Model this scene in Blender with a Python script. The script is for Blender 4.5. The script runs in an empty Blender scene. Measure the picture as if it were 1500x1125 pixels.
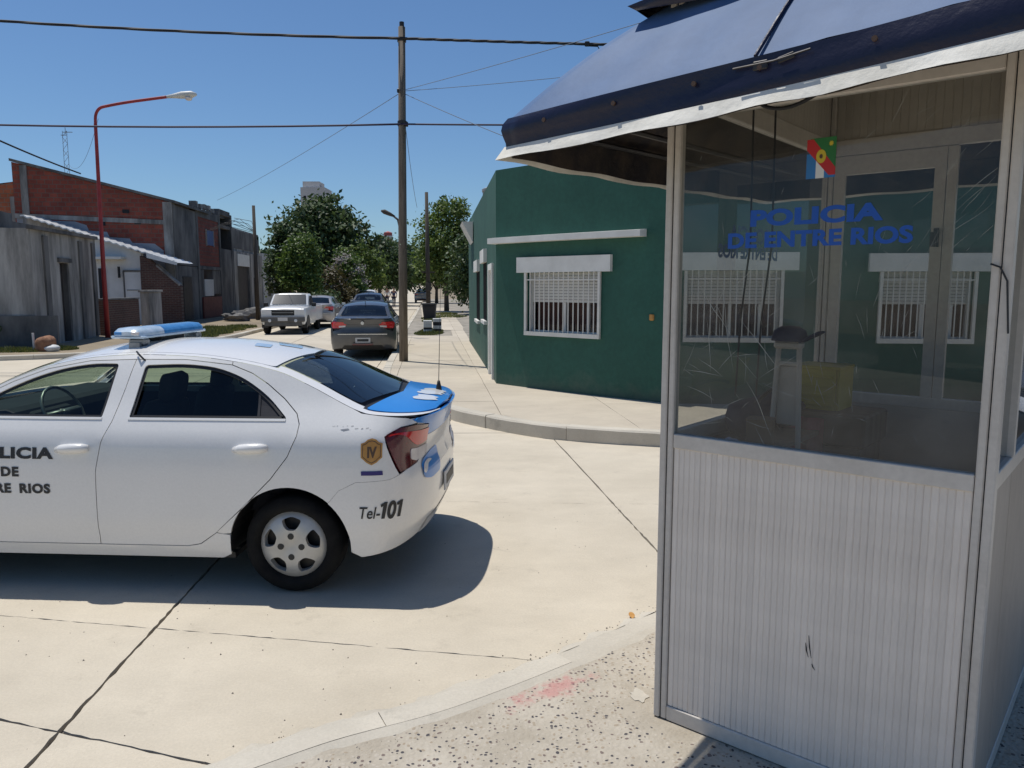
import bpy, bmesh, math, random
import numpy as np
from mathutils import Vector, Matrix
from mathutils.geometry import delaunay_2d_cdt

R = math.radians
rnd = random.Random(7)
scene = bpy.context.scene
col = scene.collection

# ------------------------------------------------------------ camera, sky, sun
cam_d = bpy.data.cameras.new('camera')
cam = bpy.data.objects.new('camera', cam_d)
col.objects.link(cam)
cam.location = (0, 0, 1.8)
cam.rotation_euler = (R(90 - 7.206), 0, 0)
cam_d.sensor_width = 36
cam_d.lens = 27.05
cam_d.clip_start = 0.05
cam_d.clip_end = 3000
scene.camera = cam

SUN_DIR = Vector((-0.27, 0.20, 1.0)).normalized()
SUN_EL = math.asin(SUN_DIR.z)
world = bpy.data.worlds.new('World')
scene.world = world
world.use_nodes = True
wn = world.node_tree
sky = wn.nodes.new('ShaderNodeTexSky')
sky.sky_type = 'NISHITA'
sky.sun_disc = False
sky.sun_elevation = SUN_EL
sky.sun_rotation = math.atan2(SUN_DIR.x, SUN_DIR.y)
sky.altitude = 0
sky.air_density = 1.0
sky.dust_density = 0.35
sky.ozone_density = 2.2
bg = wn.nodes['Background']
bg.inputs['Strength'].default_value = 0.100
tint = wn.nodes.new('ShaderNodeMix')
tint.data_type = 'RGBA'; tint.blend_type = 'MULTIPLY'; tint.inputs[0].default_value = 1.0
tint.inputs[7].default_value = (0.60, 0.77, 0.94, 1)
wn.links.new(sky.outputs[0], tint.inputs[6])
wn.links.new(tint.outputs[2], bg.inputs['Color'])

sun_d = bpy.data.lights.new('sun', 'SUN')
sun_d.energy = 4.05
sun_d.angle = R(0.5)
sun_d.color = (1.0, 0.965, 0.90)
sun = bpy.data.objects.new('sun', sun_d)
col.objects.link(sun)
sun.rotation_euler = SUN_DIR.to_track_quat('Z', 'Y').to_euler()
sun.location = (0, 0, 40)

scene.view_settings.view_transform = 'Standard'
scene.view_settings.look = 'None'
scene.view_settings.exposure = 0.0
scene.view_settings.gamma = 1.0
scene.view_settings.use_curve_mapping = False
scene.cycles.max_bounces = 8
scene.cycles.transparent_max_bounces = 16
scene.cycles.caustics_reflective = False
scene.cycles.caustics_refractive = False

# ------------------------------------------------------------ materials
def new_mat(name):
    m = bpy.data.materials.new(name)
    m.use_nodes = True
    nt = m.node_tree
    return m, nt, nt.nodes['Principled BSDF']

def nd(nt, t, **kw):
    n = nt.nodes.new(t)
    for k, v in kw.items():
        if k in n.inputs.keys():
            n.inputs[k].default_value = v
        else:
            setattr(n, k, v)
    return n

def c4(c): return (c[0], c[1], c[2], 1)

def mat(name, c1, c2=None, scale=3.0, rough=0.7, metal=0.0, bump=0.0, bscale=None, detail=5, coat=0.0, spec=0.5,
        contrast=(0.35, 0.65), objvar=0.0, stretch=None, fine=0.0, fscale=60):
    m, nt, b = new_mat(name)
    b.inputs['Roughness'].default_value = rough
    b.inputs['Metallic'].default_value = metal
    b.inputs['Specular IOR Level'].default_value = spec
    b.inputs['Coat Weight'].default_value = coat
    b.inputs['Coat Roughness'].default_value = 0.06
    L = nt.links.new
    tc = nd(nt, 'ShaderNodeTexCoord')
    src = tc.outputs['Object']
    if stretch:
        mp = nd(nt, 'ShaderNodeMapping'); mp.inputs['Scale'].default_value = stretch
        L(src, mp.inputs['Vector']); src = mp.outputs[0]
    colout = None
    if c2 is not None:
        n = nd(nt, 'ShaderNodeTexNoise', Scale=scale, Detail=detail, Roughness=0.62)
        L(src, n.inputs['Vector'])
        r = nd(nt, 'ShaderNodeValToRGB')
        r.color_ramp.elements[0].position = contrast[0]; r.color_ramp.elements[1].position = contrast[1]
        r.color_ramp.elements[0].color = c4(c1); r.color_ramp.elements[1].color = c4(c2)
        L(n.outputs[0], r.inputs[0]); colout = r.outputs[0]
    else:
        rgb = nd(nt, 'ShaderNodeRGB'); rgb.outputs[0].default_value = c4(c1); colout = rgb.outputs[0]
    if fine:
        n3 = nd(nt, 'ShaderNodeTexNoise', Scale=fscale, Detail=3, Roughness=0.7)
        L(src, n3.inputs['Vector'])
        mr = nd(nt, 'ShaderNodeMapRange'); mr.inputs[1].default_value = 0.3; mr.inputs[2].default_value = 0.7
        mr.inputs[3].default_value = 1 - fine; mr.inputs[4].default_value = 1 + fine
        L(n3.outputs[0], mr.inputs[0])
        mx = nd(nt, 'ShaderNodeMix', data_type='RGBA', blend_type='MULTIPLY'); mx.inputs[0].default_value = 1
        L(colout, mx.inputs[6]); L(mr.outputs[0], mx.inputs[7]); colout = mx.outputs[2]
    if objvar:
        oi = nd(nt, 'ShaderNodeObjectInfo')
        mr = nd(nt, 'ShaderNodeMapRange'); mr.inputs[3].default_value = 1 - objvar; mr.inputs[4].default_value = 1 + objvar
        L(oi.outputs['Random'], mr.inputs[0])
        mx = nd(nt, 'ShaderNodeMix', data_type='RGBA', blend_type='MULTIPLY'); mx.inputs[0].default_value = 1
        L(colout, mx.inputs[6]); L(mr.outputs[0], mx.inputs[7]); colout = mx.outputs[2]
    L(colout, b.inputs['Base Color'])
    if bump:
        n2 = nd(nt, 'ShaderNodeTexNoise', Scale=bscale or scale * 6, Detail=6, Roughness=0.65)
        L(src, n2.inputs['Vector'])
        bp = nd(nt, 'ShaderNodeBump', Strength=bump, Distance=0.02)
        L(n2.outputs[0], bp.inputs['Height']); L(bp.outputs[0], b.inputs['Normal'])
    return m

def glass_mat(name, tint, ior=1.45, rough=0.0, dirt=0.0, dirtc=(0.5, 0.5, 0.48)):
    m = bpy.data.materials.new(name); m.use_nodes = True
    nt = m.node_tree; nt.nodes.clear(); L = nt.links.new
    out = nd(nt, 'ShaderNodeOutputMaterial')
    tr = nd(nt, 'ShaderNodeBsdfTransparent'); tr.inputs[0].default_value = c4(tint)
    gl = nd(nt, 'ShaderNodeBsdfGlossy'); gl.inputs['Roughness'].default_value = rough
    fr = nd(nt, 'ShaderNodeFresnel')
    ge = nd(nt, 'ShaderNodeNewGeometry')
    io = nd(nt, 'ShaderNodeMapRange'); io.inputs[3].default_value = ior; io.inputs[4].default_value = 1 / ior   # same sheet seen from its back
    L(ge.outputs['Backfacing'], io.inputs[0]); L(io.outputs[0], fr.inputs['IOR'])
    mx = nd(nt, 'ShaderNodeMixShader')
    L(fr.outputs[0], mx.inputs[0]); L(tr.outputs[0], mx.inputs[1]); L(gl.outputs[0], mx.inputs[2])
    last = mx.outputs[0]
    if dirt:
        tc = nd(nt, 'ShaderNodeTexCoord')
        n = nd(nt, 'ShaderNodeTexNoise', Scale=2.2, Detail=7, Roughness=0.7); L(tc.outputs['Object'], n.inputs['Vector'])
        r = nd(nt, 'ShaderNodeValToRGB')
        r.color_ramp.elements[0].position = 0.45; r.color_ramp.elements[0].color = (0.15 * dirt, 0.15 * dirt, 0.15 * dirt, 1)
        r.color_ramp.elements[1].position = 0.75; r.color_ramp.elements[1].color = (dirt, dirt, dirt, 1)
        L(n.outputs[0], r.inputs[0])
        df = nd(nt, 'ShaderNodeBsdfDiffuse'); df.inputs[0].default_value = c4(dirtc)
        m2 = nd(nt, 'ShaderNodeMixShader'); L(r.outputs[0], m2.inputs[0]); L(last, m2.inputs[1]); L(df.outputs[0], m2.inputs[2])
        last = m2.outputs[0]
    L(last, out.inputs[0])
    return m

def leaf_mat(name, ca, cb, trans=0.25):
    m, nt, b = new_mat(name); L = nt.links.new
    b.inputs['Roughness'].default_value = 0.55
    g = nd(nt, 'ShaderNodeNewGeometry')
    r = nd(nt, 'ShaderNodeValToRGB')
    r.color_ramp.elements[0].color = c4(ca); r.color_ramp.elements[1].color = c4(cb)
    L(g.outputs['Random Per Island'], r.inputs[0]); L(r.outputs[0], b.inputs['Base Color'])
    t = nd(nt, 'ShaderNodeBsdfTranslucent'); L(r.outputs[0], t.inputs[0])
    mx = nd(nt, 'ShaderNodeMixShader'); mx.inputs[0].default_value = trans
    out = nt.nodes['Material Output']
    L(b.outputs[0], mx.inputs[1]); L(t.outputs[0], mx.inputs[2]); L(mx.outputs[0], out.inputs[0])
    return m

def concrete_mat(name, ca, cb, dark, objvar=0.05, speck=0.0):
    """worn pale concrete: broad tone changes, dark stains, hairline grit and a rough face"""
    m, nt, b = new_mat(name); L = nt.links.new
    b.inputs['Roughness'].default_value = 0.85
    b.inputs['Specular IOR Level'].default_value = 0.3
    tc = nd(nt, 'ShaderNodeTexCoord'); src = tc.outputs['Object']
    n1 = nd(nt, 'ShaderNodeTexNoise', Scale=0.7, Detail=6, Roughness=0.6); L(src, n1.inputs['Vector'])
    r1 = nd(nt, 'ShaderNodeValToRGB'); r1.color_ramp.elements[0].position = 0.3; r1.color_ramp.elements[1].position = 0.7
    r1.color_ramp.elements[0].color = c4(ca); r1.color_ramp.elements[1].color = c4(cb); L(n1.outputs[0], r1.inputs[0])
    mp = nd(nt, 'ShaderNodeMapping'); mp.inputs['Scale'].default_value = (1.0, 1.5, 1); mp.inputs['Rotation'].default_value = (0, 0, R(-6))
    L(src, mp.inputs[0])
    n2 = nd(nt, 'ShaderNodeTexNoise', Scale=1.8, Detail=6, Roughness=0.7); L(mp.outputs[0], n2.inputs['Vector'])
    mr = nd(nt, 'ShaderNodeMapRange'); mr.inputs[1].default_value = 0.3; mr.inputs[2].default_value = 0.75; mr.inputs[3].default_value = 0.91; mr.inputs[4].default_value = 1.06
    L(n2.outputs[0], mr.inputs[0])
    mx = nd(nt, 'ShaderNodeMix', data_type='RGBA', blend_type='MULTIPLY'); mx.inputs[0].default_value = 1
    L(r1.outputs[0], mx.inputs[6]); L(mr.outputs[0], mx.inputs[7])
    n3 = nd(nt, 'ShaderNodeTexNoise', Scale=3.3, Detail=9, Roughness=0.78); L(src, n3.inputs['Vector'])
    r3 = nd(nt, 'ShaderNodeValToRGB'); r3.color_ramp.elements[0].position = 0.575; r3.color_ramp.elements[1].position = 0.76
    r3.color_ramp.elements[0].color = (0, 0, 0, 1); r3.color_ramp.elements[1].color = (0.55, 0.55, 0.55, 1); L(n3.outputs[0], r3.inputs[0])
    m2 = nd(nt, 'ShaderNodeMix', data_type='RGBA'); L(r3.outputs[0], m2.inputs[0]); L(mx.outputs[2], m2.inputs[6]); m2.inputs[7].default_value = c4(dark)
    n4 = nd(nt, 'ShaderNodeTexNoise', Scale=85, Detail=3, Roughness=0.7); L(src, n4.inputs['Vector'])
    mr4 = nd(nt, 'ShaderNodeMapRange'); mr4.inputs[1].default_value = 0.3; mr4.inputs[2].default_value = 0.7; mr4.inputs[3].default_value = 0.93; mr4.inputs[4].default_value = 1.06
    L(n4.outputs[0], mr4.inputs[0])
    oi = nd(nt, 'ShaderNodeObjectInfo')
    mr5 = nd(nt, 'ShaderNodeMapRange'); mr5.inputs[3].default_value = 1 - objvar; mr5.inputs[4].default_value = 1 + objvar; L(oi.outputs['Random'], mr5.inputs[0])
    mm = nd(nt, 'ShaderNodeMath', operation='MULTIPLY'); L(mr4.outputs[0], mm.inputs[0]); L(mr5.outputs[0], mm.inputs[1])
    m3 = nd(nt, 'ShaderNodeMix', data_type='RGBA', blend_type='MULTIPLY'); m3.inputs[0].default_value = 1
    L(m2.outputs[2], m3.inputs[6]); L(mm.outputs[0], m3.inputs[7])
    L(m3.outputs[2], b.inputs['Base Color'])
    n5 = nd(nt, 'ShaderNodeTexNoise', Scale=40, Detail=6, Roughness=0.7); L(src, n5.inputs['Vector'])
    bp = nd(nt, 'ShaderNodeBump', Strength=0.25, Distance=0.01); L(n5.outputs[0], bp.inputs['Height']); L(bp.outputs[0], b.inputs['Normal'])
    return m

def aggregate_mat(name):
    """exposed pebble paving with dark and pale stones and worn pink paint"""
    m, nt, b = new_mat(name); L = nt.links.new
    b.inputs['Roughness'].default_value = 0.85
    tc = nd(nt, 'ShaderNodeTexCoord'); src = tc.outputs['Object']
    nz = nd(nt, 'ShaderNodeTexNoise', Scale=9, Detail=3); L(src, nz.inputs['Vector'])
    add = nd(nt, 'ShaderNodeMix', data_type='RGBA', blend_type='ADD'); add.inputs[0].default_value = 0.05
    L(src, add.inputs[6]); L(nz.outputs['Color'], add.inputs[7])
    v = nd(nt, 'ShaderNodeTexVoronoi', Scale=56); L(add.outputs[2], v.inputs['Vector'])
    base = nd(nt, 'ShaderNodeTexNoise', Scale=2.6, Detail=7, Roughness=0.7); L(src, base.inputs['Vector'])
    rb = nd(nt, 'ShaderNodeValToRGB'); rb.color_ramp.elements[0].position = 0.3; rb.color_ramp.elements[1].position = 0.7
    rb.color_ramp.elements[0].color = (0.33, 0.285, 0.22, 1); rb.color_ramp.elements[1].color = (0.50, 0.45, 0.37, 1); L(base.outputs[0], rb.inputs[0])
    sep = nd(nt, 'ShaderNodeSeparateColor'); L(v.outputs['Color'], sep.inputs[0])
    rs = nd(nt, 'ShaderNodeValToRGB'); e = rs.color_ramp.elements
    e[0].position = 0.0; e[0].color = (0.06, 0.055, 0.06, 1); e[1].position = 0.22; e[1].color = (0.17, 0.13, 0.11, 1)
    for p, c in ((0.34, (0.33, 0.27, 0.2, 1)), (0.6, (0.45, 0.40, 0.33, 1)), (1.0, (0.62, 0.57, 0.50, 1))):
        x = e.new(p); x.color = c
    rs.color_ramp.interpolation = 'CONSTANT'
    L(sep.outputs[0], rs.inputs[0])
    # stone mask: inside of a cell, only part of the cells
    lt = nd(nt, 'ShaderNodeMath', operation='LESS_THAN'); lt.inputs[1].default_value = 0.37; L(v.outputs['Distance'], lt.inputs[0])
    l2 = nd(nt, 'ShaderNodeMath', operation='LESS_THAN'); l2.inputs[1].default_value = 0.78; L(sep.outputs[1], l2.inputs[0])
    wn_ = nd(nt, 'ShaderNodeTexNoise', Scale=2.6, Detail=6, Roughness=0.7); L(src, wn_.inputs['Vector'])
    l3 = nd(nt, 'ShaderNodeMath', operation='GREATER_THAN'); l3.inputs[1].default_value = 0.43; L(wn_.outputs[0], l3.inputs[0])
    mu = nd(nt, 'ShaderNodeMath', operation='MULTIPLY'); L(lt.outputs[0], mu.inputs[0]); L(l2.outputs[0], mu.inputs[1])
    mu2 = nd(nt, 'ShaderNodeMath', operation='MULTIPLY'); L(mu.outputs[0], mu2.inputs[0]); L(l3.outputs[0], mu2.inputs[1])
    m1 = nd(nt, 'ShaderNodeMix', data_type='RGBA'); L(mu2.outputs[0], m1.inputs[0]); L(rb.outputs[0], m1.inputs[6]); L(rs.outputs[0], m1.inputs[7])
    # worn pink paint in a long band near the kerb
    mp = nd(nt, 'ShaderNodeMapping'); mp.vector_type = 'TEXTURE'
    mp.inputs['Location'].default_value = (0.18, 3.16, 0.08); mp.inputs['Rotation'].default_value = (0, 0, R(34)); mp.inputs['Scale'].default_value = (0.42, 0.13, 1)
    L(src, mp.inputs[0])
    ln = nd(nt, 'ShaderNodeVectorMath', operation='LENGTH'); L(mp.outputs[0], ln.inputs[0])
    pn = nd(nt, 'ShaderNodeTexNoise', Scale=13, Detail=7, Roughness=0.75); L(src, pn.inputs['Vector'])
    sb = nd(nt, 'ShaderNodeMath', operation='MULTIPLY_ADD'); sb.inputs[1].default_value = -0.34; sb.inputs[2].default_value = 0.0; L(ln.outputs['Value'], sb.inputs[0])
    ad = nd(nt, 'ShaderNodeMath', operation='ADD'); L(sb.outputs[0], ad.inputs[0]); L(pn.outputs[0], ad.inputs[1])
    rp = nd(nt, 'ShaderNodeValToRGB'); rp.color_ramp.elements[0].position = 0.30; rp.color_ramp.elements[1].position = 0.46
    rp.color_ramp.elements[0].color = (0, 0, 0, 1); rp.color_ramp.elements[1].color = (0.75, 0.75, 0.75, 1); L(ad.outputs[0], rp.inputs[0])
    m2 = nd(nt, 'ShaderNodeMix', data_type='RGBA'); L(rp.outputs[0], m2.inputs[0]); L(m1.outputs[2], m2.inputs[6]); m2.inputs[7].default_value = (0.47, 0.22, 0.20, 1)
    L(m2.outputs[2], b.inputs['Base Color'])
    bp = nd(nt, 'ShaderNodeBump', Strength=0.5, Distance=0.008); bp.invert = True
    L(v.outputs['Distance'], bp.inputs['Height']); L(bp.outputs[0], b.inputs['Normal'])
    return m

def brick_mat(name, ca, cb, mortar, bw, bh, axis, msize=0.02):
    m, nt, b = new_mat(name); L = nt.links.new
    b.inputs['Roughness'].default_value = 0.9
    tc = nd(nt, 'ShaderNodeTexCoord')
    sp = nd(nt, 'ShaderNodeSeparateXYZ'); L(tc.outputs['Object'], sp.inputs[0])
    cb_ = nd(nt, 'ShaderNodeCombineXYZ'); L(sp.outputs[axis], cb_.inputs[0]); L(sp.outputs[2], cb_.inputs[1])
    br = nd(nt, 'ShaderNodeTexBrick'); L(cb_.outputs[0], br.inputs['Vector'])
    br.inputs['Color1'].default_value = c4(ca); br.inputs['Color2'].default_value = c4(cb); br.inputs['Mortar'].default_value = c4(mortar)
    br.inputs['Scale'].default_value = 1; br.inputs['Brick Width'].default_value = bw; br.inputs['Row Height'].default_value = bh
    br.inputs['Mortar Size'].default_value = msize; br.inputs['Bias'].default_value = 0.0
    n = nd(nt, 'ShaderNodeTexNoise', Scale=0.8, Detail=6, Roughness=0.7); L(tc.outputs['Object'], n.inputs['Vector'])
    r = nd(nt, 'ShaderNodeMapRange'); r.inputs[1].default_value = 0.3; r.inputs[2].default_value = 0.7; r.inputs[3].default_value = 0.6; r.inputs[4].default_value = 1.15; L(n.outputs[0], r.inputs[0])
    mx = nd(nt, 'ShaderNodeMix', data_type='RGBA', blend_type='MULTIPLY'); mx.inputs[0].default_value = 1
    L(br.outputs[0], mx.inputs[6]); L(r.outputs[0], mx.inputs[7]); L(mx.outputs[2], b.inputs['Base Color'])
    bp = nd(nt, 'ShaderNodeBump', Strength=0.6, Distance=0.02); bp.invert = True; L(br.outputs['Fac'], bp.inputs['Height']); L(bp.outputs[0], b.inputs['Normal'])
    return m

M = {}
M['road'] = concrete_mat('road_concrete', (0.50, 0.44, 0.345), (0.585, 0.52, 0.415), (0.30, 0.265, 0.21))
M['joint'] = mat('joint_tar', (0.06, 0.054, 0.047), (0.19, 0.165, 0.135), 9, 0.95, bump=0.4)
M['walk'] = concrete_mat('pavement_concrete', (0.47, 0.41, 0.325), (0.55, 0.485, 0.385), (0.28, 0.25, 0.2))
M['walk_joint'] = mat('pavement_joint', (0.20, 0.18, 0.145), (0.36, 0.32, 0.26), 2.0, 0.9, bump=0.3)
M['kerb'] = concrete_mat('kerb_concrete', (0.46, 0.42, 0.35), (0.60, 0.55, 0.46), (0.24, 0.22, 0.185), 0.08)
M['aggregate'] = aggregate_mat('aggregate')
M['earth'] = mat('earth', (0.20, 0.16, 0.11), (0.31, 0.25, 0.17), 0.4, 0.95, bump=0.5, bscale=9)
M['green'] = mat('green_paint', (0.014, 0.074, 0.053), (0.021, 0.094, 0.068), 0.9, 0.75, bump=0.08, bscale=25, fine=0.10, fscale=14)
def green_wall():
    m = M['green']; nt = m.node_tree; L = nt.links.new; b = nt.nodes['Principled BSDF']
    old = b.inputs['Base Color'].links[0].from_socket
    tc = nd(nt, 'ShaderNodeTexCoord'); sp = nd(nt, 'ShaderNodeSeparateXYZ'); L(tc.outputs['Object'], sp.inputs[0])
    n = nd(nt, 'ShaderNodeTexNoise', Scale=3.5, Detail=8, Roughness=0.72); L(tc.outputs['Object'], n.inputs['Vector'])
    h = nd(nt, 'ShaderNodeMapRange'); h.inputs[1].default_value = 0.0; h.inputs[2].default_value = 0.75; h.inputs[3].default_value = 0.42; h.inputs[4].default_value = -0.2; L(sp.outputs[2], h.inputs[0])
    a = nd(nt, 'ShaderNodeMath', operation='ADD'); L(n.outputs[0], a.inputs[0]); L(h.outputs[0], a.inputs[1])
    r = nd(nt, 'ShaderNodeValToRGB'); r.color_ramp.elements[0].position = 0.55; r.color_ramp.elements[1].position = 0.95
    r.color_ramp.elements[0].color = (0, 0, 0, 1); r.color_ramp.elements[1].color = (.55, .55, .55, 1); L(a.outputs[0], r.inputs[0])
    mx = nd(nt, 'ShaderNodeMix', data_type='RGBA'); L(r.outputs[0], mx.inputs[0]); L(old, mx.inputs[6]); mx.inputs[7].default_value = (0.10, 0.11, 0.085, 1)
    # rain streaks fading the paint from the parapet down
    mp = nd(nt, 'ShaderNodeMapping'); mp.inputs['Scale'].default_value = (1.6, 1.6, .6); L(tc.outputs['Object'], mp.inputs[0])
    n2 = nd(nt, 'ShaderNodeTexNoise', Scale=1.4, Detail=6, Roughness=0.65); L(mp.outputs[0], n2.inputs['Vector'])
    r2 = nd(nt, 'ShaderNodeMapRange'); r2.inputs[1].default_value = .3; r2.inputs[2].default_value = .72; r2.inputs[3].default_value = .92; r2.inputs[4].default_value = 1.10; L(n2.outputs[0], r2.inputs[0])
    m2 = nd(nt, 'ShaderNodeMix', data_type='RGBA', blend_type='MULTIPLY'); m2.inputs[0].default_value = 1; L(mx.outputs[2], m2.inputs[6]); L(r2.outputs[0], m2.inputs[7])
    L(m2.outputs[2], b.inputs['Base Color'])
green_wall()
M['white_paint'] = mat('white_paint', (0.66, 0.65, 0.61), (0.76, 0.75, 0.71), 3, 0.6, bump=0.05)
M['shutter'] = mat('shutter_white', (0.60, 0.58, 0.53), (0.68, 0.66, 0.61), 4, 0.6)
M['bar_white'] = mat('bar_white', (0.62, 0.60, 0.55), (0.72, 0.7, 0.65), 6, 0.5)
M['curtain'] = mat('curtain', (0.030, 0.010, 0.011), (0.085, 0.022, 0.022), 5, 0.9, stretch=(6, 6, 0.5))
M['pane'] = glass_mat('window_glass', (0.75, 0.75, 0.75))
M['alu'] = mat('booth_alu', (0.56, 0.51, 0.45), (0.64, 0.59, 0.53), 2.5, 0.42, spec=0.4, bump=0.03, fine=0.05, fscale=40)
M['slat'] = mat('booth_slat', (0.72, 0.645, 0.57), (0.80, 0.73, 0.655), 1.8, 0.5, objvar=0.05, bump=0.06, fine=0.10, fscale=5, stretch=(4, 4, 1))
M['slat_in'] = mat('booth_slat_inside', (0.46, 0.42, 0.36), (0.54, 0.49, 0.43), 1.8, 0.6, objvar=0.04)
M['booth_glass'] = glass_mat('booth_glass', (0.68, 0.69, 0.68), 1.5, 0.0, 0.20, (0.36, 0.36, 0.34))
M['booth_glass_back'] = glass_mat('booth_glass_back', (0.72, 0.73, 0.72), 1.45, 0.0, 0.07, (0.36, 0.36, 0.34))
M['tarp_top'] = mat('tarp_pale', (0.062, 0.122, 0.245), (0.105, 0.172, 0.305), 1.6, 0.6, spec=0.2, bump=0.12, bscale=5, stretch=(1, 1, 1), fine=0.06, fscale=9)  # canopy top, a paler blue than the navy valance
M['tarp_navy'] = mat('tarp_navy', (0.006, 0.007, 0.026), (0.010, 0.011, 0.036), 3.0, 0.34, spec=0.45, bump=0.35, bscale=5)
M['tarp_trim'] = mat('tarp_trim', (0.60, 0.57, 0.50), (0.76, 0.73, 0.66), 5, 0.75, bump=0.3, bscale=14)
M['tarp_lining'] = mat('tarp_lining', (0.016, 0.014, 0.018), (0.085, 0.06, 0.042), 6, 0.9, bump=0.3, contrast=(0.4, 0.75))
M['steel_dark'] = mat('steel_dark', (0.03, 0.03, 0.035), (0.06, 0.055, 0.05), 8, 0.5, 0.6)
M['rubber'] = mat('rubber', (0.008, 0.008, 0.0085), (0.016, 0.0155, 0.015), 9, 0.9, spec=0.2, bump=0.15, bscale=60)
M['black'] = mat('black_plastic', (0.012, 0.012, 0.013), None, rough=0.55)
M['dark_in'] = mat('car_interior', (0.018, 0.019, 0.026), (0.028, 0.029, 0.036), 8, 0.85)
M['car_white'] = mat('car_white', (0.76, 0.745, 0.72), (0.795, 0.78, 0.755), 1.2, 0.24, coat=0.6, spec=0.5, fine=0.03, fscale=70)
M['car_blue'] = mat('car_blue', (0.012, 0.20, 0.60), (0.015, 0.23, 0.66), 2, 0.3, coat=0.5)
M['hubcap'] = mat('hubcap', (0.47, 0.455, 0.42), (0.56, 0.545, 0.51), 8, 0.38, 0.25)
M['chrome'] = mat('chrome', (0.62, 0.62, 0.63), None, rough=0.18, metal=1.0)
M['car_glass'] = glass_mat('car_glass', (0.55, 0.64, 0.56), 1.5)
M['rear_glass'] = glass_mat('rear_glass', (0.10, 0.12, 0.17), 1.55, 0.02)
M['tail_red'] = mat('tail_red', (0.48, 0.012, 0.016), (0.58, 0.016, 0.02), 20, 0.15, coat=1.0)
M['tail_dark'] = mat('tail_dark', (0.075, 0.006, 0.012), (0.11, 0.008, 0.015), 20, 0.12, coat=1.0)
M['tail_clear'] = mat('tail_clear', (0.60, 0.55, 0.53), (0.7, 0.66, 0.64), 25, 0.15, coat=1.0)
M['bar_blue'] = mat('bar_blue', (0.03, 0.19, 0.48), (0.06, 0.27, 0.60), 12, 0.15, coat=1.0)
M['bar_clear'] = mat('bar_clear', (0.42, 0.55, 0.66), (0.62, 0.70, 0.78), 18, 0.15, coat=1.0)
M['grey_metal'] = mat('grey_metal', (0.25, 0.25, 0.25), (0.36, 0.36, 0.36), 10, 0.4, 0.7)
M['ink'] = mat('ink_black', (0.018, 0.018, 0.02), None, rough=0.5)
M['gold'] = mat('badge_gold', (0.42, 0.20, 0.045), (0.52, 0.27, 0.07), 30, 0.5)
M['badge_dark'] = mat('badge_dark', (0.10, 0.055, 0.03), None, rough=0.5)
M['violet'] = mat('badge_violet', (0.03, 0.022, 0.16), None, rough=0.5)
M['glass_blue'] = mat('vinyl_blue', (0.006, 0.085, 0.42), None, rough=0.5)
M['flag_red'] = mat('flag_red', (0.50, 0.02, 0.02), None, rough=0.5)
M['flag_green'] = mat('flag_green', (0.02, 0.16, 0.04), None, rough=0.5)
M['flag_blue'] = mat('flag_blue', (0.03, 0.18, 0.45), None, rough=0.5)
M['flag_white'] = mat('flag_white', (0.72, 0.72, 0.7), None, rough=0.5)
M['flag_yellow'] = mat('flag_yellow', (0.62, 0.46, 0.03), None, rough=0.5)
M['scratch'] = mat('scratch', (0.34, 0.34, 0.31), None, rough=0.8)
M['pole'] = mat('pole_wood', (0.10, 0.08, 0.06), (0.20, 0.165, 0.13), 3, 0.9, bump=0.4, stretch=(6, 6, 0.5))
M['pole_dark'] = mat('pole_dark', (0.045, 0.036, 0.03), (0.085, 0.07, 0.055), 3, 0.9, stretch=(6, 6, 0.5))
M['red_pole'] = mat('red_pole', (0.25, 0.020, 0.022), (0.36, 0.035, 0.035), 3, 0.55)
M['lamp_head'] = mat('lamp_head', (0.55, 0.54, 0.5), (0.68, 0.67, 0.62), 6, 0.5)
M['cable'] = mat('cable', (0.014, 0.014, 0.017), None, rough=0.7)
M['cable_violet'] = mat('cable_violet', (0.035, 0.028, 0.06), None, rough=0.7)
M['plaster_grey'] = mat('plaster_grey', (0.13, 0.125, 0.118), (0.42, 0.40, 0.375), 1.1, 0.92, bump=0.5, bscale=8, stretch=(1.6, 1.6, 0.3), fine=0.12, fscale=5)
M['plaster_dark'] = mat('plaster_dark', (0.06, 0.06, 0.062), (0.20, 0.193, 0.185), 1.0, 0.92, bump=0.4, bscale=8, stretch=(1, 1, 0.45))
M['plaster_blue'] = mat('plaster_blue', (0.24, 0.26, 0.30), (0.36, 0.375, 0.41), 0.7, 0.92, bump=0.3)
M['white_wall'] = mat('white_wall', (0.56, 0.56, 0.55), (0.68, 0.68, 0.67), 1.2, 0.85, bump=0.2)
M['brick_big'] = brick_mat('hollow_brick', (0.36, 0.085, 0.052), (0.25, 0.058, 0.04), (0.20, 0.115, 0.09), 0.34, 0.20, 0, 0.018)
M['brick_orange'] = brick_mat('hollow_brick_orange', (0.55, 0.16, 0.07), (0.46, 0.12, 0.055), (0.36, 0.22, 0.15), 0.34, 0.20, 0, 0.02)
M['brick_side'] = brick_mat('hollow_brick_side', (0.28, 0.066, 0.042), (0.20, 0.048, 0.034), (0.15, 0.085, 0.07), 0.34, 0.20, 1, 0.02)
M['brick_dark'] = brick_mat('dark_brick', (0.12, 0.055, 0.042), (0.085, 0.042, 0.035), (0.14, 0.11, 0.095), 0.26, 0.08, 0, 0.012)
M['zinc'] = mat('zinc_sheet', (0.55, 0.56, 0.57), (0.72, 0.73, 0.74), 2, 0.45, 0.2)
M['door_dark'] = mat('door_dark', (0.035, 0.03, 0.03), (0.06, 0.05, 0.048), 4, 0.6)
M['door_red'] = mat('door_red', (0.13, 0.035, 0.03), (0.19, 0.055, 0.045), 3, 0.7)
M['void'] = mat('dark_opening', (0.02, 0.02, 0.024), None, rough=0.9)
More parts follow.
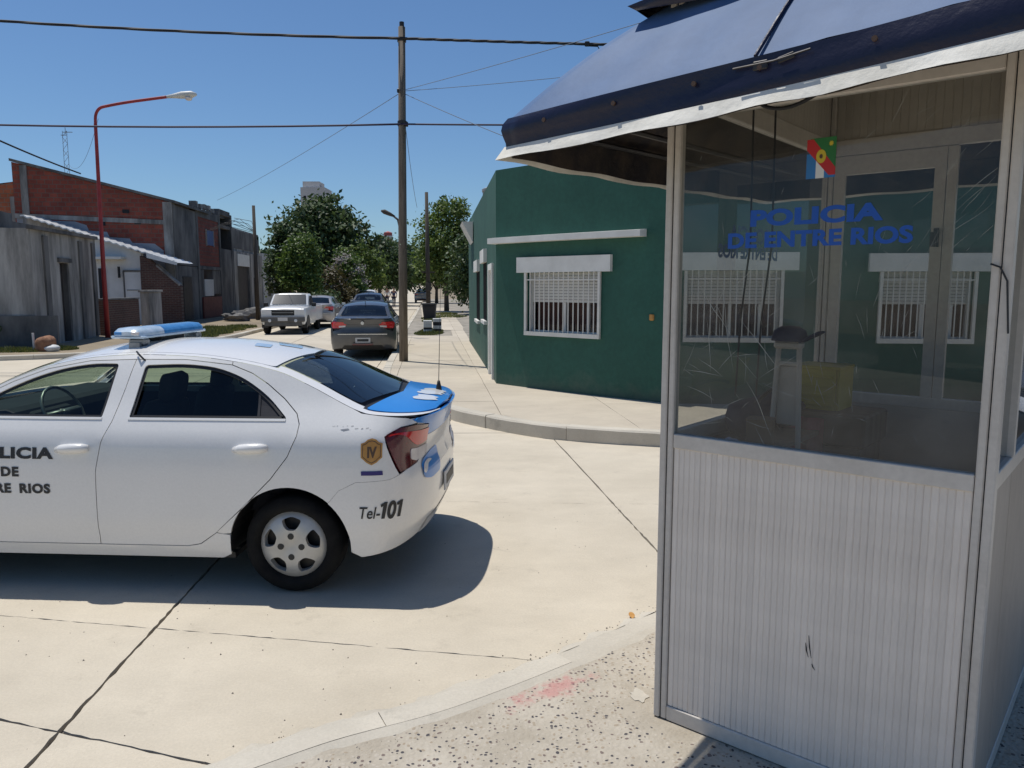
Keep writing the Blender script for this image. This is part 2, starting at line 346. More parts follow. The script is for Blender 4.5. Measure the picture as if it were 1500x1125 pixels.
M['blue_win'] = mat('blue_window', (0.05, 0.08, 0.22), (0.09, 0.13, 0.30), 5, 0.4)
M['pale_building'] = mat('pale_building', (0.52, 0.50, 0.49), (0.62, 0.6, 0.58), 0.3, 0.8)
M['tank_red'] = mat('tank_red', (0.42, 0.10, 0.09), None, rough=0.7)
M['tank_grey'] = mat('tank_grey', (0.22, 0.22, 0.23), (0.30, 0.30, 0.31), 3, 0.7)
M['bark'] = mat('bark', (0.07, 0.055, 0.042), (0.13, 0.105, 0.08), 6, 0.95, bump=0.5, stretch=(4, 4, 0.7))
M['leaf_dark'] = leaf_mat('leaf_dark', (0.024, 0.052, 0.018), (0.10, 0.15, 0.045))
M['leaf_mid'] = leaf_mat('leaf_mid', (0.04, 0.085, 0.016), (0.15, 0.22, 0.045), .35)
M['leaf_light'] = leaf_mat('leaf_light', (0.055, 0.10, 0.02), (0.20, 0.27, 0.06), .35)
M['leaf_brown'] = leaf_mat('leaf_brown', (0.045, 0.035, 0.015), (0.13, 0.11, 0.035))
M['flower'] = leaf_mat('flower_white', (0.42, 0.36, 0.36), (0.66, 0.60, 0.58), 0.3)
M['grass'] = leaf_mat('grass', (0.05, 0.085, 0.018), (0.20, 0.20, 0.055))
M['yellow'] = mat('yellow_plastic', (0.34, 0.27, 0.015), (0.44, 0.35, 0.02), 4, 0.5)
M['pink'] = mat('pink_cloth', (0.50, 0.12, 0.14), (0.62, 0.18, 0.2), 6, 0.8)
M['navy_cloth'] = mat('navy_cloth', (0.012, 0.016, 0.05), None, rough=0.9)
M['bag'] = mat('bag_plastic', (0.30, 0.36, 0.5), (0.5, 0.55, 0.65), 8, 0.4)
M['cardboard'] = mat('cardboard', (0.17, 0.11, 0.065), (0.24, 0.16, 0.1), 3, 0.9)
M['paper'] = mat('paper', (0.62, 0.58, 0.38), None, rough=0.8)
M['wood_shelf'] = mat('shelf_board', (0.13, 0.10, 0.075), (0.2, 0.16, 0.12), 3, 0.7, stretch=(1, 8, 1))
M['floor_in'] = mat('booth_floor', (0.16, 0.155, 0.15), (0.22, 0.21, 0.2), 4, 0.8)
M['skin'] = mat('skin', (0.36, 0.20, 0.13), None, rough=0.6)
M['hair'] = mat('hair', (0.02, 0.015, 0.012), None, rough=0.7)
M['jeans'] = mat('jeans', (0.025, 0.03, 0.06), None, rough=0.9)
M['shirt_blue'] = mat('shirt_blue', (0.04, 0.055, 0.14), None, rough=0.9)
M['shirt_white'] = mat('shirt_white', (0.65, 0.65, 0.65), None, rough=0.9)
M['plate'] = mat('plate', (0.55, 0.55, 0.55), None, rough=0.5)
M['brown_fur'] = mat('brown_heap', (0.20, 0.09, 0.05), (0.32, 0.17, 0.1), 9, 0.9, bump=0.5)
M['sedan_grey'] = mat('sedan_grey', (0.075, 0.078, 0.085), (0.095, 0.098, 0.105), 1, 0.3, 0.4, coat=0.6)
M['sedan_silver'] = mat('sedan_silver', (0.36, 0.34, 0.33), (0.42, 0.40, 0.39), 1, 0.3, 0.35, coat=0.5)
M['sedan_dark'] = mat('sedan_dark', (0.045, 0.045, 0.05), None, rough=0.3, metal=0.3, coat=0.6)
M['pickup_white'] = mat('pickup_white', (0.68, 0.68, 0.67), (0.74, 0.74, 0.73), 2, 0.3, coat=0.4)
M['headlight'] = mat('headlight', (0.55, 0.57, 0.6), (0.7, 0.72, 0.75), 30, 0.1, coat=1)
M['dark_glass'] = mat('dark_glass', (0.015, 0.017, 0.02), None, rough=0.08, spec=0.6)
M['bumper_grey'] = mat('bumper_grey', (0.07, 0.07, 0.072), (0.11, 0.11, 0.11), 5, 0.5)
M['bright_trim'] = mat('bright_trim', (0.72, 0.71, 0.69), None, rough=0.25, spec=0.6)  # chrome belt strip, its bright reflection put in as a whitish colour
M['grit'] = mat('grit', (0.10, 0.09, 0.08), (0.34, 0.3, 0.25), 30, 0.9)
M['board'] = mat('booth_board', (0.36, 0.30, 0.245), (0.46, 0.395, 0.33), 1.6, 0.6, bump=0.05, fine=0.06, fscale=25, stretch=(1, 1, .4))
M['wire_grey'] = mat('wire_grey', (0.16, 0.19, 0.24), None, rough=0.8)
M['mortar'] = mat('mortar', (0.26, 0.235, 0.195), (0.44, 0.40, 0.335), 14, 0.95, bump=0.8, bscale=60, fine=.15, fscale=90)
M['ash'] = mat('dark_stone', (0.03, 0.03, 0.032), None, rough=0.8)

# ------------------------------------------------------------ mesh helper
class MB:
    def __init__(self): self.v = []; self.f = []
    def add(self, vs, fs):
        o = len(self.v)
        self.v += [tuple(p) for p in vs]
        self.f += [tuple(i + o for i in f) for f in fs]
        return self
    def box(self, c, s, rz=0.0, bev=0.0, rx=0.0, ry=0.0):
        x, y, z = s[0] / 2, s[1] / 2, s[2] / 2
        if bev > 0:
            b = min(bev, x * .9, y * .9, z * .9)
            vs = []; fs = []
            bm = bmesh.new(); bmesh.ops.create_cube(bm, size=1)
            for v in bm.verts: v.co = Vector((v.co.x * s[0], v.co.y * s[1], v.co.z * s[2]))
            bmesh.ops.bevel(bm, geom=list(bm.edges), offset=b, segments=2 if b > .015 else 1, profile=0.5, affect='EDGES')
            bm.verts.index_update()
            vs = [v.co.copy() for v in bm.verts]; fs = [[v.index for v in f.verts] for f in bm.faces]; bm.free()
        else:
            vs = [Vector(p) for p in ((-x, -y, -z), (x, -y, -z), (x, y, -z), (-x, y, -z), (-x, -y, z), (x, -y, z), (x, y, z), (-x, y, z))]
            fs = [(0, 3, 2, 1), (4, 5, 6, 7), (0, 1, 5, 4), (1, 2, 6, 5), (2, 3, 7, 6), (3, 0, 4, 7)]
        if rz or rx or ry:
            mt = Matrix.Rotation(rz, 3, 'Z') @ Matrix.Rotation(ry, 3, 'Y') @ Matrix.Rotation(rx, 3, 'X')
            vs = [mt @ v for v in vs]
        c = Vector(c)
        return self.add([v + c for v in vs], fs)
    def tube(self, pts, r, n=8, caps=True):
        pts = [Vector(p) for p in pts]
        rs = r if isinstance(r, (list, tuple)) else [r] * len(pts)
        vs = []; fs = []
        up = None
        for i, p in enumerate(pts):
            t = (pts[min(i + 1, len(pts) - 1)] - pts[max(i - 1, 0)]).normalized()
            if up is None:
                up = Vector((0, 0, 1)) if abs(t.z) < .9 else Vector((1, 0, 0))
            a = t.cross(up).normalized(); b = t.cross(a).normalized(); up = b.cross(t).normalized() if False else up
            for k in range(n):
                an = 2 * math.pi * k / n
                vs.append(p + (a * math.cos(an) + b * math.sin(an)) * rs[i])
        for i in range(len(pts) - 1):
            for k in range(n):
                k2 = (k + 1) % n
                fs.append((i * n + k, i * n + k2, (i + 1) * n + k2, (i + 1) * n + k))
        if caps:
            fs.append(tuple(range(n - 1, -1, -1)))
            o = (len(pts) - 1) * n
            fs.append(tuple(range(o, o + n)))
        return self.add(vs, fs)
    def lathe(self, prof, n=24, axis='z', c=(0, 0, 0), cap=True):
        vs = []; fs = []
        for (r, h) in prof:
            for k in range(n):
                a = 2 * math.pi * k / n
                p = (r * math.cos(a), r * math.sin(a), h)
                if axis == 'y': p = (p[0], h, p[1])
                if axis == 'x': p = (h, p[0], p[1])
                vs.append((p[0] + c[0], p[1] + c[1], p[2] + c[2]))
        for i in range(len(prof) - 1):
            for k in range(n):
                k2 = (k + 1) % n
                fs.append((i * n + k, i * n + k2, (i + 1) * n + k2, (i + 1) * n + k))
        if cap:
            if prof[0][0] > 1e-4: fs.append(tuple(range(n - 1, -1, -1)))
            if prof[-1][0] > 1e-4:
                o = (len(prof) - 1) * n; fs.append(tuple(range(o, o + n)))
        return self.add(vs, fs)
    def prism(self, poly, z0, z1):
        n = len(poly)
        vs = [(p[0], p[1], z0) for p in poly] + [(p[0], p[1], z1) for p in poly]
        fs = [tuple(range(n - 1, -1, -1)), tuple(range(n, 2 * n))] + [(i, (i + 1) % n, n + (i + 1) % n, n + i) for i in range(n)]
        return self.add(vs, fs)
    def extr(self, pts, d):
        """polygon of 3-D points extruded by vector d"""
        n = len(pts); d = Vector(d); pts = [Vector(p) for p in pts]
        vs = pts + [p + d for p in pts]
        fs = [tuple(range(n - 1, -1, -1)), tuple(range(n, 2 * n))] + [(i, (i + 1) % n, n + (i + 1) % n, n + i) for i in range(n)]
        return self.add(vs, fs)
    def quad(self, a, b, c, d): return self.add([a, b, c, d], [(0, 1, 2, 3)])
    def build(self, name, m, parent=None, smooth=False, recalc=True, angle=None):
        me = bpy.data.meshes.new(name)
        me.from_pydata([tuple(p) for p in self.v], [], self.f)
        if recalc:
            bm = bmesh.new(); bm.from_mesh(me)
            bmesh.ops.recalc_face_normals(bm, faces=list(bm.faces))
            if angle is not None:
                for f in bm.faces: f.smooth = True
                for e in bm.edges:
                    if len(e.link_faces) == 2 and e.calc_face_angle(0) > angle: e.smooth = False
            bm.to_mesh(me); bm.free()
        if smooth and angle is None:
            for p in me.polygons: p.use_smooth = True
        me.materials.append(m if not isinstance(m, str) else M[m])
        o = bpy.data.objects.new(name, me)
        col.objects.link(o)
        if parent is not None: o.parent = parent
        return o

def empty(name, label, cat, loc=(0, 0, 0), rz=0.0, group=None):
    o = bpy.data.objects.new(name, None); col.objects.link(o)
    o.empty_display_size = 0.2
    o.location = loc; o.rotation_euler = (0, 0, rz)
    tag(o, label, cat, group)
    return o

def tag(o, label=None, cat=None, group=None, kind=None):
    if label: o['label'] = label
    if cat: o['category'] = cat
    if group: o['group'] = group
    if kind: o['kind'] = kind
    return o

def kids(o): return [c for c in bpy.data.objects if c.parent == o]

def copy_tree(o, parent=None, swap=None, childmap=None):
    if childmap is None:
        childmap = {}
        for c in bpy.data.objects:
            if c.parent: childmap.setdefault(c.parent.name, []).append(c)
    c = o.copy()
    if swap and o.type == 'MESH' and o.data.materials and o.data.materials[0].name in swap:
        key = (o.data.name, swap[o.data.materials[0].name])
        if key not in _swapped:
            me = o.data.copy(); me.materials[0] = bpy.data.materials[swap[o.data.materials[0].name]]; _swapped[key] = me
        c.data = _swapped[key]
    col.objects.link(c)
    if parent is not None: c.parent = parent
    for ch in childmap.get(o.name, []): copy_tree(ch, c, swap, childmap)
    return c
_swapped = {}

def dup(o, parent=None, loc=None, rz=None):
    c = o.copy(); col.objects.link(c)
    if parent is not None: c.parent = parent
    if loc is not None: c.location = loc
    if rz is not None: c.rotation_euler = (0, 0, rz)
    return c

def text_geo(txt, size, sx=1.0, bold=0.0, shear=0.0, align='CENTER', sp=1.0):
    cu = bpy.data.curves.new('t', 'FONT')
    cu.body = txt; cu.size = size; cu.offset = bold; cu.shear = shear; cu.align_x = align; cu.space_character = sp
    cu.resolution_u = 4
    ob = bpy.data.objects.new('t', cu); col.objects.link(ob)
    bpy.context.view_layer.update()
    dg = bpy.context.evaluated_depsgraph_get()
    me = bpy.data.meshes.new_from_object(ob.evaluated_get(dg))
    vs = [(v.co.x * sx, v.co.y) for v in me.vertices]; fs = [tuple(p.vertices) for p in me.polygons]
    bpy.data.objects.remove(ob); bpy.data.curves.remove(cu); bpy.data.meshes.remove(me)
    return vs, fs

def words(geo, gap):
    """split text geometry into its words at blank columns wider than gap"""
    vs, fs = geo
    ext = sorted((min(vs[i][0] for i in f), max(vs[i][0] for i in f)) for f in fs)
    cuts = []; right = ext[0][1]
    for a, b in ext:
        if a - right > gap: cuts.append((a + right) / 2)
        right = max(right, b)
    out = []
    for k in range(len(cuts) + 1):
        lo = cuts[k - 1] if k else -1e9; hi = cuts[k] if k < len(cuts) else 1e9
        sel = [f for f in fs if lo < vs[f[0]][0] < hi]; used = sorted({i for f in sel for i in f}); mp = {i: n for n, i in enumerate(used)}
        out.append(([vs[i] for i in used], [tuple(mp[i] for i in f) for f in sel]))
    return out

def hermite(tab):
    xs = np.array([t[0] for t in tab], float); ys = np.array([t[1] for t in tab], float)
    o = np.argsort(xs); xs = xs[o]; ys = ys[o]
    h = np.diff(xs); d = np.diff(ys) / h
    m = np.zeros(len(xs)); m[0] = d[0]; m[-1] = d[-1]
    for i in range(1, len(xs) - 1):
        if d[i - 1] * d[i] <= 0: m[i] = 0
        else:
            w1 = 2 * h[i] + h[i - 1]; w2 = h[i] + 2 * h[i - 1]
            m[i] = (w1 + w2) / (w1 / d[i - 1] + w2 / d[i])
    def f(x):
        x = min(max(x, xs[0]), xs[-1])
        i = min(max(int(np.searchsorted(xs, x)) - 1, 0), len(xs) - 2)
        t = (x - xs[i]) / h[i]
        return float((1 + 2 * t) * (1 - t) ** 2 * ys[i] + t * (1 - t) ** 2 * h[i] * m[i] + t * t * (3 - 2 * t) * ys[i + 1] + t * t * (t - 1) * h[i] * m[i + 1])
    return f

def catrom(pts, n=8, closed=False):
    """smooth curve through 2-D or 3-D points"""
    P = [Vector(p) for p in pts]; out = []
    m = len(P)
    rng = range(m) if closed else range(m - 1)
    for i in rng:
        if closed: p0, p1, p2, p3 = P[(i - 1) % m], P[i], P[(i + 1) % m], P[(i + 2) % m]
        else: p0, p1, p2, p3 = P[max(i - 1, 0)], P[i], P[i + 1], P[min(i + 2, m - 1)]
        for k in range(n):
            t = k / n
            out.append(0.5 * ((2 * p1) + (p2 - p0) * t + (2 * p0 - 5 * p1 + 4 * p2 - p3) * t * t + (3 * p1 - p0 - 3 * p2 + p3) * t ** 3))
    if not closed: out.append(P[-1])
    return [tuple(p) for p in out]

def round_poly(pts, r=0.03, n=4):
    """round the corners of a polygon; a point may carry its own radius as third value"""
    out = []
    m = len(pts)
    for i in range(m):
        p = Vector(pts[i][:2]); a = Vector(pts[i - 1][:2]); b = Vector(pts[(i + 1) % m][:2])
        rr = pts[i][2] if len(pts[i]) > 2 else r
        if rr <= 0: out.append(tuple(p)); continue
        da = (a - p); db = (b - p)
        k = min(rr, da.length * .45, db.length * .45)
        s = p + da.normalized() * k; e = p + db.normalized() * k
        for j in range(n + 1):
            t = j / n
            out.append(tuple((1 - t) ** 2 * s + 2 * t * (1 - t) * p + t * t * e))
    return out

def poly_area(p): return 0.5 * sum(p[i][0] * p[(i + 1) % len(p)][1] - p[(i + 1) % len(p)][0] * p[i][1] for i in range(len(p)))
def inside(x, y, poly):
    c = False; j = len(poly) - 1
    for i in range(len(poly)):
        xi, yi = poly[i]; xj, yj = poly[j]
        if (yi > y) != (yj > y) and x < (xj - xi) * (y - yi) / (yj - yi) + xi: c = not c
        j = i
    return c
def inset(poly, d):
    """shrink (d>0) a polygon along its vertex normals"""
    s = 1 if poly_area(poly) > 0 else -1
    out = []; m = len(poly)
    for i in range(m):
        a = Vector(poly[i - 1][:2]); p = Vector(poly[i][:2]); b = Vector(poly[(i + 1) % m][:2])
        e1 = (p - a); e2 = (b - p)
        if e1.length < 1e-6: e1 = e2
        if e2.length < 1e-6: e2 = e1
        n1 = Vector((-e1.y, e1.x)).normalized() * s; n2 = Vector((-e2.y, e2.x)).normalized() * s
        n = n1 + n2
        if n.length < 1e-3: n = n1
        n.normalize(); k = d / max(0.5, n.dot(n1))
        out.append((p.x + n.x * k, p.y + n.y * k))
    return out
def densify(poly, step):
    out = []
    m = len(poly)
    for i in range(m):
        a = poly[i]; b = poly[(i + 1) % m]
        L = math.hypot(b[0] - a[0], b[1] - a[1]); k = max(1, int(math.ceil(L / step)))
        for j in range(k): out.append((a[0] + (b[0] - a[0]) * j / k, a[1] + (b[1] - a[1]) * j / k))
    return out
def fill2d(poly, holes, step):
    loops = [densify(poly, step)] + [densify(h, step) for h in holes]
    vs = []; es = []
    for lp in loops:
        o = len(vs); vs += [Vector(p) for p in lp]
        es += [(o + i, o + (i + 1) % len(lp)) for i in range(len(lp))]
    xs = [p[0] for p in poly]; ys = [p[1] for p in poly]
    x = min(xs) + step * .5
    ball = [Vector(p) for lp in loops for p in lp]
    arr = np.array([[p.x, p.y] for p in ball])
    while x < max(xs):
        y = min(ys) + step * .5
        while y < max(ys):
            if inside(x, y, poly) and not any(inside(x, y, h) for h in holes):
                if np.min((arr[:, 0] - x) ** 2 + (arr[:, 1] - y) ** 2) > (step * .45) ** 2: vs.append(Vector((x, y)))
            y += step
        x += step
    rv, re, rf, ov, oe, of = delaunay_2d_cdt(vs, es, [], 0, 1e-6)
    tris = []
    for f in rf:
        cx = sum(rv[i].x for i in f) / len(f); cy = sum(rv[i].y for i in f) / len(f)
        a, b, c = (rv[i] for i in f[:3])
        ar = abs((b.x - a.x) * (c.y - a.y) - (b.y - a.y) * (c.x - a.x)); lg = max((b - a).length, (c - b).length, (a - c).length)
        if ar < .004 * lg * lg: continue          # slivers along an outline only spoil the shading
        if inside(cx, cy, poly) and not any(inside(cx, cy, h) for h in holes): tris.append(tuple(f))
    return [(v.x, v.y) for v in rv], tris, loops

def surf_panel(mb, surf, poly, holes=(), step=0.06, gap=0.0025, thick=0.015, off=0.0, mirror=False, both=False):
    """a panel cut out of a curved surface: outline poly in the surface's two parameters; edges turn in by thick"""
    p2 = inset(poly, gap) if gap else poly
    h2 = [inset(h, -gap) if gap else h for h in holes]
    v2, tris, loops = fill2d(p2, h2, step)
    def nrm(a, b):
        e = 1e-3
        p = Vector(surf(a, b)); du = Vector(surf(a + e, b)) - Vector(surf(a - e, b)); dv = Vector(surf(a, b + e)) - Vector(surf(a, b - e))
        n = du.cross(dv)
        if n.length < 1e-12: n = Vector((0, 1, 0))
        n.normalize()
        c = p - Vector((1.1 if abs(p.x - 1.1) > 1.5 else p.x, 0, 0.6))
        if n.dot(c) < 0: n = -n
        return p, n
    def put(sgn):
        pv = []
        for (a, b) in v2:
            p, n = nrm(a, b); q = p + n * off
            pv.append((q.x, q.y * sgn, q.z))
        # orientation
        fs = []
        for t in tris:
            a, b, c = (Vector(pv[i]) for i in t[:3])
            n = (b - a).cross(c - a); ce = (a + b + c) / 3 - Vector((1.1 if abs(a.x - 1.1) > 1.5 else a.x, 0, 0.6))
            fs.append(t if n.dot(ce) > 0 else tuple(reversed(t)))
        mb.add(pv, fs)
        if thick:
            for lp in loops:
                top = []; bot = []
                for (a, b) in lp:
                    p, n = nrm(a, b); q = p + n * off; r = p + n * (off - thick)
                    top.append((q.x, q.y * sgn, q.z)); bot.append((r.x, r.y * sgn, r.z))
                m = len(lp)
                mb.add(top + bot, [(i, (i + 1) % m, m + (i + 1) % m, m + i) for i in range(m)])
    if both: put(1); put(-1)
    else: put(-1 if mirror else 1)
    return mb

# ============================================================ CARS
Wz = hermite([(.15, .79), (.20, .83), (.26, .858), (.36, .872), (.41, .884), (.55, .889), (.72, .886), (.86, .872), (.93, .860), (.955, .846), (1.00, .822), (1.05, .79),
              (1.12, .745), (1.20, .70), (1.28, .655), (1.34, .618), (1.38, .585), (1.42, .52)])
XR = hermite([(.15, -.62), (.25, -.70), (.34, -.752), (.45, -.785), (.60, -.797), (.70, -.793), (.74, -.778), (.85, -.768), (.95, -.782), (1.00, -.806), (1.03, -.812), (1.08, -.78), (1.4, -.7)])
XF = hermite([(.15, 3.18), (.25, 3.28), (.45, 3.36), (.6, 3.35), (.7, 3.30), (.8, 3.20), (.9, 3.10), (1.0, 3.0), (1.4, 2.9)])
ZT = hermite([(-.86, 1.018), (-.80, 1.030), (-.70, 1.043), (-.55, 1.056), (-.45, 1.066), (-.38, 1.085), (-.27, 1.130), (-.10, 1.210), (.13, 1.300), (.4, 1.353), (.7, 1.383), (1.0, 1.390), (1.2, 1.381),
              (1.4, 1.357), (1.6, 1.307), (1.8, 1.228), (1.95, 1.148), (2.1, 1.055), (2.2, 1.008), (2.4, .972), (2.6, .945), (2.8, .912), (3.0, .865), (3.15, .80), (3.3, .70)])
CR = hermite([(-.86, .012), (-.7, .03), (-.5, .035), (-.3, .05), (0, .06), (.3, .062), (1.0, .062), (1.6, .062), (1.9, .085), (2.2, .075), (2.6, .06), (3.0, .05), (3.3, .03)])
XC0, XC1, NSE = -.40, 2.72, 2.85
def _arc(A, B, n):
    t = np.linspace(0, math.pi / 2, 4001)
    fx = np.sin(t) ** (2 / n); fy = np.cos(t) ** (2 / n)
    s = np.concatenate([[0], np.cumsum(np.hypot(np.diff(fx * A), np.diff(fy * B)))])
    return s, fx, fy
ARC_R = _arc(.41, .87, NSE); ARC_F = _arc(.62, .87, 2.4)
SR, SF = float(ARC_R[0][-1]), float(ARC_F[0][-1])     # contour length from corner start to the centre line

def cside(u, z):
    """body side wrapped round both ends: u runs along the plan contour, z is height"""
    w = Wz(z)
    k = min(max((z - .95) / .2, 0), 1)
    uu = min(max(u, XC0), XC1)
    w *= 1 - .035 * k * ((uu - 1.1) / 1.3) ** 2
    if u < XC0:
        s = XC0 - u
        fx = float(np.interp(s, ARC_R[0], ARC_R[1])); fy = float(np.interp(s, ARC_R[0], ARC_R[2]))
        return (XC0 - (XC0 - XR(z)) * fx, w * fy, z)
    if u > XC1:
        s = u - XC1
        fx = float(np.interp(s, ARC_F[0], ARC_F[1])); fy = float(np.interp(s, ARC_F[0], ARC_F[2]))
        return (XC1 + (XF(z) - XC1) * fx, w * fy, z)
    return (u, w, z)

def ctop(x, v):
    """roof, glass, bonnet and boot deck: x along the car, v from -1 to 1 across"""
    zt = ZT(x); w = Wz(zt)
    uu = min(max(x, XC0), XC1)
    k = min(max((zt - .95) / .2, 0), 1)
    w *= 1 - .035 * k * ((uu - 1.1) / 1.3) ** 2
    if x < XC0:
        A = XC0 - XR(zt); q = min(max((XC0 - x) / A, 0), .9995); w *= (1 - q ** NSE) ** (1 / NSE)
    if x > XC1:
        A = XF(zt) - XC1; q = min(max((x - XC1) / A, 0), .9995); w *= (1 - q ** 2.4) ** (1 / 2.4)
    return (x, v * w, zt + CR(x) * (1 - abs(v) ** 2.2))

def arc2(cx, cz, r, a0, a1, n=18):
    return [(cx + r * math.cos(R(a0 + (a1 - a0) * i / n)), cz + r * math.sin(R(a0 + (a1 - a0) * i / n))) for i in range(n + 1)]

WR, WF, WZ, WRAD = 0.0, 2.50, .292, .292
ARCHR = .358
B_SEAM = [(1.152, .285), (1.146, .5), (1.142, .73), (1.11, .90), (1.066, 1.016), (1.035, 1.2), (1.012, 1.362)]
RD_EDGE = [(1.012, 1.362), (.70, 1.362), (.41, 1.333), (.28, 1.287), (.17, 1.225), (.06, 1.145), (-.03, 1.065), (-.055, 1.01), (-.05, .945), (.0, .83), (.10, .70), (.27, .53), (.44, .37), (.54, .30), (.62, .285)]
def ztop_line(x0, x1, n=20, d=0.0):
    return [(x0 + (x1 - x0) * i / n, ZT(x0 + (x1 - x0) * i / n) - d) for i in range(n + 1)]

def hubcap_geo():
    """wheel cover: five wide arms with rounded openings between them, drawn flat then domed"""
    outer = [(.205 * math.cos(a), .205 * math.sin(a)) for a in np.linspace(0, 2 * math.pi, 48, endpoint=False)]
    holes = []
    for k in range(5):
        a = R(90 + 72 * k)
        def pt(r, da): return (r * math.cos(a + R(da)), r * math.sin(a + R(da)))
        holes.append(round_poly([pt(.100, -15), pt(.135, -21), pt(.165, -21), pt(.176, 0), pt(.165, 21), pt(.135, 21), pt(.100, 15)], .022, 3))
    vs, tris, loops = fill2d(outer, holes, .035)
    def dome(x, y):
        r = math.hypot(x, y)
        return .030 - .055 * (r / .205) ** 4 - (.010 if r < .045 else 0)
    mb = MB()
    mb.add([(x, dome(x, y), y) for x, y in vs], tris)
    for lp in loops:
        t = [(x, dome(x, y), y) for x, y in lp]; b = [(x * .97, dome(x, y) - .035, y * .97) for x, y in lp]; m = len(lp)
        mb.add(t + b, [(i, (i + 1) % m, m + (i + 1) % m, m + i) for i in range(m)])
    return mb

def build_sedan(name, label, cat, paint, police=False, boot=None, group=None):
    root = empty(name, label, cat, group=group)
    boot = boot or paint
    # underbody and wheel wells, plus unseen sheets added to block light leaks
    mb = MB()
    arch_r = arc2(WR, WZ, ARCHR + .006, -6, 186); arch_f = arc2(WF, WZ, ARCHR + .006, -6, 186)
    low = [(-.40 - SR + .02, .26)] + [(-.36, .25)] + list(reversed([])) 
    outline = [(-.40 - SR + .01, .27), (-.42, .24)] + [p for p in reversed(arch_r)] + [(.42, .22), (2.06, .22)] + [p for p in reversed(arch_f)] + [(2.9, .24), (XC1 + SF - .01, .3), (XC1 + SF - .01, .66), (2.75, .86), (2.1, .985), (-.35, .985), (-.40 - SR + .01, .93)]
    surf_panel(mb, cside, outline, step=.14, gap=0, thick=0, off=-.028, both=True)  # black inner shell, put in so the panel gaps read dark
    for xw in (WR, WF):
        for s in (1, -1):
            prof = arc2(xw, WZ, ARCHR + .004, -6, 186, 20)
            a = [(p[0], s * .862, p[1]) for p in prof]; b = [(p[0], s * .55, p[1]) for p in prof]; m = len(a)
            mb.add(a + b, [(i, i + 1, m + i + 1, m + i) for i in range(m - 1)])
            mb.add(b, [tuple(range(m))])
    mb.box((1.25, 0, .222), (1.80, 1.66, .03)); mb.box((1.28, 0, .27), (3.6, 1.10, .05)); mb.box((-.46, 0, .34), (.34, 1.0, .1)); mb.box((3.02, 0, .3), (.36, 1.4, .1))
    mb.box((-.52, 0, .62), (.30, 1.1, .5)); mb.box((.02, 0, .67), (.76, 1.68, .03)); mb.box((-.45, 0, .685), (.36, 1.56, .03)); mb.box((2.5, 0, .67), (.76, 1.66, .03))  # hidden boxes added to keep sunlight from leaking through the body
    surf_panel(mb, ctop, [(-.31, -.96), (-.70, -.96), (-.77, -.88), (-.806, 0), (-.77, .88), (-.70, .96), (-.31, .96)], step=.1, thick=0, gap=0, off=-.02)  # unseen black sheet under the deck, added to stop a light leak
    mb.build('underbody_blockers', 'black', root, recalc=False)
    # fixed body: quarter panels, roof rails, sills, front wings, deck shoulders
    mb = MB()
    quarter = [(-.03, 1.065), (.06, 1.145), (.17, 1.225), (.28, 1.287), (.41, 1.333)] + [(.41, ZT(.41))] + ztop_line(.41, -.36, 16) + [(-.41, 1.070), (-.56, 1.052), (-.70, 1.034), (-.765, 1.012), (-.80, .998)] + \
              [(-.66, .985), (-.575, .945), (-.60, .88), (-.675, .718), (-.60, .6975), (-.40, .6875), (-.30, .6375)] + [p for p in arc2(WR, WZ, ARCHR, 128, 0, 22) if True][0:0] + \
              arc2(WR, WZ, ARCHR, 131, 12.5, 20) + [(.40, .364), (.44, .374), (.27, .53), (.10, .70), (0, .83), (-.05, .945), (-.055, 1.01)]
    surf_panel(mb, cside, quarter, step=.05, both=True, thick=.02)
    rail = RD_EDGE[0:3] + [(.41, ZT(.41))] + ztop_line(.41, 2.05, 26) + [(2.02, 1.075), (1.9, 1.155), (1.75, 1.23), (1.55, 1.305), (1.3, 1.352), (1.012, 1.362)]
    surf_panel(mb, cside, rail, step=.06, both=True, thick=.01)
    sill = [(.357, .36), (.44, .372), (.54, .30), (.62, .285), (1.152, .285), (2.05, .285), (2.13, .36)] + [(2.155, .27), (2.12, .205), (.42, .205), (.362, .235)]
    surf_panel(mb, cside, sill, step=.09, both=True, thick=.02)
    wing = [(2.155, .30)] + arc2(WF, WZ, ARCHR, 178, 60, 18) + [(2.70, .68), (2.95, .72), (2.95, .80), (2.72, .90)] + ztop_line(2.72, 2.18, 8) + [(2.16, .98), (2.15, .8), (2.13, .5)]
    surf_panel(mb, cside, wing, step=.07, both=True)
    for s in (1, -1):     # strips that carry the roof edge inward to the panels between them
        for x0, x1, v0 in ((-.40, .14, .86), (.14, 1.60, .93), (1.60, 2.16, .93), (2.16, 2.72, .97)):
            vs = []; fs = []
            n = 14
            for i in range(n + 1):
                x = x0 + (x1 - x0) * i / n
                for j in range(4): vs.append(ctop(x, s * (1 - (1 - v0) * j / 3)))
            for i in range(n):
                for j in range(3): fs.append((i * 4 + j, (i + 1) * 4 + j, (i + 1) * 4 + j + 1, i * 4 + j + 1))
            mb.add(vs, fs)
        vs = []; fs = []
        for i in range(13):   # shoulder beside the boot lid
            x = -.40 - .40 * i / 12
            for j in range(3): vs.append(ctop(x, s * (1 - .085 * j / 2)))
        for i in range(12):
            for j in range(2): fs.append((i * 3 + j, (i + 1) * 3 + j, (i + 1) * 3 + j + 1, i * 3 + j + 1))
        mb.add(vs, fs)
    surf_panel(mb, cside, [(-.62, 1.03), (-.40 - SR, 1.01), (-.40 - SR, .90), (-1.0, .90), (-.62, .94)], step=.06, both=True, thick=0, off=-.012, gap=0)
    body = mb.build('body', paint, root, smooth=True, recalc=False)
    mb = MB()
